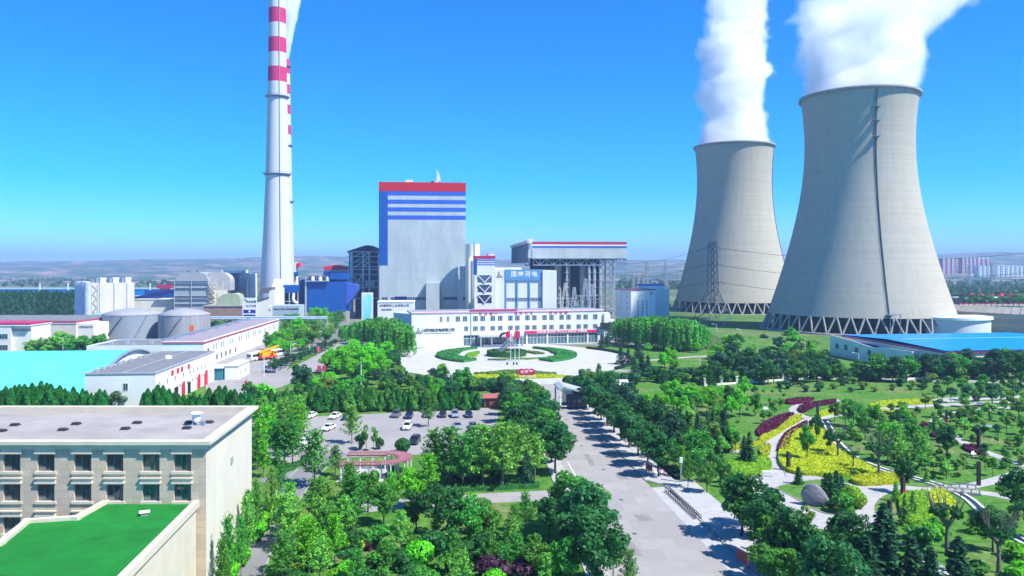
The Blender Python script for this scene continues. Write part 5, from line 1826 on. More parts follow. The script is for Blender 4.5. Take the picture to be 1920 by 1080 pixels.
for px, wpx in winB: window(r, ol(px), -0.02, 7.2, wpx * 0.262, 2.5, FRAMEW, GLASSB, 2, t=0.14)
n = 13
for i in range(n):
    a, b = gx0 + (gx1 - gx0) * i / n, gx0 + (gx1 - gx0) * (i + 1) / n
    g = MB().box(a + 0.12, b - 0.12, 0.5, 0.6, 0.4, 5.25).build('glass_panel', glassy('shopfront_glass', (0.10, 0.20, 0.24)), r)
    f = MB()
    for t in (0, 1 / 3, 2 / 3, 1): f.box(a + 0.12 + (b - a - 0.24) * t - 0.06, a + 0.12 + (b - a - 0.24) * t + 0.06, 0.4, 0.5, 0.4, 5.25)
    f.box(a + 0.12, b - 0.12, 0.38, 0.5, 3.6, 3.75)
    f.build('frame', FRAMEW, g)
    if i % 2 == 0 and i > 4: MB().box(a - 0.4, a + 0.4, 0.05, 0.6, 0.3, 5.29).build('column', WHITE, r)
MB().box(ol(895), ol(978), -5, -0.01, 4.6, 5.5).build('canopy', mat('canopy_grey', (0.50, 0.52, 0.55), 0.6), r)
m = MB()
for p in (898, 918, 957, 975): m.box(ol(p) - 0.35, ol(p) + 0.35, -4.8, -4.1, 0, 4.6)
m.build('canopy_column', CONC, r)
MB().box(ol(900), ol(966), -6.5, -0.4, 0, 0.5).box(ol(902), ol(964), -5.5, -0.4, 0.5, 0.9).build('entrance_steps', mat('blue_grey_stone', (0.16, 0.20, 0.30), 0.7), r)
m = MB().box(ol(984), ol(1121), -0.5, -0.05, 5.5, 6.75).build('red_banner', mat('banner_red', (0.60, 0.02, 0.10), 0.6), r)
text('热烈庆祝 安全生产 凝心聚力 攻坚克难 提质增效', 1.15, LETW, r, facing_front((ol(984) + ol(1121)) / 2, -0.53, 6.1), spacing=1.12, bold=0.02)
for s, a, b in (('安全第一', 896, 935), ('预防为主', 962, 1001), ('综合治理', 1027, 1066)):
    text(s, 1.75, LETR, r, facing_front((ol(a) + ol(b)) / 2, -0.05, 15.2), spacing=1.95, bold=0.03)
text('山西河曲发电有限公司', 1.75, LETD, r, facing_front((ol(796) + ol(847)) / 2, -0.05, 7.9), spacing=0.80, bold=0.04)
MB().box(ol(796), ol(846), -0.06, -0.01, 6.35, 6.6).build('underline', LETD, r)
emblem(r, facing_front(ol(787), -0.03, 7.6), 3.6)
MB().beam((ol(883), -0.12, 0), (ol(883), -0.12, OH - 0.5), 0.22).build('downpipe', STEELB, r)
# left return, shade put into its bluish colour, and right end with terraces
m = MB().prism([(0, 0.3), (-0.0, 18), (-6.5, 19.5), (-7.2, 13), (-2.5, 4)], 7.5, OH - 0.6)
m.build('left_return', mat('shaded_white_render', (0.55, 0.60, 0.68), 0.8), r)
MB().prism([(-0.01, 0.35), (-0.01, 18.0), (-6.0, 19.0), (-5.5, 9), (-1.0, 2)], 0, 7.49).build('left_base', WHITE2, r)
MB().box(OW, OW + 3.2, -1.0, 14, 0, OH - 1.5).build('right_return', CREAM, r)
m = MB()
for zz in (3.8, 7.6, 10.6): m.prism([(OW + 3.21, -2), (OW + 7.6, 0.5), (OW + 7.6, 12), (OW + 3.21, 13)], zz, zz + 0.7)
m.build('terrace', WHITE, r)
m = MB()
for zz in (0, 4.51, 8.31): m.box(OW + 5, OW + 5.5, 0.5, 1.0, zz, zz + 3.0).box(OW + 3.3, OW + 7, 4, 11, zz, zz + 2.2)
m.build('terrace_wall', CREAM, r)
MB().box(OW - 2.2, OW + 3.4, -1.6, -1.01, 6.9, 10.2).build('window', GLASS, r)

# ------------------------------------------------------------------ white substation and blue roofed hall on the right
r = thing('switch_house', 'white box shaped switch house with rows of small windows before the far tower', 'building', (X_at(1183, 468), 468, 0), R(14))
zq = lambda py: Z_at(py, 468)
sw = 16.0
LC = (-2.6, 18.5)
MB().prism([(0, 0), (sw, 0), (sw, 17), LC], 0, zq(544)).build('wall', WHITE2, r)
MB().prism([(-0.4, -0.4), (sw + 0.4, -0.4), (sw + 0.4, 17.4), (LC[0] - 0.4, LC[1] + 0.4)], zq(544), zq(542.4)).build('roof', mat('plum_trim', (0.25, 0.06, 0.14), 0.7), r)
for x in (4.6, 7.6, 10.4):
    for i in range(8): MB().box(x - 0.3, x + 0.3, -0.06, -0.01, 3.2 + i * 1.85, 4.4 + i * 1.85).build('window', GLASS, r)
emblem(r, facing_front(sw - 2.4, -0.04, zq(550)), 2.4)
la = math.atan2(-LC[1], -LC[0])
for i in range(2):
    for k in range(4): window(r, LC[0] * (0.25 + 0.4 * i) - 0.03, LC[1] * (0.25 + 0.4 * i), 8 + k * 3.6, 1.2, 1.4, FRAMEW, GLASS, 0, la)
r = thing('control_house', 'white house with a blue roof behind the switch house', 'building', (X_at(1222, 505), 505, 0))
zq = lambda py: Z_at(py, 505)
MB().box(0, 11.5, 0, 12, 0, zq(542)).build('wall', WHITE2, r)
MB().box(-8, 9, 3, 14, zq(542), zq(536)).build('upper_wall', WHITE, r)
MB().box(-8.3, 9.3, 2.7, 14.3, zq(536), zq(533.5)).build('roof', BLUES, r)

r = thing('blue_roof_hall', 'white hall with a broad bright blue roof at the right edge', 'building', (150, 268, 0), R(8))
MB().box(0, 78, 0, 62, 0, 7.6).build('wall', WHITE2, r)
MB().box(-0.2, 78.2, -0.6, -0.01, 5.6, 7.59).build('frieze', CREAM, r)
MB().box(-0.4, 78.4, -0.9, 62.4, 7.6, 8.05).build('white_trim', WHITE, r)
MB().box(-0.6, 78.6, -1.1, 62.6, 8.05, 8.4).build('crimson_trim', MAGENTA, r)
MB().box(-0.5, 78.5, -1.0, 62.5, 8.4, 8.7).build('pink_trim', mat('pink_trim', (0.62, 0.30, 0.42), 0.6), r)
MB().box(-0.7, 78.7, -1.2, 62.7, 8.7, 9.0).build('navy_trim', mat('navy_trim', (0.03, 0.03, 0.22), 0.6), r)
m = MB().add([(-0.6, -1.1, 9.0), (78.6, -1.1, 9.0), (78.6, 31, 10.0), (-0.6, 31, 10.0), (78.6, 62.6, 9.0), (-0.6, 62.6, 9.0)], [(0, 1, 2, 3), (3, 2, 4, 5)])
m.build('roof', ROOFB, r)
MB().box(6, 60, 30.8, 31.2, 9.99, 10.15).build('ridge', mat('pale_ridge', (0.30, 0.62, 0.85), 0.5), r)
for i in range(18):
    x = 5.5 + i * 3.9 + (0.9 if i % 2 else 0)
    window(r, x, -0.02, 1.5, 1.7, 3.2, FRAMEW, GLASSG, 1, t=0.1, sill=True)
r = thing('blue_roof_hall_wing', 'low white wing with a dipping parapet left of the blue roofed hall', 'building', (137, 333, 0))
P4 = [(0, 0), (8.5, -52), (19, -51), (19, -48), (12, 4)]
m = MB()
m.prism(P4, 0, 6.2)
ed = [Vector((0, 0)), Vector((2.6, -16)), Vector((4.6, -28)), Vector((6.2, -38)), Vector((8.5, -52))]
hh = [8.6, 7.6, 6.3, 6.9, 7.2]
for i in range(4):
    a, b = ed[i], ed[i + 1]
    m.add([(a.x, a.y, 6.19), (b.x, b.y, 6.19), (b.x, b.y, hh[i + 1]), (a.x, a.y, hh[i]), (a.x + 0.3, a.y, 6.19), (b.x + 0.3, b.y, 6.19), (b.x + 0.3, b.y, hh[i + 1]), (a.x + 0.3, a.y, hh[i])],
          [(1, 0, 3, 2), (4, 5, 6, 7), (3, 7, 6, 2)])
m.box(8.5, 19, -52, -51.7, 6.19, 7.2)
m.build('wall', WHITE2, r)
MB().prism([(0.4, -0.5), (8.9, -51.6), (18.5, -50.6), (18.6, -48), (12, 3.5)], 6.2, 6.26).build('roof', GREYR, r)
MB().box(5, 12, -28, -12, 6.26, 6.8).build('skylight', mat('navy_trim', (0.03, 0.03, 0.22), 0.6), r)
ang = math.atan2(-52, 8.5)
for t, h in ((0.10, 2.2), (0.22, 2.2), (0.36, 1.8), (0.52, 1.6), (0.68, 1.4), (0.84, 1.4)):
    window(r, 8.5 * t - 0.02, -52 * t, h + 1, 2.4, 2.4, FRAMEW, GLASSB, 1, ang)

# ------------------------------------------------------------------ far buildings on the right
r = thing('red_hall', 'long pink red hall with ten red ventilator turrets beyond the barrier wall', 'building', (X_at(1800, 760), 760, 0), R(-1))
zq = lambda py: Z_at(py, 760)
rl = X_at(2080, 760) - X_at(1800, 760)
PINK = mat('coral_paint', (0.58, 0.09, 0.13), 0.7, 0.06, 0.1)
MB().box(0, rl, 0, 20, 0, zq(560)).build('wall', PINK, r)
m = MB()
for p in (571, 563.5, 558): m.box(0, rl, -0.3, -0.01, zq(p + 1.5), zq(p))
m.box(-0.4, rl, -0.4, 20, zq(560) + 0.01, zq(557.8))
m.build('white_band', WHITE, r)
for i in range(10):
    x = (X_at(1830, 760) - X_at(1800, 760)) + i * 9.6
    MB().lathe([(2.3, zq(557.7)), (2.5, zq(553)), (1.4, zq(551))], 12, (x, 8)).build('turret', RED, r)
for i in range(26):
    x = 4 + i * 5.2
    MB().box(x, x + 2.9, -0.1, -0.005, zq(568.5), zq(564.6)).build('window', GLASS, r)
for i, (p0, p1, top, Y, mm, flo) in enumerate(((1766, 1792, 486, 2300, 0, 11), (1803, 1832, 484.5, 2300, 0, 12), (1832, 1857, 485.5, 2300, 0, 11), (1833, 1857, 499, 2050, 1, 6), (1866, 1893, 498, 2050, 1, 6), (1893, 1935, 498.5, 2050, 1, 6))):
    lab = ['left red and white apartment slab at the foot of the right hill', 'middle red and white apartment slab at the foot of the right hill', 'right red and white apartment slab at the foot of the right hill',
           'white six storey block in front of the red apartment slabs', 'white low block right of the red apartment slabs', 'rightmost white low block at the photo edge below the hill'][i]
    r = thing('apartment_block', lab, 'apartment block', (X_at(p0, Y), Y, 0))
    wdt = X_at(p1, Y) - X_at(p0, Y)
    zt_ = Z_at(top, Y)
    base = mat('apartment_red', (0.42, 0.07, 0.14), 0.8, 0.05, 0.02) if mm == 0 else WHITE2
    MB().box(0, wdt, 0, 16, 0, zt_).build('wall', base, r)
    k = max(3, int(wdt / 11))
    m = MB()
    for j in range(k): m.box(wdt * (j + 0.2) / k, wdt * (j + 0.62) / k, -1.2, -0.01, 0, zt_ + (4 if mm == 0 else 1))
    m.build('white_bay', WHITE, r)
    m = MB()
    for f in range(flo):
        zz = zt_ * (f + 0.35) / flo
        for j in range(k): m.box(wdt * (j + 0.27) / k, wdt * (j + 0.55) / k, -1.35, -1.21, zz, zz + zt_ / flo * 0.45)
    m.build('glazing', GLASSB, r)
# ------------------------------------------------------------------ pylons and wires
def pylon(label, px, Y, h, base, waist, arms, gz=0.0, w=0.35, group='lattice pylons of the power line', n=7):
    r = thing('pylon', label, 'pylon', (X_at(px, Y), Y, gz), R(20), group)
    m = MB()
    hw = h * 0.36
    b, t = base / 2, waist / 2
    lattice(m, -b, b, -b, b, 0, hw, 3, w, True, -t, t, -t, t)
    lattice(m, -t, t, -t, t, hw, h * 0.96, n, w * 0.8, True, -t * 0.75, t * 0.75, -t * 0.75, t * 0.75)
    for s in (-1, 1):
        m.beam((s * t * 0.75, 0, h * 0.96), (s * t * 0.35, 0, h), w * 0.7)
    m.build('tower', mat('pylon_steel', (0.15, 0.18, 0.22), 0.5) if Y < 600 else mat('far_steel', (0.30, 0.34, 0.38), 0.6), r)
    for zz, half in arms:
        m = MB()
        for s in (-1, 1):
            m.beam((0, -t * 0.6, zz), (s * half, 0, zz + 0.3), w * 0.6).beam((0, t * 0.6, zz), (s * half, 0, zz + 0.3), w * 0.6)
            m.beam((0, 0, zz + h * 0.035), (s * half, 0, zz + 0.3), w * 0.5)
            m.beam((s * half * 0.95, 0, zz + 0.2), (s * half * 0.95, 0, zz - h * 0.03), w * 0.6)
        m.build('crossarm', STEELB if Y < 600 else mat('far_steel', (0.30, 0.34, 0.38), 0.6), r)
    return r


pylon('tall grey lattice pylon standing in front of the farther cooling tower', 1336, 498, 51.5, 17, 5.2, ((46, 5.5), (34.5, 8.5), (23.5, 8.5)), 4.2, 0.38, None)
for i, (px, Y, h, lab) in enumerate(((1213, 950, 46, 'dim far pylon with a wide top arm, behind the switch house'), (1248, 1150, 48, 'faint far pylon beside the edge of the farther cooling tower'), (1187, 760, 33, 'slim lattice mast left of the far pylons behind the switch house'),
                                     (1196, 770, 31, 'second slim lattice mast behind the switch house'), (1206, 780, 33, 'third slim lattice mast behind the switch house'),
                                     (1817, 1250, 42, 'pale far pylon beyond the red hall, left one'), (1859, 1250, 44, 'pale far pylon beyond the red hall, right one'))):
    pylon(lab, px, Y, h, 9 if h > 35 else 4, 3.5 if h > 35 else 2.4, ((h * 0.93, 10), (h * 0.72, 7)) if h > 35 else (), 0, 0.45, n=6)
m = MB()
px_, py_ = X_at(1336, 498), 498


def sag(a, b, s, n=12):
    a, b = Vector(a), Vector(b)
    return [a.lerp(b, t / n) - Vector((0, 0, s * 4 * (t / n) * (1 - t / n))) for t in range(n + 1)]


for zz, half in ((50, 5.2), (38.5, 8), (27.5, 8)):
    m.tube(sag((px_ + half * 0.94, py_ + half * 0.34, zz), (px_ + 190, py_ - 45, zz - 2), 7), 0.11, 4)
    m.tube(sag((px_ - half * 0.94, py_ - half * 0.34, zz), (px_ - 45, py_ + 260, zz - 6), 6), 0.10, 4)
tag(m.build('power_line', BLACK), 'thin dark power lines strung from the near lattice pylon', 'power line')

# ------------------------------------------------------------------ vehicles
TYRE = mat('tyre_rubber', (0.02, 0.02, 0.02), 0.85, 0.1, 2.0)
CARGLASS = glassy('car_glass', (0.015, 0.02, 0.03), 0.05)
LAMPG = mat('headlight_glass', (0.6, 0.62, 0.65), 0.2, 0.05, 2.0)
CARPAINT = {
    'white': mat('white_car_paint', (0.78, 0.78, 0.80), 0.25, 0.03, 1.0, coat=0.6), 'silver': mat('silver_car_paint', (0.46, 0.50, 0.56), 0.25, 0.04, 1.0, metal=0.5, coat=0.6),
    'grey': mat('grey_car_paint', (0.20, 0.20, 0.24), 0.25, 0.04, 1.0, metal=0.4, coat=0.6), 'black': mat('black_car_paint', (0.015, 0.016, 0.022), 0.2, 0.05, 1.0, coat=0.6),
    'navy': mat('navy_car_paint', (0.015, 0.02, 0.07), 0.2, 0.05, 1.0, coat=0.6)}
CARCACHE = {}


def loft(mb, secs, m=0, smooth=False):
    """rings of equal length joined in order, closed at both ends"""
    n = len(secs[0])
    v = [p for s in secs for p in s]
    mb.add(v, [(j * n + k, j * n + (k + 1) % n, (j + 1) * n + (k + 1) % n, (j + 1) * n + k) for j in range(len(secs) - 1) for k in range(n)], m, smooth)
    mb.add(secs[0], [tuple(range(n - 1, -1, -1))], m)
    mb.add(secs[-1], [tuple(range(n))], m)
    return mb


def car_meshes(kind, colour):
    key = (kind, colour)
    if key in CARCACHE: return CARCACHE[key]
    suv = kind == 'suv'
    L, Wd, hb, hr = (2.30, 0.93, 1.08, 1.72) if suv else (2.32, 0.90, 0.95, 1.46)
    P = CARPAINT[colour]
    b = MB()
    secs = []
    for y, w, z0, z1 in ((-L, 0.80, 0.42, 0.62), (-L + 0.15, 0.95, 0.28, hb - 0.22), (-1.0, 1.0, 0.24, hb), (1.35, 1.0, 0.24, hb + 0.03), (L - 0.15, 0.95, 0.28, hb - 0.02), (L, 0.82, 0.42, hb - 0.15)):
        w *= Wd
        secs.append([(-w, y, z0 + 0.06), (-w * 0.9, y, z0), (w * 0.9, y, z0), (w, y, z0 + 0.06), (w, y, (z0 + z1) / 2), (w * 0.93, y, z1 - 0.04), (w * 0.80, y, z1), (-w * 0.80, y, z1), (-w * 0.93, y, z1 - 0.04), (-w, y, (z0 + z1) / 2)])
    loft(b, secs)
    g = MB()
    y0, y1, y2, y3 = (-1.15, -0.45, 1.55, 2.05) if suv else (-1.0, -0.25, 0.95, 1.75)
    rt = hr - 0.06
    wl_, wt = Wd * 0.86, Wd * 0.68
    g.add([(-wl_, y0, hb - 0.02), (wl_, y0, hb - 0.02), (wl_, y3, hb), (-wl_, y3, hb), (-wt, y1, rt), (wt, y1, rt), (wt, y2, rt), (-wt, y2, rt)],
          [(0, 1, 5, 4), (1, 2, 6, 5), (2, 3, 7, 6), (3, 0, 4, 7), (4, 5, 6, 7)])
    t = MB()
    t.add([(-wt - 0.03, y1 - 0.08, rt - 0.01), (wt + 0.03, y1 - 0.08, rt - 0.01), (wt + 0.03, y2 + 0.08, rt - 0.01), (-wt - 0.03, y2 + 0.08, rt - 0.01), (-wt * 0.9, y1 + 0.1, hr), (wt * 0.9, y1 + 0.1, hr), (wt * 0.9, y2 - 0.1, hr), (-wt * 0.9, y2 - 0.1, hr)],
          [(0, 1, 5, 4), (1, 2, 6, 5), (2, 3, 7, 6), (3, 0, 4, 7), (4, 5, 6, 7), (3, 2, 1, 0)])
    for s in (-1, 1):
        for (a, c) in (((s * wl_, y0, hb), (s * wt, y1, rt)), ((s * wl_, y3, hb), (s * wt, y2, rt)), ((s * (wl_ + 0.0), 0.25, hb), (s * (wt + 0.01), 0.3, rt))):
            t.beam(a, c, 0.08, 0.08)
    w = MB()
    n = 14
    w.lathe([(0.02, -0.11), (0.20, -0.12), (0.30, -0.11), (0.33, -0.06), (0.33, 0.06), (0.30, 0.11), (0.20, 0.12), (0.02, 0.11)], n, cap=False)
    w.v = [(z, x, y) for x, y, z in w.v]
    h = MB().box(-0.17, 0.17, -0.05, 0.05, -0.07, 0.07)
    mir = MB().box(-0.10, 0.10, -0.06, 0.06, -0.06, 0.06)
    pl = MB().box(-0.25, 0.25, -0.02, 0.02, -0.07, 0.07)
    CARCACHE[key] = (b.mesh('body', P), g.mesh('windows_glass', CARGLASS), t.mesh('roof', P), w.mesh('wheel', TYRE), h.mesh('headlight', LAMPG), mir.mesh('mirror', P), pl.mesh('number_plate', BLUES), L, Wd, hb)
    return CARCACHE[key]


def child(name, me, parent, loc=(0, 0, 0), rot=(0, 0, 0)):
    o = bpy.data.objects.new(name, me)
    COL.objects.link(o)
    o.parent = parent
    o.location = loc
    o.rotation_euler = rot
    return o


def car(kind, colour, px, py, rot, label, group='cars parked in the car park'):
    x, y = G(px, py)
    b, g, t, w, h, mir, pl, L, Wd, hb = car_meshes(kind, colour)
    r = thing('parked_car', label, 'car', (x, y, 0.008), R(rot), group)
    child('body', b, r)
    child('glasshouse', g, r)
    child('roof', t, r)
    for sx in (-1, 1):
        for yy in (-1.4, 1.35): child('wheel', w, r, (sx * (Wd - 0.09), yy, 0.33))
        child('headlight', h, r, (sx * Wd * 0.66, -L + 0.09, 0.62))
        child('mirror', mir, r, (sx * (Wd + 0.06), -0.75, hb + 0.05))
    child('number_plate', pl, r, (0, -L - 0.01, 0.48))
    return r


car('sedan', 'white', 499, 780, -35, 'white car half hidden by trees at the left end of the back row')
car('sedan', 'white', 582, 783, -12, 'white sedan in the back row, second from the left end')
car('sedan', 'white', 628, 784, -10, 'white sedan in the back row beside the pale green sapling')
car('sedan', 'white', 616, 806, -14, 'white sedan parked in front of the back row on the left')
car('sedan', 'black', 651, 786, -6, 'black car hidden behind the pale green sapling')
car('suv', 'grey', 743, 781, -4, 'dark grey off roader at the hedge, left of the navy car')
car('sedan', 'navy', 767, 783, 0, 'navy sedan partly behind a sapling in the back row')
car('sedan', 'silver', 801, 781, 4, 'silver car right of the sapling in the back row')
car('sedan', 'black', 830, 781, 2, 'black sedan in the back row between two silver cars')
car('suv', 'silver', 853, 781, 6, 'silver off roader in the back row, second from the right')
car('sedan', 'navy', 879, 781, 6, 'dark sedan at the right end of the back row')
car('suv', 'white', 764, 804, -2, 'white off roader alone in the middle of the car park')
car('sedan', 'silver', 858, 803, 8, 'silver sedan in the front row at the right')
car('sedan', 'grey', 887, 803, 10, 'grey sedan at the right end of the front row')
car('suv', 'black', 778, 831, -6, 'black car behind the round shrub near the red pergola')
car('sedan', 'black', 531, 808, -30, 'black car under the left saplings')
car('sedan', 'white', 557, 812, -25, 'white car glimpsed below the pale green sapling on the left')
car('sedan', 'white', 570, 834, -25, 'white car glimpsed behind thin branches at the lower left of the car park')
car('sedan', 'navy', 900, 758, 15, 'dark car beside the red roofed hut at the far right of the car park')
car('suv', 'white', 454, 681, 150, 'white off roader beside the long white building', None)

# coach, minibuses, crane lorry
def bus(label, px, py, rot, L, Wd, H, body, band, name='coach'):
    x, y = G(px, py)
    r = thing(name, label, 'bus', (x, y, 0.01), R(rot), None)
    m = MB()
    secs = []
    for yy, k, dz in ((-L / 2, 0.94, 0.2), (-L / 2 + 0.3, 1.0, 0.0), (L / 2 - 0.3, 1.0, 0.0), (L / 2, 0.94, 0.15)):
        w, h = Wd / 2 * k, H - dz
        secs.append([(-w, yy, 0.45), (w, yy, 0.45), (w, yy, h - 0.45), (w * 0.9, yy, h - 0.12), (w * 0.6, yy, h), (-w * 0.6, yy, h), (-w * 0.9, yy, h - 0.12), (-w, yy, h - 0.45)])
    loft(m, secs)
    m.build('body', body, r)
    m = MB()
    for s in (-1, 1): m.box(s * (Wd / 2) - 0.02, s * (Wd / 2) + 0.02, -L / 2 + 0.7, L / 2 - 0.7, H * 0.48, H * 0.78)
    m.build('side_window', CARGLASS, r)
    MB().box(-Wd * 0.40, Wd * 0.40, -L / 2 - 0.03, -L / 2 + 0.03, H * 0.52, H * 0.76).build('rear_window', CARGLASS, r)
    MB().box(-Wd * 0.42, Wd * 0.42, L / 2 - 0.03, L / 2 + 0.03, H * 0.42, H * 0.78).build('windscreen', CARGLASS, r)
    MB().box(-Wd * 0.3, Wd * 0.3, -L * 0.1, L * 0.15, H - 0.01, H + 0.22).build('roof_unit', body, r)
    wm = car_meshes('suv', 'white')[3]
    for s in (-1, 1):
        for yy in (-L * 0.3, L * 0.32):
            w = child('wheel', wm, r, (s * (Wd / 2 - 0.12), yy, 0.45))
            w.scale = (1.2, 1.38, 1.38)
    m = MB()
    for s in (-1, 1): m.box(s * Wd * 0.36 - 0.15, s * Wd * 0.36 + 0.15, -L / 2 - 0.04, -L / 2 + 0.01, 0.75, 1.05)
    m.build('tail_light', RED, r)
    return r


bus('white coach seen from behind beside the long white building', 484, 675, -22, 11.0, 2.6, 3.5, CARPAINT['white'], None)
bus('white coach mostly hidden behind trees right of the yellow lorry', 520, 668, -25, 10.0, 2.6, 3.4, CARPAINT['white'], None)
bus('white minibus tucked under the dark trees at the yard edge', 508, 697, 40, 6.5, 2.1, 2.6, CARPAINT['white'], None, 'minibus')
x, y = G(500, 674)
r = thing('crane_lorry', 'yellow crane lorry parked between the two white coaches', 'lorry', (x, y, 0.01), R(-25))
YEL = mat('machine_yellow', (0.80, 0.36, 0.005), 0.45, 0.06, 0.8)
MB().box(-1.25, 1.25, -4.5, 4.8, 0.75, 1.35).build('chassis', RED, r)
m = MB().box(-1.2, 1.2, 2.8, 4.8, 1.36, 3.2)
m.build('cab', YEL, r)
MB().box(-1.1, 1.1, 4.79, 4.84, 2.2, 3.05).box(-1.22, 1.22, 3.2, 4.4, 2.2, 3.0).build('cab_window', CARGLASS, r)
MB().box(-1.2, 1.2, -3.8, 0.6, 1.36, 2.5).box(-1.0, 1.0, -3.0, 2.0, 2.51, 3.2).build('turntable', YEL, r)
MB().beam((0.3, -4.8, 3.2), (0.3, 5.2, 4.9), 0.75, 0.8).beam((0.3, 2.0, 4.3), (0.3, 6.6, 5.1), 0.5, 0.55).build('boom', YEL, r)
MB().beam((-0.8, -4.6, 2.7), (-0.8, 3.0, 3.9), 0.6, 0.6).build('boom', YEL, r)
wm = car_meshes('suv', 'white')[3]
for s in (-1, 1):
    for yy in (-3.2, -2.0, 3.2):
        w = child('wheel', wm, r, (s * 1.1, yy, 0.5))
        w.scale = (1.3, 1.5, 1.5)

# ------------------------------------------------------------------ lamps, signs, posts
LAMPM = mat('lamp_white', (0.72, 0.76, 0.76), 0.4, 0.05, 1.0)
n = 0


def lamp(px, py_base, py_top, label, arm=1, group='street lamps of the works'):
    x, y = G(px, py_base)
    h = (py_base - py_top) * y / FOC
    r = thing('street_lamp', label, 'street lamp', (x, y, 0.0), R(RNG.uniform(-30, 30)), group)
    MB().tube([(0, 0, 0), (0, 0, h * 0.9), (0, 0, h)], [0.14, 0.10, 0.08], 8).build('pole', LAMPM, r)
    m = MB().tube([(0, 0, h * 0.96), (arm * 0.7, 0, h), (arm * 1.5, 0, h * 1.005)], 0.06, 6)
    m.build('arm', LAMPM, r)
    m = MB()
    m.add([(arm * 1.3 - 0.1, -0.16, h), (arm * 2.3, -0.13, h + 0.08), (arm * 2.3, 0.13, h + 0.08), (arm * 1.3 - 0.1, 0.16, h), (arm * 1.4, -0.10, h + 0.16), (arm * 2.2, -0.08, h + 0.2), (arm * 2.2, 0.08, h + 0.2), (arm * 1.4, 0.10, h + 0.16)],
          [(3, 2, 1, 0), (0, 1, 5, 4), (1, 2, 6, 5), (2, 3, 7, 6), (3, 0, 4, 7), (4, 5, 6, 7)])
    m.build('lamp_head', LAMPM, r)
    return r


lamp(545, 672, 645, 'white street lamp rising behind the dark hedge trees, nearest on the left service road')
lamp(580, 655, 626, 'white street lamp in the middle of the left service road')
lamp(606, 640, 614, 'white street lamp at the far end of the left service road')
lamp(1312, 694, 668, 'white street lamp on the lawn right of the plaza')
lamp(1343, 634, 608, 'white street lamp right of the big willows', -1)
lamp(1388, 640, 617, 'white street lamp on the grass slope below the far tower', -1)
lamp(1358, 624, 598, 'white street lamp below the lattice pylon')
lamp(1510, 664, 641, 'white street lamp left of the low white wing', -1)
lamp(1610, 694, 662, 'white street lamp in front of the low white wing', -1)
lamp(1470, 684, 664, 'white street lamp among the shrubs right of the lawn', -1)
lamp(118, 672, 632, 'white street lamp among the trees before the beige warehouse')
for px, pb, pt, lab in ((677, 722, 678, 'white garden lamp column with a cylinder head in the middle garden'), (752, 710, 692, 'short white garden lamp column left of the plaza'), (495, 706, 668, 'slim white lamp column in front of the yellow lorry')):
    x, y = G(px, pb)
    h = (pb - pt) * y / FOC
    r = thing('garden_lamp', lab, 'garden lamp', (x, y, 0))
    MB().cyl(0, 0, 0, h - 0.5, 0.13, 0.11, 10).build('pole', LAMPM, r)
    MB().lathe([(0.12, h - 0.5), (0.26, h - 0.45), (0.26, h - 0.05), (0.3, h)], 12).build('lamp_head', LAMPM, r)
x, y = G(1277, 905)
r = thing('speaker_column', 'tall grey green square lamp column on the park edge right of the road', 'lamp column', (x, y, 0))
h = 47 * y / FOC
MB().box(-0.16, 0.16, -0.16, 0.16, 0, h).build('pole', mat('grey_green_paint', (0.20, 0.30, 0.30), 0.5), r)
MB().box(-0.26, 0.26, -0.2, 0.2, h * 0.80, h * 1.01).build('lamp_head', LAMPM, r)

PURPLEW = mat('dark_timber', (0.05, 0.035, 0.04), 0.8, 0.2, 2.0, bump=0.3)
for px, pb, pt, red, lab in ((1478, 882, 847, 0, 'dark timber totem post in the big yellow bed'), (1533, 780, 754, 0, 'dark timber totem post at the far bend of the park path'),
                        (1774, 792, 768, 1, 'dark timber post with a red base beside the far right path'), (1835, 843, 804, 0, 'dark timber totem post above the purple strip at right'),
                        (1835, 910, 865, 0, 'dark timber totem post near the footbridge at right'), (1693, 928, 895, 1, 'dark post with red base between yellow bed and clearing'),
                        (1668, 972, 938, 1, 'dark post with red and white base at the clearing exit')):
    x, y = G(px, pb)
    h = (pb - pt) * y / FOC
    r = thing('totem_post', lab, 'post', (x, y, 0), R(RNG.uniform(0, 90)), 'timber totem posts of the park')
    m = MB().prism([(-0.27, -0.27), (0.27, -0.27), (0.27, 0.27), (-0.27, 0.27)], h * 0.28 if red else 0, h * 0.97)
    m.prism([(-0.22, -0.22), (0.22, -0.22), (0.22, 0.22), (-0.22, 0.22)], h * 0.97, h)
    m.build('shaft', PURPLEW, r)
    if red: MB().box(-0.29, 0.29, -0.29, 0.29, 0, h * 0.279).build('red_base', RED, r)

# round prohibition sign, notice boards, blue sign, bike rack, litter bin
x, y = G(1241, 899)
r = thing('road_sign', 'round red rimmed white road sign on a thin post on the right pavement', 'road sign', (x, y, 0.13))
MB().tube([(0, 0, 0), (0, 0, 1.2)], 0.04, 6).build('post', STEEL, r)
m = MB().lathe([(0.05, 0), (0.42, 0), (0.42, 0.05), (0.3, 0.06), (0.0, 0.06)], 20, cap=False)
m.xform(facing_front(0, -0.03, 1.3))
m.build('rim', RED, r)
m = MB().lathe([(0.29, 0.0), (0.0, 0.0)], 20, cap=False)
m.v = [(a, b, 0.075) for a, b, c in m.v]
m.f = [list(reversed(q)) for q in m.f]
m.xform(facing_front(0, -0.03, 1.3))
m.build('face', LETW, r)


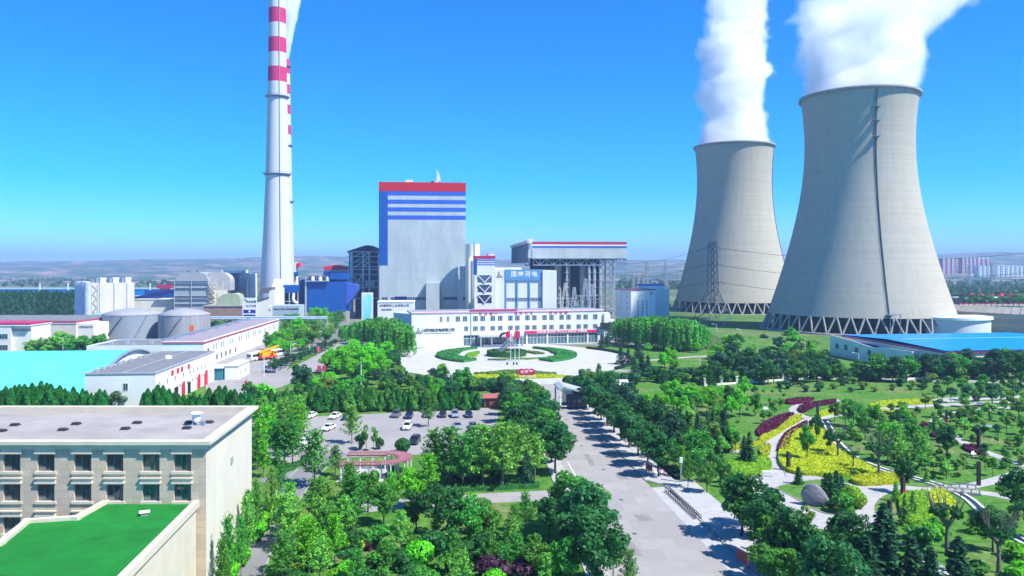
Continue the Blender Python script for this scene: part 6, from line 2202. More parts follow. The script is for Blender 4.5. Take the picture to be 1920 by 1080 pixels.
def board(px, py, w, h, rot, label):
    x, y = G(px, py)
    r = thing('notice_board', label, 'notice board', (x, y, 0.13), R(rot), 'red notice boards on the right pavement')
    MB().box(-w / 2, -w / 2 + 0.1, -0.06, 0.06, 0, h).box(w / 2 - 0.1, w / 2, -0.06, 0.06, 0, h).build('post', MAGENTA, r)
    MB().box(-w / 2 + 0.1, w / 2 - 0.1, -0.05, 0.05, h * 0.3, h * 0.92).build('panel', mat('brown_red_panel', (0.28, 0.06, 0.05), 0.6, 0.15, 1.0), r)
    MB().prism([(-w / 2 - 0.15, -0.3), (w / 2 + 0.15, -0.3), (w / 2 + 0.15, 0.3), (-w / 2 - 0.15, 0.3)], h * 0.93, h).build('roof', mat('pale_board_roof', (0.55, 0.50, 0.50), 0.6), r)


board(1217, 889, 2.2, 2.0, -70, 'red framed notice board behind the round road sign')
board(1392, 1064, 2.2, 2.3, -70, 'red framed notice board nearest the camera on the right pavement')
x, y = G(1229, 897)
r = thing('litter_bin', 'pale blue litter bin beside the farther notice board', 'litter bin', (x, y, 0.13))
MB().lathe([(0.30, 0), (0.34, 0.8), (0.34, 0.9)], 14).build('body', mat('bin_blue', (0.45, 0.60, 0.72), 0.5), r)
MB().lathe([(0.38, 0.9), (0.36, 1.0), (0.1, 1.15)], 14).build('lid', WHITE, r)
a, b = G(1252, 922), G(1309, 974)
r = thing('bicycle_rack', 'long dark bicycle rack of hoops on the pale right pavement', 'bicycle rack', (a[0], a[1], 0.135))
m = MB()
d = Vector((b[0] - a[0], b[1] - a[1]))
N = 17
nrm = Vector((-d.y, d.x)).normalized()
for i in range(N):
    c = d * (i / (N - 1))
    p0, p1 = c - nrm * 0.45, c + nrm * 0.45
    m.tube([(p0.x, p0.y, 0), (p0.x, p0.y, 0.55), (c.x, c.y, 0.72), (p1.x, p1.y, 0.55), (p1.x, p1.y, 0)], 0.06, 6)
m.build('hoop', BLACK, r)
m = MB()
for s in (-0.45, 0.45): m.beam((nrm.x * s, nrm.y * s, 0.05), (d.x + nrm.x * s, d.y + nrm.y * s, 0.05), 0.12, 0.08)
m.build('rail', BLACK, r)
x, y = G(515, 941)
r = thing('direction_sign', 'blue and white upright sign panel beside the left driveway', 'sign', (x, y, 0), R(35))
MB().box(-0.45, 0.2, -0.08, 0.08, 0, 2.0).build('panel', mat('sign_blue', (0.01, 0.08, 0.55), 0.4), r)
MB().box(0.21, 0.5, -0.08, 0.08, 0, 2.0).build('white_edge', LETW, r)
x, y = G(603, 714)
r = thing('banner_post', 'thin post with twin red street banners beside the service road', 'street banner', (x, y, 0), R(5))
MB().tube([(0, 0, 0), (0, 0, 5.2)], 0.06, 6).build('pole', STEEL, r)
for s in (-1, 1): MB().box(s * 0.85 - 0.62, s * 0.85 + 0.62, -0.02, 0.02, 3.2, 5.1).build('banner', mat('banner_pink', (0.60, 0.06, 0.14), 0.6), r)
x, y = G(597, 666)
r = thing('banner_post', 'small red banner board farther up the service road', 'street banner', (x, y, 0), R(5))
MB().tube([(0, 0, 0), (0, 0, 4.0)], 0.06, 6).build('pole', STEEL, r)
MB().box(-0.8, 0.8, -0.02, 0.02, 1.6, 3.9).build('banner', mat('banner_pink', (0.60, 0.06, 0.14), 0.6), r)
x, y = G(461, 722)
r = thing('barrier_gate', 'crimson lifting barrier at the lower left of the service yard', 'barrier', (x, y, 0), R(10))
MB().box(-0.35, 0.35, -0.35, 0.35, 0, 1.3).build('housing', MAGENTA, r)
MB().beam((0, -0.4, 1.15), (-3.4, -0.6, 0.95), 0.14).beam((0, -0.4, 1.15), (0.4, -0.4, 2.0), 0.14).build('arm', MAGENTA, r)
x, y = G(604, 706)
for px, py, lab in ((605, 707, 'small white standing stone at the edge of the middle garden'),):
    x, y = G(px, py)
    m = MB().lathe([(0.55, 0), (0.6, 0.6), (0.5, 1.6), (0.25, 2.2), (0.02, 2.3)], 9)
    m.v = [(a * 1.0, b * 0.6, c) for a, b, c in m.v]
    tag(m.build('standing_stone', WHITE2, loc=(x, y, 0)), lab, 'stone')
x, y = G(1437, 893)
r = thing('stone_tablet', 'small white stone block at the park path entrance', 'stone block', (x, y, 0), R(-8))
MB().box(-0.75, 0.75, -0.3, 0.3, 0.16, 0.95).build('tablet', WHITE2, r)
MB().box(-0.95, 0.95, -0.42, 0.42, 0, 0.158).build('base', CONC, r)
for px, py, lab in ((1436, 770, 'small white garden seat on the far left lawn of the park'), (1352, 842, 'small white garden seat on the side path'), (1855, 803, 'white garden seat beside the far right totem post'), (1826, 855, 'white garden seat below the purple strip at right')):
    x, y = G(px, py)
    r = thing('garden_bench', lab, 'garden seat', (x, y, 0), R(RNG.uniform(-40, 40)), 'white garden seats')
    MB().box(-0.75, 0.75, -0.22, 0.22, 0.40, 0.48).build('seat', WHITE, r)
    MB().box(-0.75, 0.75, 0.2, 0.26, 0.5, 0.95).build('backrest', WHITE, r)
    for s in (-0.6, 0.6): MB().box(s - 0.06, s + 0.06, -0.18, 0.18, 0, 0.399).build('leg', WHITE, r)

# wall with pillars along the back road, left piece and right piece
for a, b, lab, cnt in ((G(1322, 724), G(1548, 708), 'low cream wall with square pillars behind the park, left length', 9), (G(1700, 712), G(1916, 700), 'low cream wall with square pillars behind the park, right length', 7)):
    r = thing('park_wall', lab, 'wall', (a[0], a[1], 0), 0, 'low pillar walls behind the park')
    d = Vector((b[0] - a[0], b[1] - a[1]))
    MB().beam((0, 0, 0.3), (d.x, d.y, 0.3), 0.35, 0.6).build('plinth', CREAM, r)
    for i in range(cnt):
        c = d * (i / (cnt - 1))
        MB().box(c.x - 0.35, c.x + 0.35, c.y - 0.35, c.y + 0.35, 0, 2.3).box(c.x - 0.45, c.x + 0.45, c.y - 0.45, c.y + 0.45, 2.301, 2.5).build('pillar', CREAM, r)
    m = MB()
    for i in range(40): 
        c = d * ((i + 0.5) / 40)
        m.beam((c.x, c.y, 0.6), (c.x, c.y, 1.9), 0.05)
    m.beam((0, 0, 1.85), (d.x, d.y, 1.85), 0.07)
    m.build('railing', BLACK, r)

# footbridge over the channel
x, y = G(1795, 922)
r = thing('footbridge', 'small pale stone footbridge over the channel at the right', 'footbridge', (x, y, 0), R(-20))
MB().box(-3.2, 3.2, -1.6, 1.6, 0.05, 0.4).build('deck', CONC, r)
m = MB()
for s in (-1, 1):
    m.box(-3.0, 3.0, s * 1.45 - 0.08, s * 1.45 + 0.08, 0.92, 1.05)
    for k in range(6): m.box(-3.0 + k * 1.2 - 0.09, -3.0 + k * 1.2 + 0.09, s * 1.45 - 0.09, s * 1.45 + 0.09, 0.4, 0.92)
m.build('parapet', CONC, r)

# ------------------------------------------------------------------ plaza things
x, y = HC
r = thing('sculpture', 'tall silver twisting ribbon sculpture inside the round hedge', 'sculpture', (x + 1.0, y, 0))
MB().lathe([(2.6, 0), (2.6, 0.8), (1.6, 0.9), (1.6, 1.6)], 20).build('base', CONC, r)
sv = mat('polished_steel', (0.62, 0.60, 0.68), 0.25, 0.1, 0.6, metal=0.7)
pts, rad_ = [], []
for i in range(30):
    t = i / 29
    a = -0.4 + t * 5.2
    pts.append((-3.6 + 6.0 * t + 1.6 * math.sin(a * 1.1) * t, 1.2 * math.cos(a), 1.5 + 8.6 * t ** 0.9))
    rad_.append(0.55 + 0.75 * math.sin(math.pi * (0.15 + 0.75 * t)))
MB().tube(pts, rad_, 8).build('ribbon', sv, r)
pts = [(-1.6 + 2.1 * math.cos(t), 0.3, 8.0 + 1.5 * math.sin(t)) for t in [0.2 + i * 0.3 for i in range(16)]]
MB().tube(pts, [0.22 + 0.3 * math.sin(math.pi * i / 15) for i in range(16)], 8).build('curl', mat('dark_bronze', (0.07, 0.05, 0.09), 0.4, 0.1, 0.6, metal=0.5), r)

for i, (px, hpx, lab) in enumerate(((957.5, 60, 'left flagpole of three with a red flag before the round hedge'), (965.5, 61, 'middle flagpole of three with a red flag before the round hedge'), (973.5, 59, 'right flagpole of three with a red flag before the round hedge'))):
    x, y = G(px, 679)
    h = hpx * y / FOC
    r = thing('flagpole', lab, 'flagpole', (x, y, 0.014), 0, 'three flagpoles on the plaza')
    MB().tube([(0, 0, 0), (0, 0, h)], [0.13, 0.07], 8).build('pole', LAMPM, r)
    MB().cyl(0, 0, 0, 0.35, 0.4, 0.3, 12).build('base', CONC, r)
    m = MB()
    nx, nz = 8, 4
    s = -1 if i != 1 else 1
    vv = [(s * (0.1 + 1.9 * a / nx), 0.22 * math.sin(a * 1.3 + i) * a / nx, h - 0.2 - 2.6 * b / nz - 0.55 * (a / nx) ** 1.2) for b in range(nz + 1) for a in range(nx + 1)]
    m.add(vv, [(b * (nx + 1) + a, b * (nx + 1) + a + 1, (b + 1) * (nx + 1) + a + 1, (b + 1) * (nx + 1) + a) for b in range(nz) for a in range(nx)], smooth=True)
    m.build('flag', mat('flag_red', (0.66, 0.02, 0.10), 0.7), r)
x, y = G(967, 680.5)
r = thing('plaza_railing', 'low white railing in front of the three flagpoles', 'railing', (x, y, 0.014))
m = MB()
for i in range(6):
    c = -3.6 + i * 1.45
    m.beam((c - 0.5, 0, 0), (c, 0, 1.3), 0.16).beam((c + 0.5, 0, 0), (c, 0, 1.3), 0.16)
m.beam((-3.6, 0, 1.25), (3.7, 0, 1.25), 0.12)
m.build('rail', WHITE, r)
for i, px in enumerate((951, 963, 969)):
    x, y = G(px, 684)
    tag(MB().lathe([(0.32, 0), (0.32, 0.85), (0.2, 1.05), (0.02, 1.1)], 12).build('bollard', BLACK, loc=(x, y, 0.014)), 'short dark bollard before the white railing, %s from the left' % ordinal(i + 1), 'bollard', 'dark bollards by the flagpoles')

x, y = G(987, 709)
r = thing('plaza_sign', 'crimson three part sign with pale symbols in front of the yellow bed', 'sign', (x, y, 0), R(4))
pl3 = []
for k in (-1, 0, 1):
    c = k * 1.75
    m = MB().lathe([(1.15, 0), (1.15, 0.35)], 20)
    m.xform(facing_front(c, 0, 2.15))
    m.prism([(c - 0.95, 0.0), (c + 0.95, 0.0), (c + 0.95, -0.36), (c - 0.95, -0.36)], 1.15, 2.9)
    m.build('disc', mat('sign_crimson', (0.52, 0.006, 0.07), 0.45), r)
m = text('中国梦', 1.25, mat('sign_pink', (0.85, 0.55, 0.62), 0.5), r, facing_front(0, -0.42, 2.1), spacing=1.4, bold=0.05)
text('社会主义核心价值观', 0.62, LETW, r, facing_front(0.3, -0.5, 0.62), spacing=1.0, bold=0.03)
MB().box(-2.6, 3.2, -0.3, 0.1, 0, 0.28).build('base', STEELB, r)
m = MB()
for k in (-1.8, 0, 1.8): m.beam((k, 0.0, 0.28), (k, 0.0, 1.2), 0.16)
m.build('leg', STEELB, r)

# gatehouse beside the road
gx, gy = G(1069, 768)
r = thing('gatehouse', 'small dark glazed gatehouse with a pale sloping roof at the plaza entrance', 'gatehouse', (gx - 1.5, gy, 0), TH)
MB().box(0.6, 6.2, 0.8, 8, 0.13, 3.9).build('wall', mat('dark_glazed_wall', (0.025, 0.035, 0.10), 0.25, 0.2, 0.5, spec=0.6), r)
m = MB().extrude_y([(-1.6, 5.7), (-0.2, 6.3), (7.0, 4.2), (7.0, 3.9), (-0.2, 5.9), (-1.6, 5.3)], -1.2, 9)
m.build('roof', mat('slate_roof', (0.38, 0.42, 0.48), 0.6), r)
for xx, yy in ((-1.2, -0.8), (-1.2, 8.5), (6.6, -0.8), (6.6, 8.5)): MB().box(xx - 0.2, xx + 0.2, yy - 0.2, yy + 0.2, 0, 4.6 if xx < 0 else 4.1).build('column', FRAMEW, r)
m = MB()
for k in range(4): m.box(0.9 + k * 1.35, 1.9 + k * 1.35, 0.72, 0.79, 0.9, 2.6)
m.build('window', GLASSB, r)
MB().box(-3.4, 0.5, -1.0, -0.6, 1.0, 1.12).box(-3.6, -3.2, -1.1, -0.5, 0, 1.2).build('barrier_arm', FRAMEW, r)
r = thing('waiting_shelter', 'small pavilion with a pale folded roof behind the road trees right of the gatehouse', 'shelter', (*G(1135, 742), 0), TH)
for xx, yy in ((0, 0), (6, 0), (0, 4), (6, 4)): MB().box(xx, xx + 0.3, yy, yy + 0.3, 0, 3.0).build('column', FRAMEW, r)
MB().extrude_x([(-0.8, 3.0), (5.2, 3.0), (5.2, 3.2), (2.2, 4.4), (-0.8, 3.2)], -0.8, 7.2).build('roof', mat('pale_lilac_roof', (0.58, 0.55, 0.62), 0.6), r)
r = thing('brick_hut', 'small red brick hut at the right end of the car park', 'hut', (*G(908, 765), 0), TH)
MB().box(0, 4.2, 0, 4, 0, 2.6).build('wall', mat('hut_brick', (0.30, 0.10, 0.09), 0.85), r)
MB().extrude_x([(-0.4, 2.6), (4.4, 2.6), (4.4, 2.75), (2, 3.6), (-0.4, 2.75)], -0.4, 4.6).build('roof', mat('hut_tile', (0.36, 0.12, 0.12), 0.8), r)
MB().box(0.4, 1.4, -0.06, -0.005, 0.1, 2.1).build('door', DARK, r)

# pergola with red slats
r = thing('pergola', 'pergola with rose red slatted roof bent in a U beside the car park', 'pergola', (-30.6, 137.0, 0), R(2))
r.scale = (0.86, 0.9, 0.95)
ROSE = mat('rose_timber', (0.34, 0.14, 0.165), 0.7, 0.12, 1.0)
m = MB()
A0 = [(0.3, 9.5), (8.2, 9.5)]
for y in (8.3, 10.9): m.beam((0, y, 2.85), (8.6, y, 2.85), 0.18, 0.24)
for i in range(22): m.beam((0.1 + i * 0.40, 7.9, 3.05), (0.1 + i * 0.40, 11.3, 3.05), 0.16, 0.14)
for y in (0.2, 2.6): m.beam((0, y, 2.85), (8.6, y, 2.85), 0.18, 0.24)
for i in range(22): m.beam((0.1 + i * 0.40, -0.2, 3.05), (0.1 + i * 0.40, 3.0, 3.05), 0.16, 0.14)
m.build('slat_roof', ROSE, r)
m = MB()
for i in range(24):
    a = R(-88 + i * 7.6)
    c, s = math.cos(a), math.sin(a)
    m.beam((8.6 + 2.6 * c, 5.55 + 2.6 * s, 3.05), (8.6 + 5.9 * c, 5.55 + 5.9 * s, 3.05), 0.5, 0.12)
m.build('curved_roof', ROSE, r)
for x_ in (0.3, 2.9, 5.6, 8.3):
    for y in (0.2, 2.6, 8.3, 10.9): MB().box(x_ - 0.13, x_ + 0.13, y - 0.13, y + 0.13, 0, 2.73).build('column', FRAMEW, r)
for i in range(5):
    a = R(-70 + i * 35)
    for q in (2.9, 5.5): MB().cyl(8.6 + q * math.cos(a), 5.55 + q * math.sin(a), 0, 2.98, 0.14, n=8).build('column', FRAMEW, r)
MB().box(-0.5, 9, -0.8, 11.8, 0, 0.08).build('floor', PAVE, r)

# boulder
x, y = G(1526, 948)
bm = bmesh.new()
bmesh.ops.create_icosphere(bm, subdivisions=5, radius=1.0)
for v in bm.verts:
    c = v.co.copy()
    d = 0.16 * (fbm(c.x * 1.6 + 5, c.y * 1.6 + c.z * 1.3, 21) - 0.5) + 0.07 * (fbm(c.x * 5 + 3, c.z * 5 + c.y * 4, 8) - 0.5) + 0.04 * (fbm(c.z * 14 + 3, c.x * 13 + c.y * 11, 18) - 0.5)
    v.co = c * (1 + d * 1.3)
    v.co.x *= 2.45
    v.co.y *= 0.95
    v.co.z = v.co.z * 2.0
    u_ = v.co.x / 2.45
    v.co.z *= 1.10 - 0.45 * max(0, -u_ - 0.35) - 0.72 * max(0, u_ - 0.02) ** 1.15
    v.co.y *= 1.0 - 0.30 * max(0, v.co.z) / 2.0
    v.co.x -= 0.10 * v.co.z
    v.co.z += 1.55
    v.co.z = max(v.co.z, -0.15)
me = bpy.data.meshes.new('boulder')
bm.to_mesh(me)
bm.free()
me.polygons.foreach_set('use_smooth', [True] * len(me.polygons))
me.materials.append(mat('boulder_stone', (0.21, 0.21, 0.235), 0.85, 0.18, 0.9, stretch=(1, 1, 3), bump=0.6, bscale=3))
o = bpy.data.objects.new('boulder', me)
COL.objects.link(o)
o.location = (x, y, 0.0)
o.rotation_euler = (0, R(8), R(-24))
o.scale = (0.9, 0.9, 0.95)
tag(o, 'big grey upright boulder on the small lawn of the park clearing', 'boulder')
# inscription left out of reach of the photo: the face only shows a faint red mark
# ------------------------------------------------------------------ people
def person(label, px, py, rot, shirt, trousers, lean=0.0, arm=0.25, hgt=1.70):
    x, y = G(px, py)
    s = hgt / 1.75
    V, E, Rd = [], [], []

    def vtx(co, rad_, par=None):
        V.append(Vector(co) * s)
        Rd.append(rad_ * s)
        if par is not None: E.append((par, len(V) - 1))
        return len(V) - 1
    pel = vtx((0, 0, 0.95), 0.135)
    wst = vtx((0, -0.02 - lean * 0.2, 1.10), 0.125, pel)
    chs = vtx((0, -0.02 - lean * 0.6, 1.32), 0.15, wst)
    nkb = vtx((0, 0.0 - lean * 0.85, 1.47), 0.075, chs)
    nk = vtx((0, -0.01 - lean, 1.54), 0.055, nkb)
    hd = vtx((0, -0.03 - lean * 1.05, 1.63), 0.09, nk)
    vtx((0, -0.02 - lean * 1.1, 1.73), 0.075, hd)
    hands = []
    for sg in (-1, 1):
        hp = vtx((sg * 0.09, 0, 0.90), 0.095, pel)
        kn = vtx((sg * 0.10, -0.03 + 0.06 * sg, 0.50), 0.062, hp)
        an = vtx((sg * 0.10, 0.02 + 0.1 * sg, 0.09), 0.042, kn)
        vtx((sg * 0.11, -0.16 + 0.1 * sg, 0.045), 0.035, an)
        sh = vtx((sg * 0.185, -lean * 0.7, 1.42), 0.062, chs)
        el = vtx((sg * (0.22 + arm * 0.12), 0.03 - lean * 0.5, 1.14), 0.042, sh)
        wr = vtx((sg * (0.23 + arm * 0.1), -0.12 - lean * 0.4, 0.92), 0.030, el)
        pm = vtx((sg * (0.23 + arm * 0.1), -0.15 - lean * 0.4, 0.86), 0.032, wr)
        for k, (ln_, dx) in enumerate(((0.075, -0.03), (0.09, -0.01), (0.085, 0.01), (0.065, 0.028))):
            f1 = vtx((sg * (0.23 + arm * 0.1), -0.155 + dx - lean * 0.4, 0.86 - ln_ * 0.55), 0.009, pm)
            vtx((sg * (0.225 + arm * 0.1), -0.17 + dx - lean * 0.4, 0.86 - ln_), 0.008, f1)
        vtx((sg * (0.21 + arm * 0.1), -0.19 - lean * 0.4, 0.85), 0.010, pm)
    me = bpy.data.meshes.new('person')
    me.from_pydata([tuple(v) for v in V], E, [])
    o = bpy.data.objects.new('person', me)
    COL.objects.link(o)
    md = o.modifiers.new('skin', 'SKIN')
    for i, sv_ in enumerate(me.skin_vertices[0].data):
        sv_.radius = (Rd[i], Rd[i])
        sv_.use_root = (i == 0)
    o.modifiers.new('sub', 'SUBSURF').levels = 1
    dg = bpy.context.evaluated_depsgraph_get()
    m2 = bpy.data.meshes.new_from_object(o.evaluated_get(dg))
    o.modifiers.clear()
    o.data = m2
    for q in (mat('skin_tone', (0.55, 0.32, 0.22), 0.6), shirt, trousers, BLACK): m2.materials.append(q)
    for p in m2.polygons:
        c = p.center / s
        p.use_smooth = True
        if c.z > 1.50: p.material_index = 0
        elif c.z < 0.07: p.material_index = 3
        elif abs(c.x) > 0.19 and c.z < 0.93: p.material_index = 0
        elif c.z > 0.96 or abs(c.x) > 0.20: p.material_index = 1
        else: p.material_index = 2
    o.location = (x, y, 0.012)
    o.rotation_euler = (0, 0, R(rot))
    tag(o, label, 'person')
    yh = -0.03 - lean * 1.07
    h = MB().lathe([(0.088, 1.64), (0.102, 1.70), (0.088, 1.765), (0.04, 1.79), (0.005, 1.795)], 14)
    h.v = [(a * s, (b + yh + 0.02) * s, c * s) for a, b, c in h.v]
    h.build('hair', BLACK, o)
    f = MB()
    for sg in (-1, 1): f.box((sg * 0.035 - 0.012) * s, (sg * 0.035 + 0.012) * s, (yh - 0.092) * s, (yh - 0.080) * s, 1.635 * s, 1.65 * s)
    f.box(-0.02 * s, 0.02 * s, (yh - 0.090) * s, (yh - 0.080) * s, 1.575 * s, 1.583 * s)
    f.build('face', mat('face_dark', (0.05, 0.02, 0.02), 0.6), o)
    return o


person('person in dark blue clothes walking beside the pergola', 627, 859, 200, mat('navy_cloth', (0.01, 0.015, 0.10), 0.8), mat('navy_cloth2', (0.012, 0.015, 0.06), 0.8), 0.03)
person('person in a pale shirt and dark trousers walking next to the one in blue', 634, 860, 160, mat('pale_cloth', (0.50, 0.50, 0.65), 0.8), mat('dark_cloth', (0.03, 0.03, 0.05), 0.8), 0.06)
# ------------------------------------------------------------------ trees
def rnd_dirs(n, rs, up=0.0):
    v = rs.normal(size=(n, 3))
    v[:, 2] += up
    return v / np.linalg.norm(v, axis=1, keepdims=True)


def clump_leaves(mb, cen, rad, n, size, rs, flat=0.75, jitter=0.6):
    """leaves on and in a clump, facing roughly outward"""
    d = rnd_dirs(n, rs, 0.25)
    rr = rad * rs.uniform(0.45, 1.08, n) ** 0.6
    C = np.array(cen) + d * rr[:, None] * np.array([1, 1, flat])
    N = d + rs.normal(size=(n, 3)) * jitter + np.array([0, 0, 0.35])
    quads_mesh(mb, C, N, size * rs.uniform(0.55, 1.35, n), 1.5, 0, rs)


def mk_round(seed, H=8.0, rx=3.0, trunk=2.4, leaves=4200, size=0.29, ncl=34, sparse=0.0):
    rs = np.random.RandomState(seed)
    cr, tr = MB(), MB()
    zc, rz = (H + trunk * 0.85) / 2, (H - trunk * 0.85) / 2
    cl = []
    for i in range(ncl):
        d = rnd_dirs(1, rs, 0.15)[0]
        k = rs.uniform(0.35, 0.92)
        prof = 1.0 - 0.25 * max(0, d[2])
        cl.append((np.array([d[0] * rx * k * prof, d[1] * rx * k * prof, zc + d[2] * rz * k]), rs.uniform(0.55, 1.25) * rx / 3.1))
    for c, r_ in cl:
        clump_leaves(cr, c, r_, int(leaves / ncl * (r_ / (rx / 3.1)) ** 2), size, rs)
    tr.tube([(0, 0, 0), (0.05, 0.02, trunk * 0.5), (0, 0.05, trunk), (0.1, 0, zc), (0.05, 0, zc + rz * 0.5)], [0.20, 0.16, 0.14, 0.09, 0.03], 7)
    for c, r_ in cl[:9]:
        tr.tube([(0, 0.03, trunk * rs.uniform(0.8, 1.15)), (c[0] * 0.5, c[1] * 0.5, (trunk + c[2]) / 2 + 0.1), tuple(c)], [0.10, 0.06, 0.02], 5)
    return cr, tr


def mk_open(seed, H=9.0, rx=2.0, leaves=1700, size=0.235):
    """airy young tree, limbs rising from one leader"""
    rs = np.random.RandomState(seed)
    cr, tr = MB(), MB()
    tr.tube([(0, 0, 0), (0.05, 0, H * 0.3), (-0.05, 0.05, H * 0.65), (0, 0, H * 0.97)], [0.12, 0.09, 0.06, 0.015], 7)
    nb = 36
    for i in range(nb):
        t = 0.22 + 0.74 * i / nb
        a = i * 2.4 + rs.uniform(-0.4, 0.4)
        L = rx * (1.12 - t) * rs.uniform(0.75, 1.25) + 0.35
        z0 = H * t
        up = rs.uniform(0.5, 1.0)
        p0 = np.array([0, 0, z0])
        p2 = np.array([math.cos(a) * L, math.sin(a) * L, z0 + L * up])
        p1 = (p0 + p2) / 2 + np.array([0, 0, -0.12 * L])
        tr.tube([tuple(p0), tuple(p1), tuple(p2)], [0.045, 0.03, 0.01], 4)
        n = int(leaves / nb * (0.5 + L / rx))
        s = rs.uniform(0.15, 1.08, n)
        C = p0[None] * (1 - s[:, None]) + p2[None] * s[:, None] + rs.normal(size=(n, 3)) * 0.19
        N = rs.normal(size=(n, 3)) * 0.8 + np.array([math.cos(a) * 0.4, math.sin(a) * 0.4, 0.7])
        quads_mesh(cr, C, N, size * rs.uniform(0.5, 1.3, n), 1.5, 0, rs)
    return cr, tr


def mk_cypress(seed, H=7.0, rx=1.5, leaves=3000, size=0.30):
    rs = np.random.RandomState(seed)
    cr, tr = MB(), MB()
    tr.tube([(0, 0, 0), (0, 0, H * 0.5), (0, 0, H * 0.95)], [0.14, 0.09, 0.02], 6)
    n = leaves
    t = rs.uniform(0, 1, n) ** 0.85
    a = rs.uniform(0, 2 * math.pi, n)
    lump = 1 + 0.22 * np.sin(a * 3 + t * 9 + seed) + 0.14 * np.sin(a * 5 - t * 17)
    r_ = rx * np.clip((1 - t) ** 0.62 * (0.55 + 0.45 * np.clip(t * 6, 0, 1)), 0.04, 1) * lump * rs.uniform(0.7, 1.08, n)
    C = np.stack([r_ * np.cos(a), r_ * np.sin(a), 0.15 + t * (H - 0.15)], 1)
    N = np.stack([np.cos(a), np.sin(a), 0.45 + 0 * a], 1) + rs.normal(size=(n, 3)) * 0.5
    quads_mesh(cr, C, N, size * rs.uniform(0.6, 1.35, n), 1.7, 0, rs)
    return cr, tr


def mk_spruce(seed, H=8.0, rx=2.2, leaves=2200, size=0.30, gap=0.62):
    rs = np.random.RandomState(seed)
    cr, tr = MB(), MB()
    tr.tube([(0, 0, 0), (0, 0, H * 0.5), (0, 0, H * 0.98)], [0.15, 0.10, 0.015], 6)
    z = 0.7
    tiers = []
    while z < H * 0.97:
        tiers.append(z)
        z += gap * rs.uniform(0.8, 1.15) * (1.0 - 0.35 * z / H)
    tot = sum((1 - q / H) + 0.12 for q in tiers)
    for q in tiers:
        k = (1 - q / H)
        R_ = rx * (k ** 0.85) + 0.12
        nb = max(4, int(5 + 6 * k))
        for j in range(nb):
            a = 2 * math.pi * j / nb + rs.uniform(-0.35, 0.35)
            L = R_ * rs.uniform(0.72, 1.15)
            n = max(3, int(leaves * (k + 0.12) / tot / nb))
            s = rs.uniform(0.08, 1.0, n)
            wv = rs.normal(size=n) * 0.13 * (1.15 - s) * L
            C = np.stack([math.cos(a) * L * s - math.sin(a) * wv, math.sin(a) * L * s + math.cos(a) * wv, q - 0.22 * L * s + 0.16 * L * s * s + rs.normal(size=n) * 0.05], 1)
            N = rs.normal(size=(n, 3)) * 0.45 + np.array([math.cos(a) * 0.35, math.sin(a) * 0.35, 1.0])
            quads_mesh(cr, C, N, size * rs.uniform(0.6, 1.3, n), 2.0, 0, rs)
            if k > 0.15: tr.tube([(0, 0, q), (math.cos(a) * L * 0.9, math.sin(a) * L * 0.9, q - 0.1 * L)], [0.03, 0.01], 3)
    return cr, tr


def mk_willow(seed, H=13.0, rx=6.4, leaves=7600, size=0.42):
    rs = np.random.RandomState(seed)
    cr, tr = MB(), MB()
    tr.tube([(0, 0, 0), (0.1, 0, 2.5), (0, 0.1, 5), (0.2, 0, 9)], [0.4, 0.34, 0.28, 0.1], 8)
    nl = 24
    for i in range(nl):
        a = i * 2.399 + rs.uniform(-0.3, 0.3)
        L = rx * rs.uniform(0.15, 0.85)
        top = H * (0.95 - 0.26 * (L / rx) ** 2) * rs.uniform(0.88, 1.0)
        c = np.array([math.cos(a) * L, math.sin(a) * L, top])
        tr.tube([(0, 0, 3.0), (c[0] * 0.5, c[1] * 0.5, top * 0.65), (c[0] * 0.95, c[1] * 0.95, top * 0.95)], [0.18, 0.10, 0.03], 5)
        for j in range(9):
            b = rs.uniform(0, 2 * math.pi)
            w = rs.uniform(0.3, 1.9)
            x0, y0 = c[0] + math.cos(b) * w, c[1] + math.sin(b) * w
            ztop = top - 0.35 * w * w * 0.5
            drop = ztop * rs.uniform(0.45, 0.96)
            n = int(leaves / nl / 9)
            s = rs.uniform(0, 1, n)
            C = np.stack([x0 + math.cos(b) * 0.5 * s + rs.normal(size=n) * 0.16, y0 + math.sin(b) * 0.5 * s + rs.normal(size=n) * 0.16, ztop - drop * s], 1)
            N = rs.normal(size=(n, 3)) * 0.5 + np.array([math.cos(a) * 0.7, math.sin(a) * 0.7, 0.55])
            quads_mesh(cr, C, N, size * rs.uniform(0.6, 1.3, n), 2.1, 0, rs)
    return cr, tr


def mk_bush(seed, H=2.6, rx=1.7, leaves=900, size=0.28):
    rs = np.random.RandomState(seed)
    cr, tr = MB(), MB()
    for i in range(11):
        d = rnd_dirs(1, rs, 0.5)[0]
        c = np.array([d[0] * rx * 0.6, d[1] * rx * 0.6, max(0.35, H * 0.45 + d[2] * H * 0.3)])
        clump_leaves(cr, c, rs.uniform(0.45, 0.8) * rx / 1.7, leaves // 11, size, rs)
        tr.tube([(d[0] * 0.1, d[1] * 0.1, 0), tuple(c)], [0.04, 0.015], 4)
    return cr, tr


def mk_ball(seed, H=2.0, rx=1.1, leaves=1100, size=0.22):
    rs = np.random.RandomState(seed)
    cr, tr = MB(), MB()
    d = rnd_dirs(leaves, rs)
    C = d * rx * rs.uniform(0.86, 1.04, leaves)[:, None] * np.array([1, 1, (H / 2 - 0.05) / rx]) + np.array([0, 0, H / 2 + 0.05])
    quads_mesh(cr, C, d + rs.normal(size=(leaves, 3)) * 0.4, size * rs.uniform(0.6, 1.3, leaves), 1.4, 0, rs)
    tr.tube([(0, 0, 0), (0, 0, H * 0.6)], [0.10, 0.06], 6)
    return cr, tr


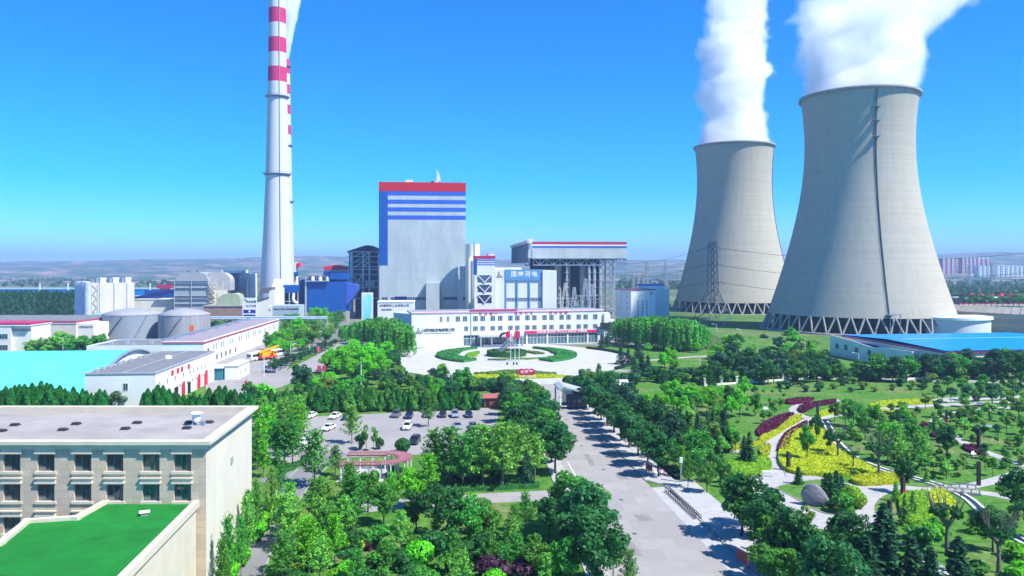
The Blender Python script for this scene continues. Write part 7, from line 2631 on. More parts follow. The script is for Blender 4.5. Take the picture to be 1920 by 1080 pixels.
def mk_small(seed, H=4.0, rx=1.35, trunk=1.5, leaves=650, size=0.27):
    """young tree on a thin bare stem"""
    rs = np.random.RandomState(seed)
    cr, tr = MB(), MB()
    tr.tube([(0, 0, 0), (0.03, 0, trunk), (0, 0, H * 0.8)], [0.075, 0.06, 0.02], 6)
    zc = (trunk + H) / 2
    for i in range(10):
        d = rnd_dirs(1, rs, 0.1)[0]
        c = np.array([d[0] * rx * 0.62, d[1] * rx * 0.62, zc + d[2] * (H - trunk) * 0.33])
        clump_leaves(cr, c, rs.uniform(0.4, 0.62), leaves // 10, size, rs)
        tr.tube([(0, 0, trunk), tuple(c)], [0.03, 0.01], 4)
    return cr, tr


def mk_pruned(seed, H=7.0, leaves=420, size=0.30):
    """thick trunk cut back to bare limbs with a few tufts"""
    rs = np.random.RandomState(seed)
    cr, tr = MB(), MB()
    tr.tube([(0, 0, 0), (0.05, 0, H * 0.2), (0, 0.05, H * 0.42)], [0.24, 0.20, 0.18], 8)
    for i in range(9):
        a = i * 2.4 + rs.uniform(-0.3, 0.3)
        L = H * rs.uniform(0.28, 0.42)
        p0 = (0, 0.05, H * rs.uniform(0.34, 0.42))
        p1 = (math.cos(a) * L * 0.45, math.sin(a) * L * 0.45, H * 0.6)
        p2 = (math.cos(a) * L * rs.uniform(0.6, 0.9), math.sin(a) * L * rs.uniform(0.6, 0.9), H * rs.uniform(0.82, 1.0))
        tr.tube([p0, p1, p2], [0.09, 0.055, 0.02], 5)
        for k in range(2):
            q = (p2[0] + rs.uniform(-0.6, 0.6), p2[1] + rs.uniform(-0.6, 0.6), p2[2] + rs.uniform(-0.3, 0.5))
            tr.tube([p1, q], [0.035, 0.012], 4)
        n = leaves // 9
        clump_leaves(cr, p1, 0.55, n, size, rs)
    return cr, tr


KIND = {
    'round': ([mk_round(s) for s in (1, 2, 3, 4)], BARK, 8.0, 'broadleaf_tree'),
    'open': ([mk_open(s) for s in (11, 12, 13, 14)], BARKG, 9.0, 'young_tree'),
    'cypress': ([mk_cypress(s) for s in (21, 22, 23)], BARK, 7.0, 'juniper_tree'),
    'spruce': ([mk_spruce(s) for s in (31, 32, 33)], BARK, 8.0, 'spruce_tree'),
    'willow': ([mk_willow(s) for s in (41, 42, 43)], BARK, 13.0, 'willow_tree'),
    'bush': ([mk_bush(s) for s in (51, 52, 53)], BARK, 2.6, 'bush'),
    'ball': ([mk_ball(s) for s in (61, 62)], BARK, 2.0, 'clipped_bush'),
    'small': ([mk_small(s) for s in (71, 72, 73, 74)], BARK, 4.0, 'sapling'),
    'pruned': ([mk_pruned(s) for s in (81, 82)], BARKG, 7.0, 'pruned_tree'),
}
CATEGORY = {'bush': 'bush', 'ball': 'bush'}
LEAF = {
    'dark': leaf('dark_leaves', (0.029, 0.168, 0.035), 0.012), 'mid': leaf('green_leaves', (0.075, 0.300, 0.033), 0.015), 'bright': leaf('bright_leaves', (0.138, 0.520, 0.015), 0.012),
    'pale': leaf('pale_leaves', (0.182, 0.468, 0.061), 0.012), 'blue': leaf('blue_green_leaves', (0.029, 0.134, 0.058), 0.012), 'willow': leaf('willow_leaves', (0.098, 0.408, 0.041), 0.008),
    'cyp': leaf('juniper_leaves', (0.019, 0.202, 0.018), 0.012), 'gold': leaf('golden_leaves', (0.423, 0.499, 0.015), 0.015), 'lime': LF_LIME, 'purple': leaf('plum_leaves', (0.090, 0.031, 0.063), 0.02),
    'olive': leaf('olive_leaves', (0.163, 0.326, 0.044), 0.015), 'grey': leaf('grey_leaves', (0.098, 0.192, 0.083), 0.01),
}
TREE_MESH = {}
for k_, (vs_, bark_, h_, nm_) in KIND.items():
    part = 'trunk' if k_ not in ('bush', 'ball') else 'stem'
    TREE_MESH[k_] = [(a.mesh('crown', LEAF['mid']), b.mesh(part, bark_), part) for a, b in vs_]
KIND_N = {k_: 0 for k_ in KIND}
FLOCK = []


class Flock:
    """trees of one kind and place; each gets its own ordinal in its label"""

    def __init__(self, text_, group, order='left'):
        self.t, self.g, self.o, self.items = text_, group, order, []
        FLOCK.append(self)

    def add(self, kind, col, X, Y, h, w=1.0, z=0.0):
        KIND_N[kind] += 1
        var = TREE_MESH[kind][RNG.randrange(len(TREE_MESH[kind]))]
        H0 = KIND[kind][2]
        r = bpy.data.objects.new(KIND[kind][3], None)
        COL.objects.link(r)
        r.empty_display_size = 0.5
        r.location = (X, Y, z)
        r.rotation_euler = (0, 0, RNG.uniform(0, 6.28))
        s = h / H0
        r.scale = (s * w, s * w * RNG.uniform(0.92, 1.08), s)
        c = bpy.data.objects.new('crown', var[0])
        COL.objects.link(c)
        c.parent = r
        c.material_slots[0].link = 'OBJECT'
        c.material_slots[0].material = LEAF[col]
        t = bpy.data.objects.new(var[2], var[1])
        COL.objects.link(t)
        t.parent = r
        r['category'] = CATEGORY.get(kind, 'tree')
        r['group'] = self.g
        self.items.append(r)
        return r

    def px(self, kind, col, px, base, top, w=1.0):
        X, Y = G(px, base)
        return self.add(kind, col, X, Y, (base - top) * Y / FOC, w)

    def close(self):
        key = (lambda o: o.location.y) if self.o == 'camera' else (lambda o: o.location.x / o.location.y)
        it = sorted(self.items, key=key)
        for i, o in enumerate(it):
            if len(it) == 1: o['label'] = self.t
            elif self.o == 'camera': o['label'] = '%s, %s from the camera' % (self.t, ordinal(i + 1))
            else: o['label'] = '%s, %s from the left' % (self.t, ordinal(i + 1))


def scatter(poly, n, seed, mind=9.0, vs=0.5):
    """n photo points inside a polygon, kept apart (rows are seen foreshortened)"""
    rs = random.Random(seed)
    xs, ys_ = [p[0] for p in poly], [p[1] for p in poly]
    out, tries = [], 0
    while len(out) < n and tries < n * 60:
        tries += 1
        p = (rs.uniform(min(xs), max(xs)), rs.uniform(min(ys_), max(ys_)))
        if not inside(poly, np.array([p[0]]), np.array([p[1]]))[0]: continue
        if any(math.hypot(p[0] - q[0], (p[1] - q[1]) / vs) < mind for q in out): continue
        out.append(p)
    return out


U = RNG.uniform
# street trees, right and left of the entrance road
F = Flock('round dark street tree lining the right pavement', 'street trees right of the entrance road', 'camera')
for Y in (84, 92, 100.5, 109):
    F.add('round', 'dark', road_r(Y) + 6.4 + U(-.3, .3), Y, U(9.0, 10.0), 1.02)
for i in range(10):
    Y = 140 + i * 7.3
    F.add('round', 'dark', road_r(Y) + 3.1, Y, U(7.8, 8.8), 1.08)
F = Flock('round dark street tree lining the left side of the entrance road', 'street trees left of the entrance road', 'camera')
for Y in (92, 100, 108): F.add('round', 'dark' if Y != 108 else 'mid', road_l(Y) - 2.6, Y, U(9.0, 10.2), 1.05)
for i in range(11):
    Y = 142 + i * 7.5
    F.add('round', RNG.choice(('dark', 'dark', 'mid')), road_l(Y) - 2.3, Y, U(9.0, 10.5) - 2.5 * (i > 7), 1.0)
F = Flock('dark tree in the second file behind the left street trees', 'trees behind the left street trees', 'camera')
for i in range(9): F.add('round', RNG.choice(('dark', 'mid', 'blue')), road_l(150 + i * 9) - 8 + U(-1, 1), 152 + i * 9, U(7.5, 9.5), 0.95)
F = Flock('dark lawn tree in the second file behind the right street trees', 'trees behind the right street trees', 'camera')
for i in range(11): F.add(RNG.choice(('round', 'round', 'spruce')), RNG.choice(('dark', 'blue', 'mid')), road_r(140 + i * 9) + 10.5 + U(-1.5, 1.5), 143 + i * 9.4, U(7.0, 9.0), 1.0)

# dense juniper screens
F = Flock('dense dark green juniper in the tall screen behind the car park', 'juniper screen behind the car park')
for i in range(44):
    p = 470 + (895 - 470) * i / 43
    F.px('cypress', RNG.choice(('cyp', 'cyp', 'mid')), p + U(-2, 2), 774 - 6 * i / 43 + U(-1, 1), 732 - 3 * i / 43 + U(-8, 7), U(1.0, 1.3))
F = Flock('dark juniper in the row left of the workshop end wall', 'juniper row behind the hotel, left')
for i in range(26):
    p = -14 + (197 + 14) * i / 25
    F.px('cypress', 'cyp', p + U(-2, 2), 775 + U(-3, 3), 731 - 10 * max(0, math.sin(i * 0.16)) + U(-6, 7), 1.1)
F = Flock('dark juniper in the row right of the workshop end wall', 'juniper row behind the hotel, right')
for i in range(22):
    p = 268 + (470 - 268) * i / 21
    F.px('cypress', 'cyp', p + U(-2, 2), 780 + U(-3, 3), 733 - 6 * math.sin(i * .5) + U(-5, 5), 1.15)
F = Flock('small grey green bush at the foot of the white workshop wall', 'bushes at the workshop wall')
F.px('small', 'grey', 222, 771, 733, 1.4)
F.px('cypress', 'dark', 205, 772, 742, 0.9)

# middle garden left of the plaza
F = Flock('bright green garden tree between service road and plaza', 'bright trees of the middle garden')
for p in ((612, 700, 660), (628, 696, 650), (640, 703, 646), (655, 698, 640), (668, 694, 636), (684, 700, 640), (700, 705, 645), (660, 716, 668), (690, 718, 672), (715, 712, 660), (722, 690, 640), (645, 690, 645), (676, 712, 655), (632, 714, 672)):
    F.px('round', 'bright', p[0], p[1], p[2], U(0.95, 1.15))
F = Flock('dark tree in the belt before the middle garden', 'dark belt in front of the middle garden')
for p in scatter([(455, 742), (520, 742), (575, 735), (640, 722), (760, 715), (880, 728), (890, 745), (700, 752), (480, 765)], 42, 3, 13, 0.35):
    k = RNG.choice(('round', 'round', 'round', 'bush', 'spruce'))
    F.px(k, RNG.choice(('dark', 'blue', 'mid', 'olive', 'mid', 'bright', 'mid')), p[0], p[1], p[1] - U(24, 42), U(0.85, 1.1))
F = Flock('blue green or dark tree beside the left rim of the plaza', 'trees at the left rim of the plaza')
for p in ((565, 738, 682), (580, 730, 690), (735, 703, 655), (748, 712, 668), (738, 690, 652), (752, 722, 686), (705, 722, 690), (835, 730, 686), (812, 728, 690), (860, 726, 692), (790, 738, 700)):
    F.px(RNG.choice(('round', 'spruce', 'round')), RNG.choice(('blue', 'blue', 'dark')), *p, U(0.9, 1.1))
F = Flock('weeping willow left of the office building', 'willows left of the office')
for p in ((648, 640, 606), (668, 645, 600), (690, 650, 592), (714, 655, 588), (738, 662, 590), (752, 668, 602), (700, 640, 594)):
    F.px('willow', 'willow', *p, U(0.85, 1.0))
F = Flock('weeping willow right of the office building', 'willows right of the office')
for p in ((1168, 645, 590), (1192, 650, 588), (1218, 652, 585), (1245, 655, 588), (1270, 658, 589), (1296, 658, 595), (1180, 640, 592), (1232, 640, 588), (1282, 645, 593), (1312, 655, 606)):
    F.px('willow', 'willow', *p, U(0.9, 1.05))
F = Flock('leafy tree beside the long white building', 'trees beside the long white building')
for p in scatter([(482, 662), (525, 622), (600, 606), (648, 612), (640, 630), (600, 652), (545, 672), (510, 672)], 40, 5, 10, 0.4):
    c = RNG.choice(('bright', 'bright', 'mid', 'olive', 'bright', 'mid'))
    F.px(RNG.choice(('round', 'round', 'open')), c if p[0] > 515 else 'mid', p[0], p[1], p[1] - U(26, 40), U(1.0, 1.2))
F = Flock('dark rounded shrub tree along the edge of the service road', 'shrub trees along the service road')
for i in range(13):
    t = i / 12
    F.px('round', RNG.choice(('blue', 'dark', 'blue')), 516 + 112 * t, 699 - 50 * t, 699 - 50 * t - U(18, 30) * (1 - 0.35 * t), 1.15)

# plaza edge: clipped round bushes
F = Flock('clipped round dark bush along the front rim of the plaza', 'round bushes along the plaza')
for px in (845, 868, 888, 905, 922, 940, 955, 970): F.px('ball', 'blue', px, 733 + U(-2, 2), 711 + U(-2, 2), 1.0)
for px in (1066, 1080, 1118, 1136, 1152, 1170, 1188): F.px('ball', 'blue', px, 727 - (px - 1066) * 0.06 + U(-1, 2), 706 - (px - 1066) * 0.06 + U(-2, 2), 1.0)
F = Flock('tree at the road end of the plaza', 'trees at the road end of the plaza')
for p in ((868, 733, 686), (1100, 742, 690), (1088, 748, 702), (1126, 745, 705), (950, 748, 712), (925, 752, 716)): F.px('round', RNG.choice(('dark', 'mid')), *p, 1.0)
F = Flock('tiny thin sapling against the cream end of the office', 'saplings against the office wall')
for i, p in enumerate(((780, 651, 636), (790, 651, 637), (802, 650, 633), (816, 649, 631), (829, 648, 633), (842, 647, 632), (857, 645, 628))): F.px('small', 'grey', *p, 0.7)

# lawn right of the plaza
F = Flock('blue grey spruce on the lawn right of the plaza', 'spruces right of the plaza')
for p in ((1128, 652, 625), (1138, 650, 628), (1164, 683, 647), (1178, 684, 652), (1197, 672, 637), (1203, 704, 660), (1190, 708, 668), (1215, 706, 664)): F.px('spruce', 'blue', *p, 1.25)
F = Flock('bright yellow green tree on the lawn right of the plaza', 'bright trees right of the plaza')
for p in ((1215, 664, 643), (1256, 690, 650), (1246, 694, 660), (1306, 662, 640), (1265, 700, 672), (1240, 712, 690)): F.px('round', 'bright', *p, 0.95)
F = Flock('mixed green tree on the slope below the cooling towers', 'trees on the slope below the towers')
for p in scatter([(1318, 690), (1330, 662), (1400, 650), (1470, 640), (1556, 668), (1560, 700), (1480, 705), (1380, 705)], 52, 8, 13, 0.4):
    F.px(RNG.choice(('round', 'round', 'bush', 'small')), RNG.choice(('bright', 'mid', 'olive', 'blue', 'dark', 'pale')), p[0], p[1], p[1] - U(16, 34), U(0.95, 1.2))
F = Flock('dark tree in the thick belt behind the park', 'dark tree belt behind the park')
for i in range(46):
    p = 1215 + (1925 - 1215) * i / 45 + U(-5, 5)
    b = 716 - 8 * (p - 1215) / 710 + U(-4, 8)
    F.px('round', RNG.choice(('dark', 'blue', 'dark', 'mid', 'blue')), p, b, b - U(38, 58) * (0.62 if p < 1330 else 0.68 if 1535 < p < 1640 else 1), U(0.95, 1.25))
F = Flock('undergrowth bush between the trunks of the dark back belt', 'undergrowth of the back belt')
for i in range(64):
    p = 1220 + 705 * i / 63 + U(-4, 4)
    F.px('bush', RNG.choice(('dark', 'blue', 'mid', 'dark')), p, 714 - 8 * (p - 1215) / 710 + U(-5, 6), 714 - 8 * (p - 1215) / 710 - U(14, 26), U(0.9, 1.3))
F = Flock('golden yellow tree in front of the low white wing', 'golden trees before the white wing')
for p in ((1648, 712, 668), (1662, 711, 672), (1640, 708, 674)): F.px('round', 'gold', *p, 0.75)
F = Flock('low shrub at the foot of the back belt', 'shrubs at the foot of the back belt')
for p in scatter([(1440, 728), (1500, 722), (1720, 716), (1920, 712), (1920, 722), (1700, 735), (1480, 738)], 26, 13, 16, 0.4):
    F.px('bush', RNG.choice(('dark', 'blue', 'olive')), p[0], p[1], p[1] - U(9, 18), 1.1)

# park, left half: mixed bright and dark
F = Flock('bright green tree in the left half of the park', 'bright trees in the left half of the park')
for p in ((1297, 778, 728), (1330, 776, 722), (1353, 752, 722), (1387, 782, 728), (1316, 765, 730), (1277, 790, 738), (1240, 780, 735), (1262, 770, 728), (1370, 832, 800), (1255, 835, 790), (1228, 800, 752), (1345, 796, 760), (1215, 775, 735), (1285, 752, 722)):
    F.px('round', 'bright', *p, 0.9)
F = Flock('leafy tree filling the park edge beside the road', 'trees filling the left of the park')
for p in scatter([(1215, 748), (1395, 742), (1425, 790), (1380, 850), (1300, 905), (1235, 830)], 34, 53, 17, 0.6):
    F.px(RNG.choice(('round', 'round', 'open', 'small')), RNG.choice(('mid', 'bright', 'mid', 'dark', 'pale', 'olive')), p[0], p[1], p[1] - U(34, 56), U(0.8, 1.0))
F = Flock('dark conifer in the left half of the park', 'conifers in the left half of the park')
for p in ((1265, 835, 770), (1308, 834, 772), (1358, 825, 760), (1300, 868, 805), (1328, 850, 800), (1405, 872, 808), (1395, 868, 815), (1336, 818, 768), (1290, 810, 762), (1345, 862, 812), (1318, 880, 828), (1280, 850, 800), (1365, 848, 800), (1240, 850, 795)):
    F.px('spruce', RNG.choice(('blue', 'dark')), *p, 0.95)
F = Flock('leafy green tree at the lower left of the park', 'trees at the lower left of the park')
for p in ((1290, 915, 850), (1310, 905, 848), (1325, 925, 868), (1350, 905, 852), (1262, 880, 820), (1368, 915, 870), (1390, 925, 885), (1278, 895, 835)):
    F.px(RNG.choice(('round', 'open')), RNG.choice(('mid', 'bright', 'mid')), *p, 0.9)
F = Flock('slender tree standing in the big yellow bed', 'trees in the big yellow bed')
for p in ((1513, 865, 796), (1530, 832, 775), (1556, 852, 800)): F.px('round', 'dark' if p[0] != 1513 else 'mid', *p, 0.62)
F = Flock('tall park tree with a clear trunk on the middle lawn', 'taller trees on the middle lawn')
for p, c in (((1713, 845, 782), 'mid'), ((1775, 855, 795), 'dark'), ((1733, 882, 815), 'pale'), ((1722, 872, 812), 'pale'), ((1682, 868, 790), 'pale'), ((1665, 868, 800), 'pale'), ((1622, 825, 770), 'mid'), ((1640, 800, 755), 'bright'), ((1600, 800, 745), 'mid'), ((1695, 800, 760), 'bright'), ((1585, 800, 745), 'pale'), ((1660, 835, 790), 'bright'), ((1565, 790, 752), 'mid')):
    F.px('round' if c != 'pale' else 'open', c, *p, 0.85 if c != 'pale' else 1.2)
F = Flock('small round young tree on the wide right lawn', 'saplings on the wide right lawn')
for p in scatter([(1640, 770), (1760, 765), (1925, 755), (1925, 890), (1800, 905), (1700, 895), (1600, 850), (1585, 810)], 98, 17, 13.5, 0.55):
    F.px('small', RNG.choice(('mid', 'dark', 'pale', 'mid', 'olive')), p[0], p[1], p[1] - U(20, 37), U(0.85, 1.25))
F = Flock('low clipped shrub dotted on the wide right lawn', 'shrubs on the wide right lawn')
for p in scatter([(1640, 770), (1760, 768), (1925, 760), (1925, 900), (1800, 912), (1700, 900), (1600, 862), (1575, 810)], 70, 29, 14, 0.5):
    F.px('bush', RNG.choice(('dark', 'mid', 'blue')), p[0], p[1], p[1] - U(6, 11), U(1.0, 1.4))
F = Flock('small tree on the stepped terrace at upper right', 'trees of the upper right terrace')
for p in scatter([(1740, 745), (1765, 735), (1925, 722), (1925, 755), (1800, 765)], 24, 31, 15, 0.45):
    F.px('small', RNG.choice(('dark', 'mid', 'blue')), p[0], p[1], p[1] - U(20, 32), 1.15)
F = Flock('sapling on the far left lawn of the park', 'saplings on the far left lawn of the park')
for p in scatter([(1400, 745), (1470, 735), (1480, 775), (1430, 800), (1380, 800)], 16, 37, 12, 0.5): F.px('small', RNG.choice(('mid', 'dark', 'olive')), p[0], p[1], p[1] - U(12, 24), 1.0)

# boulder clearing and lower right
F = Flock('dark bushy conifer behind the grey boulder', 'conifers behind the boulder')
for p in ((1497, 908, 872), (1556, 948, 884), (1568, 938, 880), (1578, 925, 890), (1548, 925, 884)): F.px('spruce', RNG.choice(('dark', 'blue', 'dark')), *p, 1.2)
F = Flock('round leafy bush right of the boulder', 'bushes right of the boulder')
F.px('bush', 'mid', 1585, 962, 920, 1.0)
F.px('ball', 'lime', 1606, 952, 922, 1.1)
F.px('ball', 'lime', 1600, 937, 912, 1.0)
F.px('bush', 'lime', 1590, 940, 908, 0.9)
F = Flock('small russet green shrub at the lower edge of the clearing', 'shrubs at the clearing edge')
F.px('small', 'olive', 1512, 997, 948, 1.1)
F = Flock('pair of dark round trees on the lower right lawn', 'dark tree pair on the lower right lawn')
F.px('round', 'dark', 1576, 1068, 962, 0.82)
F.px('round', 'dark', 1600, 1068, 955, 0.82)
F = Flock('dark spruce at the lower right of the photo', 'spruces at the lower right')
for p in ((1657, 1092, 938), (1710, 1102, 1000), (1797, 1105, 1000), (1745, 1120, 1020), (1625, 1110, 1000)): F.px('spruce', 'blue', *p, 1.25)
F = Flock('thin pale green young conifer on the lower right lawn', 'young conifers on the lower right lawn')
for p in ((1697, 984, 925), (1680, 940, 900), (1712, 968, 918), (1737, 905, 875), (1770, 890, 850)): F.px('spruce', 'pale', *p, 0.9)
F = Flock('heavily pruned tree with bare rising limbs', 'pruned trees of the park')
for p in ((1648, 895, 800), (1872, 1074, 945), (1776, 1038, 905), (1571, 860, 790), (1600, 880, 830)): F.px('pruned', 'dark', *p, 0.95)
F = Flock('dark round tree at the right edge of the photo', 'dark trees at the right edge')
for p in ((1908, 975, 882), (1862, 1035, 948), (1925, 1010, 930), (1695, 925, 852)): F.px('round', 'dark', *p, 1.05 if p[0] != 1695 else 0.6)
F = Flock('bright low bush on the lower right lawn', 'bushes on the lower right lawn')
for p in ((1730, 1020, 985), (1715, 1012, 985), (1750, 1010, 980), (1640, 1058, 1035), (1830, 1000, 975), (1905, 1050, 1015), (1918, 1085, 1050), (1835, 1075, 1050), (1765, 1000, 970)): F.px('bush', RNG.choice(('bright', 'mid', 'bright')), *p, 1.5)
F = Flock('leafy green tree massed below the right street trees', 'trees massed at the bottom right of the road')
for p in ((1450, 1060, 955), (1480, 1075, 965), (1500, 1090, 985), (1440, 1100, 1000), (1415, 1010, 930), (1465, 1120, 1020), (1530, 1110, 1010), (1400, 985, 915), (1560, 1120, 1030)):
    F.px('round', RNG.choice(('mid', 'dark', 'mid')), *p, 1.1)

# car park edge and lower left
F = Flock('pale green sapling standing in the car park', 'saplings in the car park')
for p, c in (((560, 828, 742), 'pale'), ((548, 822, 752), 'pale'), ((660, 832, 758), 'pale'), ((803, 800, 738), 'mid')): F.px('open', c, *p, 1.15)
F = Flock('little sapling or shrub in front of the red pergola', 'saplings before the pergola')
for p, k, c in (((687, 846, 797), 'small', 'mid'), ((674, 842, 812), 'bush', 'dark'), ((700, 846, 800), 'small', 'mid'), ((712, 842, 818), 'bush', 'dark'), ((762, 800, 788), 'bush', 'mid')): F.px(k, c, *p, 0.6)
F = Flock('dark clipped ball shrub beside the red pergola', 'ball shrub by the pergola')
F.px('ball', 'dark', 755, 848, 822, 1.0)
F = Flock('tall airy pale green tree between car park and cross road', 'airy trees beside the cross road')
for p in ((905, 915, 795), (942, 917, 792), (975, 907, 798), (1003, 900, 812), (868, 918, 812), (843, 908, 800), (815, 905, 805), (925, 890, 800), (885, 895, 800), (958, 885, 790)): F.px('open', RNG.choice(('pale', 'mid', 'pale')), *p, 1.25)
F = Flock('dark conifer between car park and cross road', 'conifers beside the cross road')
for p in ((885, 905, 822), (860, 900, 835), (825, 890, 830), (930, 905, 840), (985, 912, 845), (905, 885, 815)): F.px('cypress', 'blue', *p, 1.1)
F = Flock('airy light green tree left of the car park drive', 'airy trees left of the car park drive')
for p in scatter([(480, 800), (510, 790), (545, 830), (575, 850), (548, 880), (500, 905), (478, 890)], 13, 41, 15, 0.7): F.px('open', RNG.choice(('pale', 'bright', 'mid')), p[0], p[1], p[1] - U(62, 88), U(1.0, 1.3))
F = Flock('thin young tree along the right end wall of the hotel', 'young trees along the hotel end wall')
def hotel_end(Y): return -35.6 - 0.095 * (Y - 90)
for Y in (87, 91, 95, 99, 103.5, 108, 114, 121): F.add('open', RNG.choice(('mid', 'pale', 'mid')), hotel_end(Y) + U(1.5, 2.8), Y, U(7.0, 9.5), 0.6)
F = Flock('nearly bare spindly young tree poking above the green roof edge', 'spindly tree at the green roof')
F.px('open', 'olive', 282, 1150, 985, 0.7)
F = Flock('round bright green bush on the verge between hotel and driveway', 'round bushes on the hotel verge')
for p in ((493, 962, 930), (479, 978, 950), (458, 1012, 980), (440, 1062, 1020), (475, 988, 960), (452, 1000, 975), (420, 1085, 1052)):
    X, Y = G(p[0], p[1])
    F.add('ball', 'bright', max(X, hotel_end(Y) + 1.6), Y, (p[1] - p[2]) * Y / FOC, 1.0)
F = Flock('airy green tree right of the left driveway', 'airy trees right of the driveway')
for p in scatter([(560, 925), (610, 870), (660, 880), (680, 960), (640, 1050), (600, 1110), (520, 1110), (535, 1000)], 20, 43, 22, 0.8): F.px('open', RNG.choice(('pale', 'mid', 'bright', 'mid')), p[0], p[1], p[1] - U(55, 80) * (1.35 if p[1] > 980 or p[0] < 610 else 1), U(1.0, 1.35))
F = Flock('broad green tree in the grove left of the entrance road', 'grove left of the entrance road')
for p, c in (((658, 992, 880), 'mid'), ((700, 945, 882), 'mid'), ((735, 950, 884), 'bright'), ((772, 958, 878), 'bright'), ((805, 955, 852), 'bright'), ((815, 1010, 905), 'dark'), ((850, 1020, 915), 'dark'), ((880, 1030, 930), 'mid'), ((912, 1025, 935), 'mid'), ((780, 1000, 920), 'dark'), ((985, 1000, 922), 'mid'), ((965, 1015, 945), 'mid'), ((1030, 1015, 925), 'dark'), ((1050, 990, 905), 'mid'),
             ((1075, 1050, 950), 'dark'), ((1110, 1060, 965), 'mid'), ((1150, 1090, 990), 'mid'), ((1120, 1110, 1010), 'dark'), ((1060, 1100, 1000), 'mid'), ((1000, 1090, 1000), 'mid'), ((1180, 1120, 1030), 'mid'), ((720, 985, 900), 'mid'), ((690, 960, 880), 'mid'), ((635, 1010, 925), 'mid')):
    F.px('round' if U(0, 1) < 0.68 else 'open', c, *p, 0.92)
F = Flock('low shrub at the photo bottom left of the road', 'shrubs at the bottom left of the road')
for p in scatter([(520, 1090), (600, 1040), (720, 1010), (960, 1035), (1040, 1070), (1040, 1110), (520, 1130)], 42, 47, 24, 0.6):
    F.px(RNG.choice(('bush', 'bush', 'ball')), RNG.choice(('mid', 'bright', 'dark', 'mid', 'dark')), p[0], p[1], p[1] - U(24, 45), 1.15)
F = Flock('leafy tree rising among the low shrubs at the bottom left', 'trees among the bottom shrubs')
for p in scatter([(560, 1110), (640, 1030), (760, 1000), (960, 1000), (1040, 1075), (1030, 1120)], 12, 59, 50, 0.6):
    F.px('open', RNG.choice(('mid', 'pale', 'mid')), p[0], p[1], p[1] - U(62, 92), 1.15)
F = Flock('plum purple shrub at the bottom of the photo', 'purple shrubs at the bottom')
for p in ((690, 1032, 1012), (800, 1050, 1022), (845, 1062, 1030), (925, 1095, 1040), (985, 1095, 1045)): F.px('bush', 'purple', *p, 1.1)
F = Flock('yellow shrub at the bottom of the photo', 'yellow shrubs at the bottom')
for p in ((668, 1035, 1010), (552, 1080, 1055)): F.px('ball', 'lime', *p, 1.2)

# left background
F = Flock('leafy tree between beige warehouse and turquoise roof', 'trees before the beige warehouse')
for i in range(26):
    p = 52 + (200 - 52) * i / 25 + U(-2, 2)
    F.px('round' if i % 3 else 'cypress', RNG.choice(('mid', 'olive', 'blue', 'pale')) if p < 125 else RNG.choice(('bright', 'olive', 'mid')), p, 668 + U(-3, 4), 668 - U(26, 46), 1.2)
for p in ((32, 668, 640), (44, 668, 648)): F.px('cypress', 'dark', *p, 1.3)
for row, nm in enumerate(('front', 'middle', 'rear')):
    F = Flock('dark plantation conifer before the blue windbreak, %s row' % nm, 'conifer plantation at the far left')
    for i in range(50):
        p = -6 + 149 * i / 49 + U(-2, 2)
        Y = 520 + row * 28
        F.add('cypress', 'blue', X_at(p, Y), Y, Z_at(553 - row * 1.0 + U(-7, 3), Y), 0.85)
F = Flock('green tree at the foot of the switch house', 'trees at the switch house')
for p in ((1205, 588, 574), (1236, 590, 566), (1244, 588, 562), (1252, 590, 570), (1222, 590, 576)): F.px('round', 'mid', *p, 1.2)
F = Flock('green tree below the pipe bridge and billboard', 'trees below the pipe bridge')
for i in range(9): F.px('round', RNG.choice(('mid', 'blue')), 398 + i * 8, 622 + U(-2, 2), 600 + U(-2, 3), 1.1)
F = Flock('green tree in front of the red hall beyond the barrier', 'trees before the red hall')
for i in range(12): F.add('round', RNG.choice(('mid', 'dark')), X_at(1806 + i * 10.5, 730), 730, U(9, 13), 1.2)
for f_ in FLOCK: f_.close()

# far woods and scrub beyond the works: one mass
fw_ = MB()
rs = np.random.RandomState(77)
for (p0, p1, y0, y1, n, hgt) in ((1160, 1300, 509, 545, 420, 9), (1740, 1990, 507, 563, 900, 9), (1400, 1560, 507, 540, 150, 9), (-40, 350, 519, 540, 260, 9), (540, 1000, 509, 530, 300, 9)):
    for i in range(n):
        px, py = rs.uniform(p0, p1), y0 + (y1 - y0) * rs.uniform(0, 1) ** 1.2
        X, Y = G(px, py)
        if Y < 700: continue
        s = rs.uniform(0.6, 1.3)
        m_ = 14
        d = rnd_dirs(m_, rs, 0.4)
        C = np.array([X, Y, hgt * 0.45 * s]) + d * np.array([5.5, 5.5, hgt * 0.5]) * s * rs.uniform(0.5, 1, (m_, 1))
        C[:, 2] = np.clip(C[:, 2], 0.3, None)
        quads_mesh(fw_, C, d + rs.normal(size=(m_, 3)) * 0.4, 3.2 * rs.uniform(0.6, 1.4, m_), 1.4, 0, rs)
o = fw_.build('far_woods', leaf('far_leaves', (0.030, 0.095, 0.040), 0.01, 0.5))
tag(o, 'scattered far green scrub and woods beyond the works', 'woods', None, 'stuff')
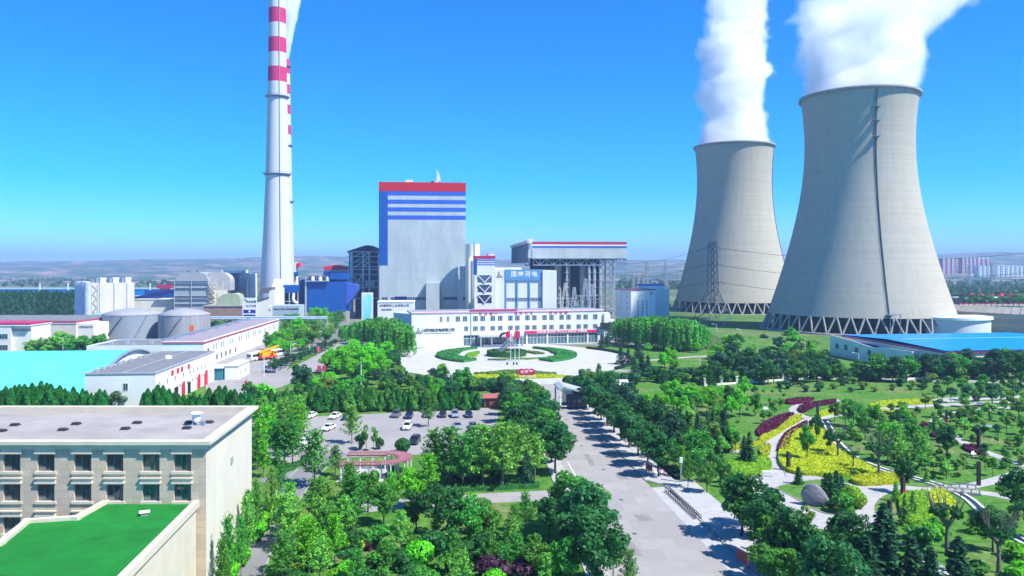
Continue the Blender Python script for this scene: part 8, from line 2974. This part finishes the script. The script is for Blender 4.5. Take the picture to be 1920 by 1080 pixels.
# ------------------------------------------------------------------ steam, smoke and haze
def plume(name, label, base, r0, hgt, drift, r_of, dens, nscale, namp, seed=0.0, ydrift=0.0, soft=0.25, group=None, kind=None):
    """steam as a real volume: drift (a, b): axis moves a*z + b*z*z along x; r_of (g, q): radius r0*(1+g*z+q*z*z)"""
    prof = [(-1.5 if r0 > 10 else 0.0)]
    m = MB()
    n, k = 28, 26
    vv = []
    z0 = -2.0 if r0 > 10 else 0.2
    for j in range(k + 1):
        z = z0 + (hgt - z0) * j / k
        rr = (r0 + (1.2 if r0 > 10 else 0)) * max(0.1, 1 + r_of[0] * z + r_of[1] * z * z) * (1 + (namp * 0.5 + 0.10) * min(1, max(0, z) / (r0 * 0.35)))
        cx = drift[0] * z + drift[1] * z * z
        for i in range(n):
            a = 2 * math.pi * i / n
            vv.append((cx + rr * math.cos(a), ydrift * z + rr * math.sin(a), z))
    m.add(vv, [(j * n + i, j * n + (i + 1) % n, (j + 1) * n + (i + 1) % n, (j + 1) * n + i) for j in range(k) for i in range(n)], smooth=True)
    m.add(vv[:n], [tuple(range(n - 1, -1, -1))])
    m.add(vv[-n:], [tuple(range(n))])
    mt = bpy.data.materials.new(name)
    mt.use_nodes = True
    nt = mt.node_tree
    nt.nodes.remove(nt.nodes['Principled BSDF'])
    out = [q for q in nt.nodes if q.type == 'OUTPUT_MATERIAL'][0]
    N, L = nt.nodes.new, nt.links.new

    def mth(op, a, b=None, c=None):
        q = N('ShaderNodeMath')
        q.operation = op
        for i, s in enumerate((a, b, c)):
            if s is None: continue
            if isinstance(s, (int, float)): q.inputs[i].default_value = s
            else: L(s, q.inputs[i])
        return q.outputs[0]
    tc = N('ShaderNodeTexCoord')
    sp = N('ShaderNodeSeparateXYZ')
    L(tc.outputs['Object'], sp.inputs[0])
    x, y, z = sp.outputs
    zz = mth('MULTIPLY', z, z)
    cx = mth('ADD', mth('MULTIPLY', z, drift[0]), mth('MULTIPLY', zz, drift[1]))
    dx, dy = mth('SUBTRACT', x, cx), mth('SUBTRACT', y, mth('MULTIPLY', z, ydrift))
    rad_ = mth('MULTIPLY', mth('ADD', mth('ADD', 1.0, mth('MULTIPLY', z, r_of[0])), mth('MULTIPLY', zz, r_of[1])), r0)
    d = mth('DIVIDE', mth('SQRT', mth('ADD', mth('MULTIPLY', dx, dx), mth('MULTIPLY', dy, dy))), rad_)
    nz = N('ShaderNodeTexNoise')
    nz.inputs['Scale'].default_value = nscale
    nz.inputs['Detail'].default_value = 5
    nz.inputs['Roughness'].default_value = 0.58
    mp = N('ShaderNodeMapping')
    mp.inputs['Location'].default_value = (seed, seed * 0.7, seed * 1.3)
    L(tc.outputs['Object'], mp.inputs['Vector'])
    L(mp.outputs['Vector'], nz.inputs['Vector'])
    amp = mth('MULTIPLY', mth('MINIMUM', mth('DIVIDE', mth('MAXIMUM', z, 0.0), r0 * 0.6), 1.0), namp * 2)
    val = mth('ADD', mth('SUBTRACT', 1.0, d), mth('MULTIPLY', mth('SUBTRACT', nz.outputs['Fac'], 0.5), amp))
    mr = N('ShaderNodeMapRange')
    mr.interpolation_type = 'SMOOTHSTEP'
    mr.inputs['From Min'].default_value = -0.06
    mr.inputs['From Max'].default_value = soft
    mr.inputs['To Max'].default_value = dens
    L(val, mr.inputs['Value'])
    fade = N('ShaderNodeMapRange')
    fade.inputs['From Min'].default_value = hgt * 0.98
    fade.inputs['From Max'].default_value = hgt * 0.62
    L(z, fade.inputs['Value'])
    fd = mth('MULTIPLY', mr.outputs['Result'], fade.outputs['Result'])
    pv_ = N('ShaderNodeVolumePrincipled')
    pv_.inputs['Color'].default_value = (0.995, 0.995, 0.998, 1)
    pv_.inputs['Anisotropy'].default_value = 0.0
    L(fd, pv_.inputs['Density'])
    L(pv_.outputs[0], out.inputs['Volume'])
    o = m.build(name, mt, loc=base)
    return tag(o, label, 'steam', group, kind)


NT, FT = NEAR_T, FAR_T
plume('steam_plume', 'broad white steam cloud rising from the nearest cooling tower and leaning right', (NT[0], NT[1], NT[2]), NT[3] - 1.2, 74, (0.12, 0.0065), (0.0, 0.00015), 0.12, 0.032, 1.1, 3.0, 0.45, 0.2, group='steam clouds of the cooling towers')
plume('steam_plume', 'narrower white steam column rising from the farther cooling tower', (FT[0], FT[1], FT[2]), FT[3] - 1.2, 150, (0.03, 0.0006), (-0.003, 0.000014), 0.12, 0.036, 1.0, 11.0, 0.2, 0.2, group='steam clouds of the cooling towers')
xs_, ys_s = X_at(533.5, 755), 755
plume('chimney_smoke', 'white smoke streaming up and right behind the tall banded chimney', (xs_, ys_s, Z_at(112, 755)), 4.6, 75, (0.07, 0.0006), (0.022, 0.0), 0.25, 0.11, 0.3, 5.0)
plume('vent_steam', 'small white wisp of steam above the red top band of the boiler house', (X_at(822, 566), 566, Z_at(340, 566)), 2.2, 10.5, (-0.05, -0.006), (-0.08, 0.0), 0.35, 0.3, 0.3, 2.0)

hz_ = bpy.data.materials.new('haze')
hz_.use_nodes = True
nt = hz_.node_tree
nt.nodes.remove(nt.nodes['Principled BSDF'])
out = [q for q in nt.nodes if q.type == 'OUTPUT_MATERIAL'][0]
pv_ = nt.nodes.new('ShaderNodeVolumePrincipled')
pv_.inputs['Color'].default_value = (0.37, 0.54, 0.84, 1)
pv_.inputs['Density'].default_value = HAZE_D
pv_.inputs['Anisotropy'].default_value = 0.0
nt.links.new(pv_.outputs[0], out.inputs['Volume'])
m = MB().box(-15000, 15000, -500, 17000, -60, 320)
o = m.build('haze', hz_)
o['kind'] = 'stuff'
o['label'] = 'thin blue haze that fades the distant hills'
o['category'] = 'haze'
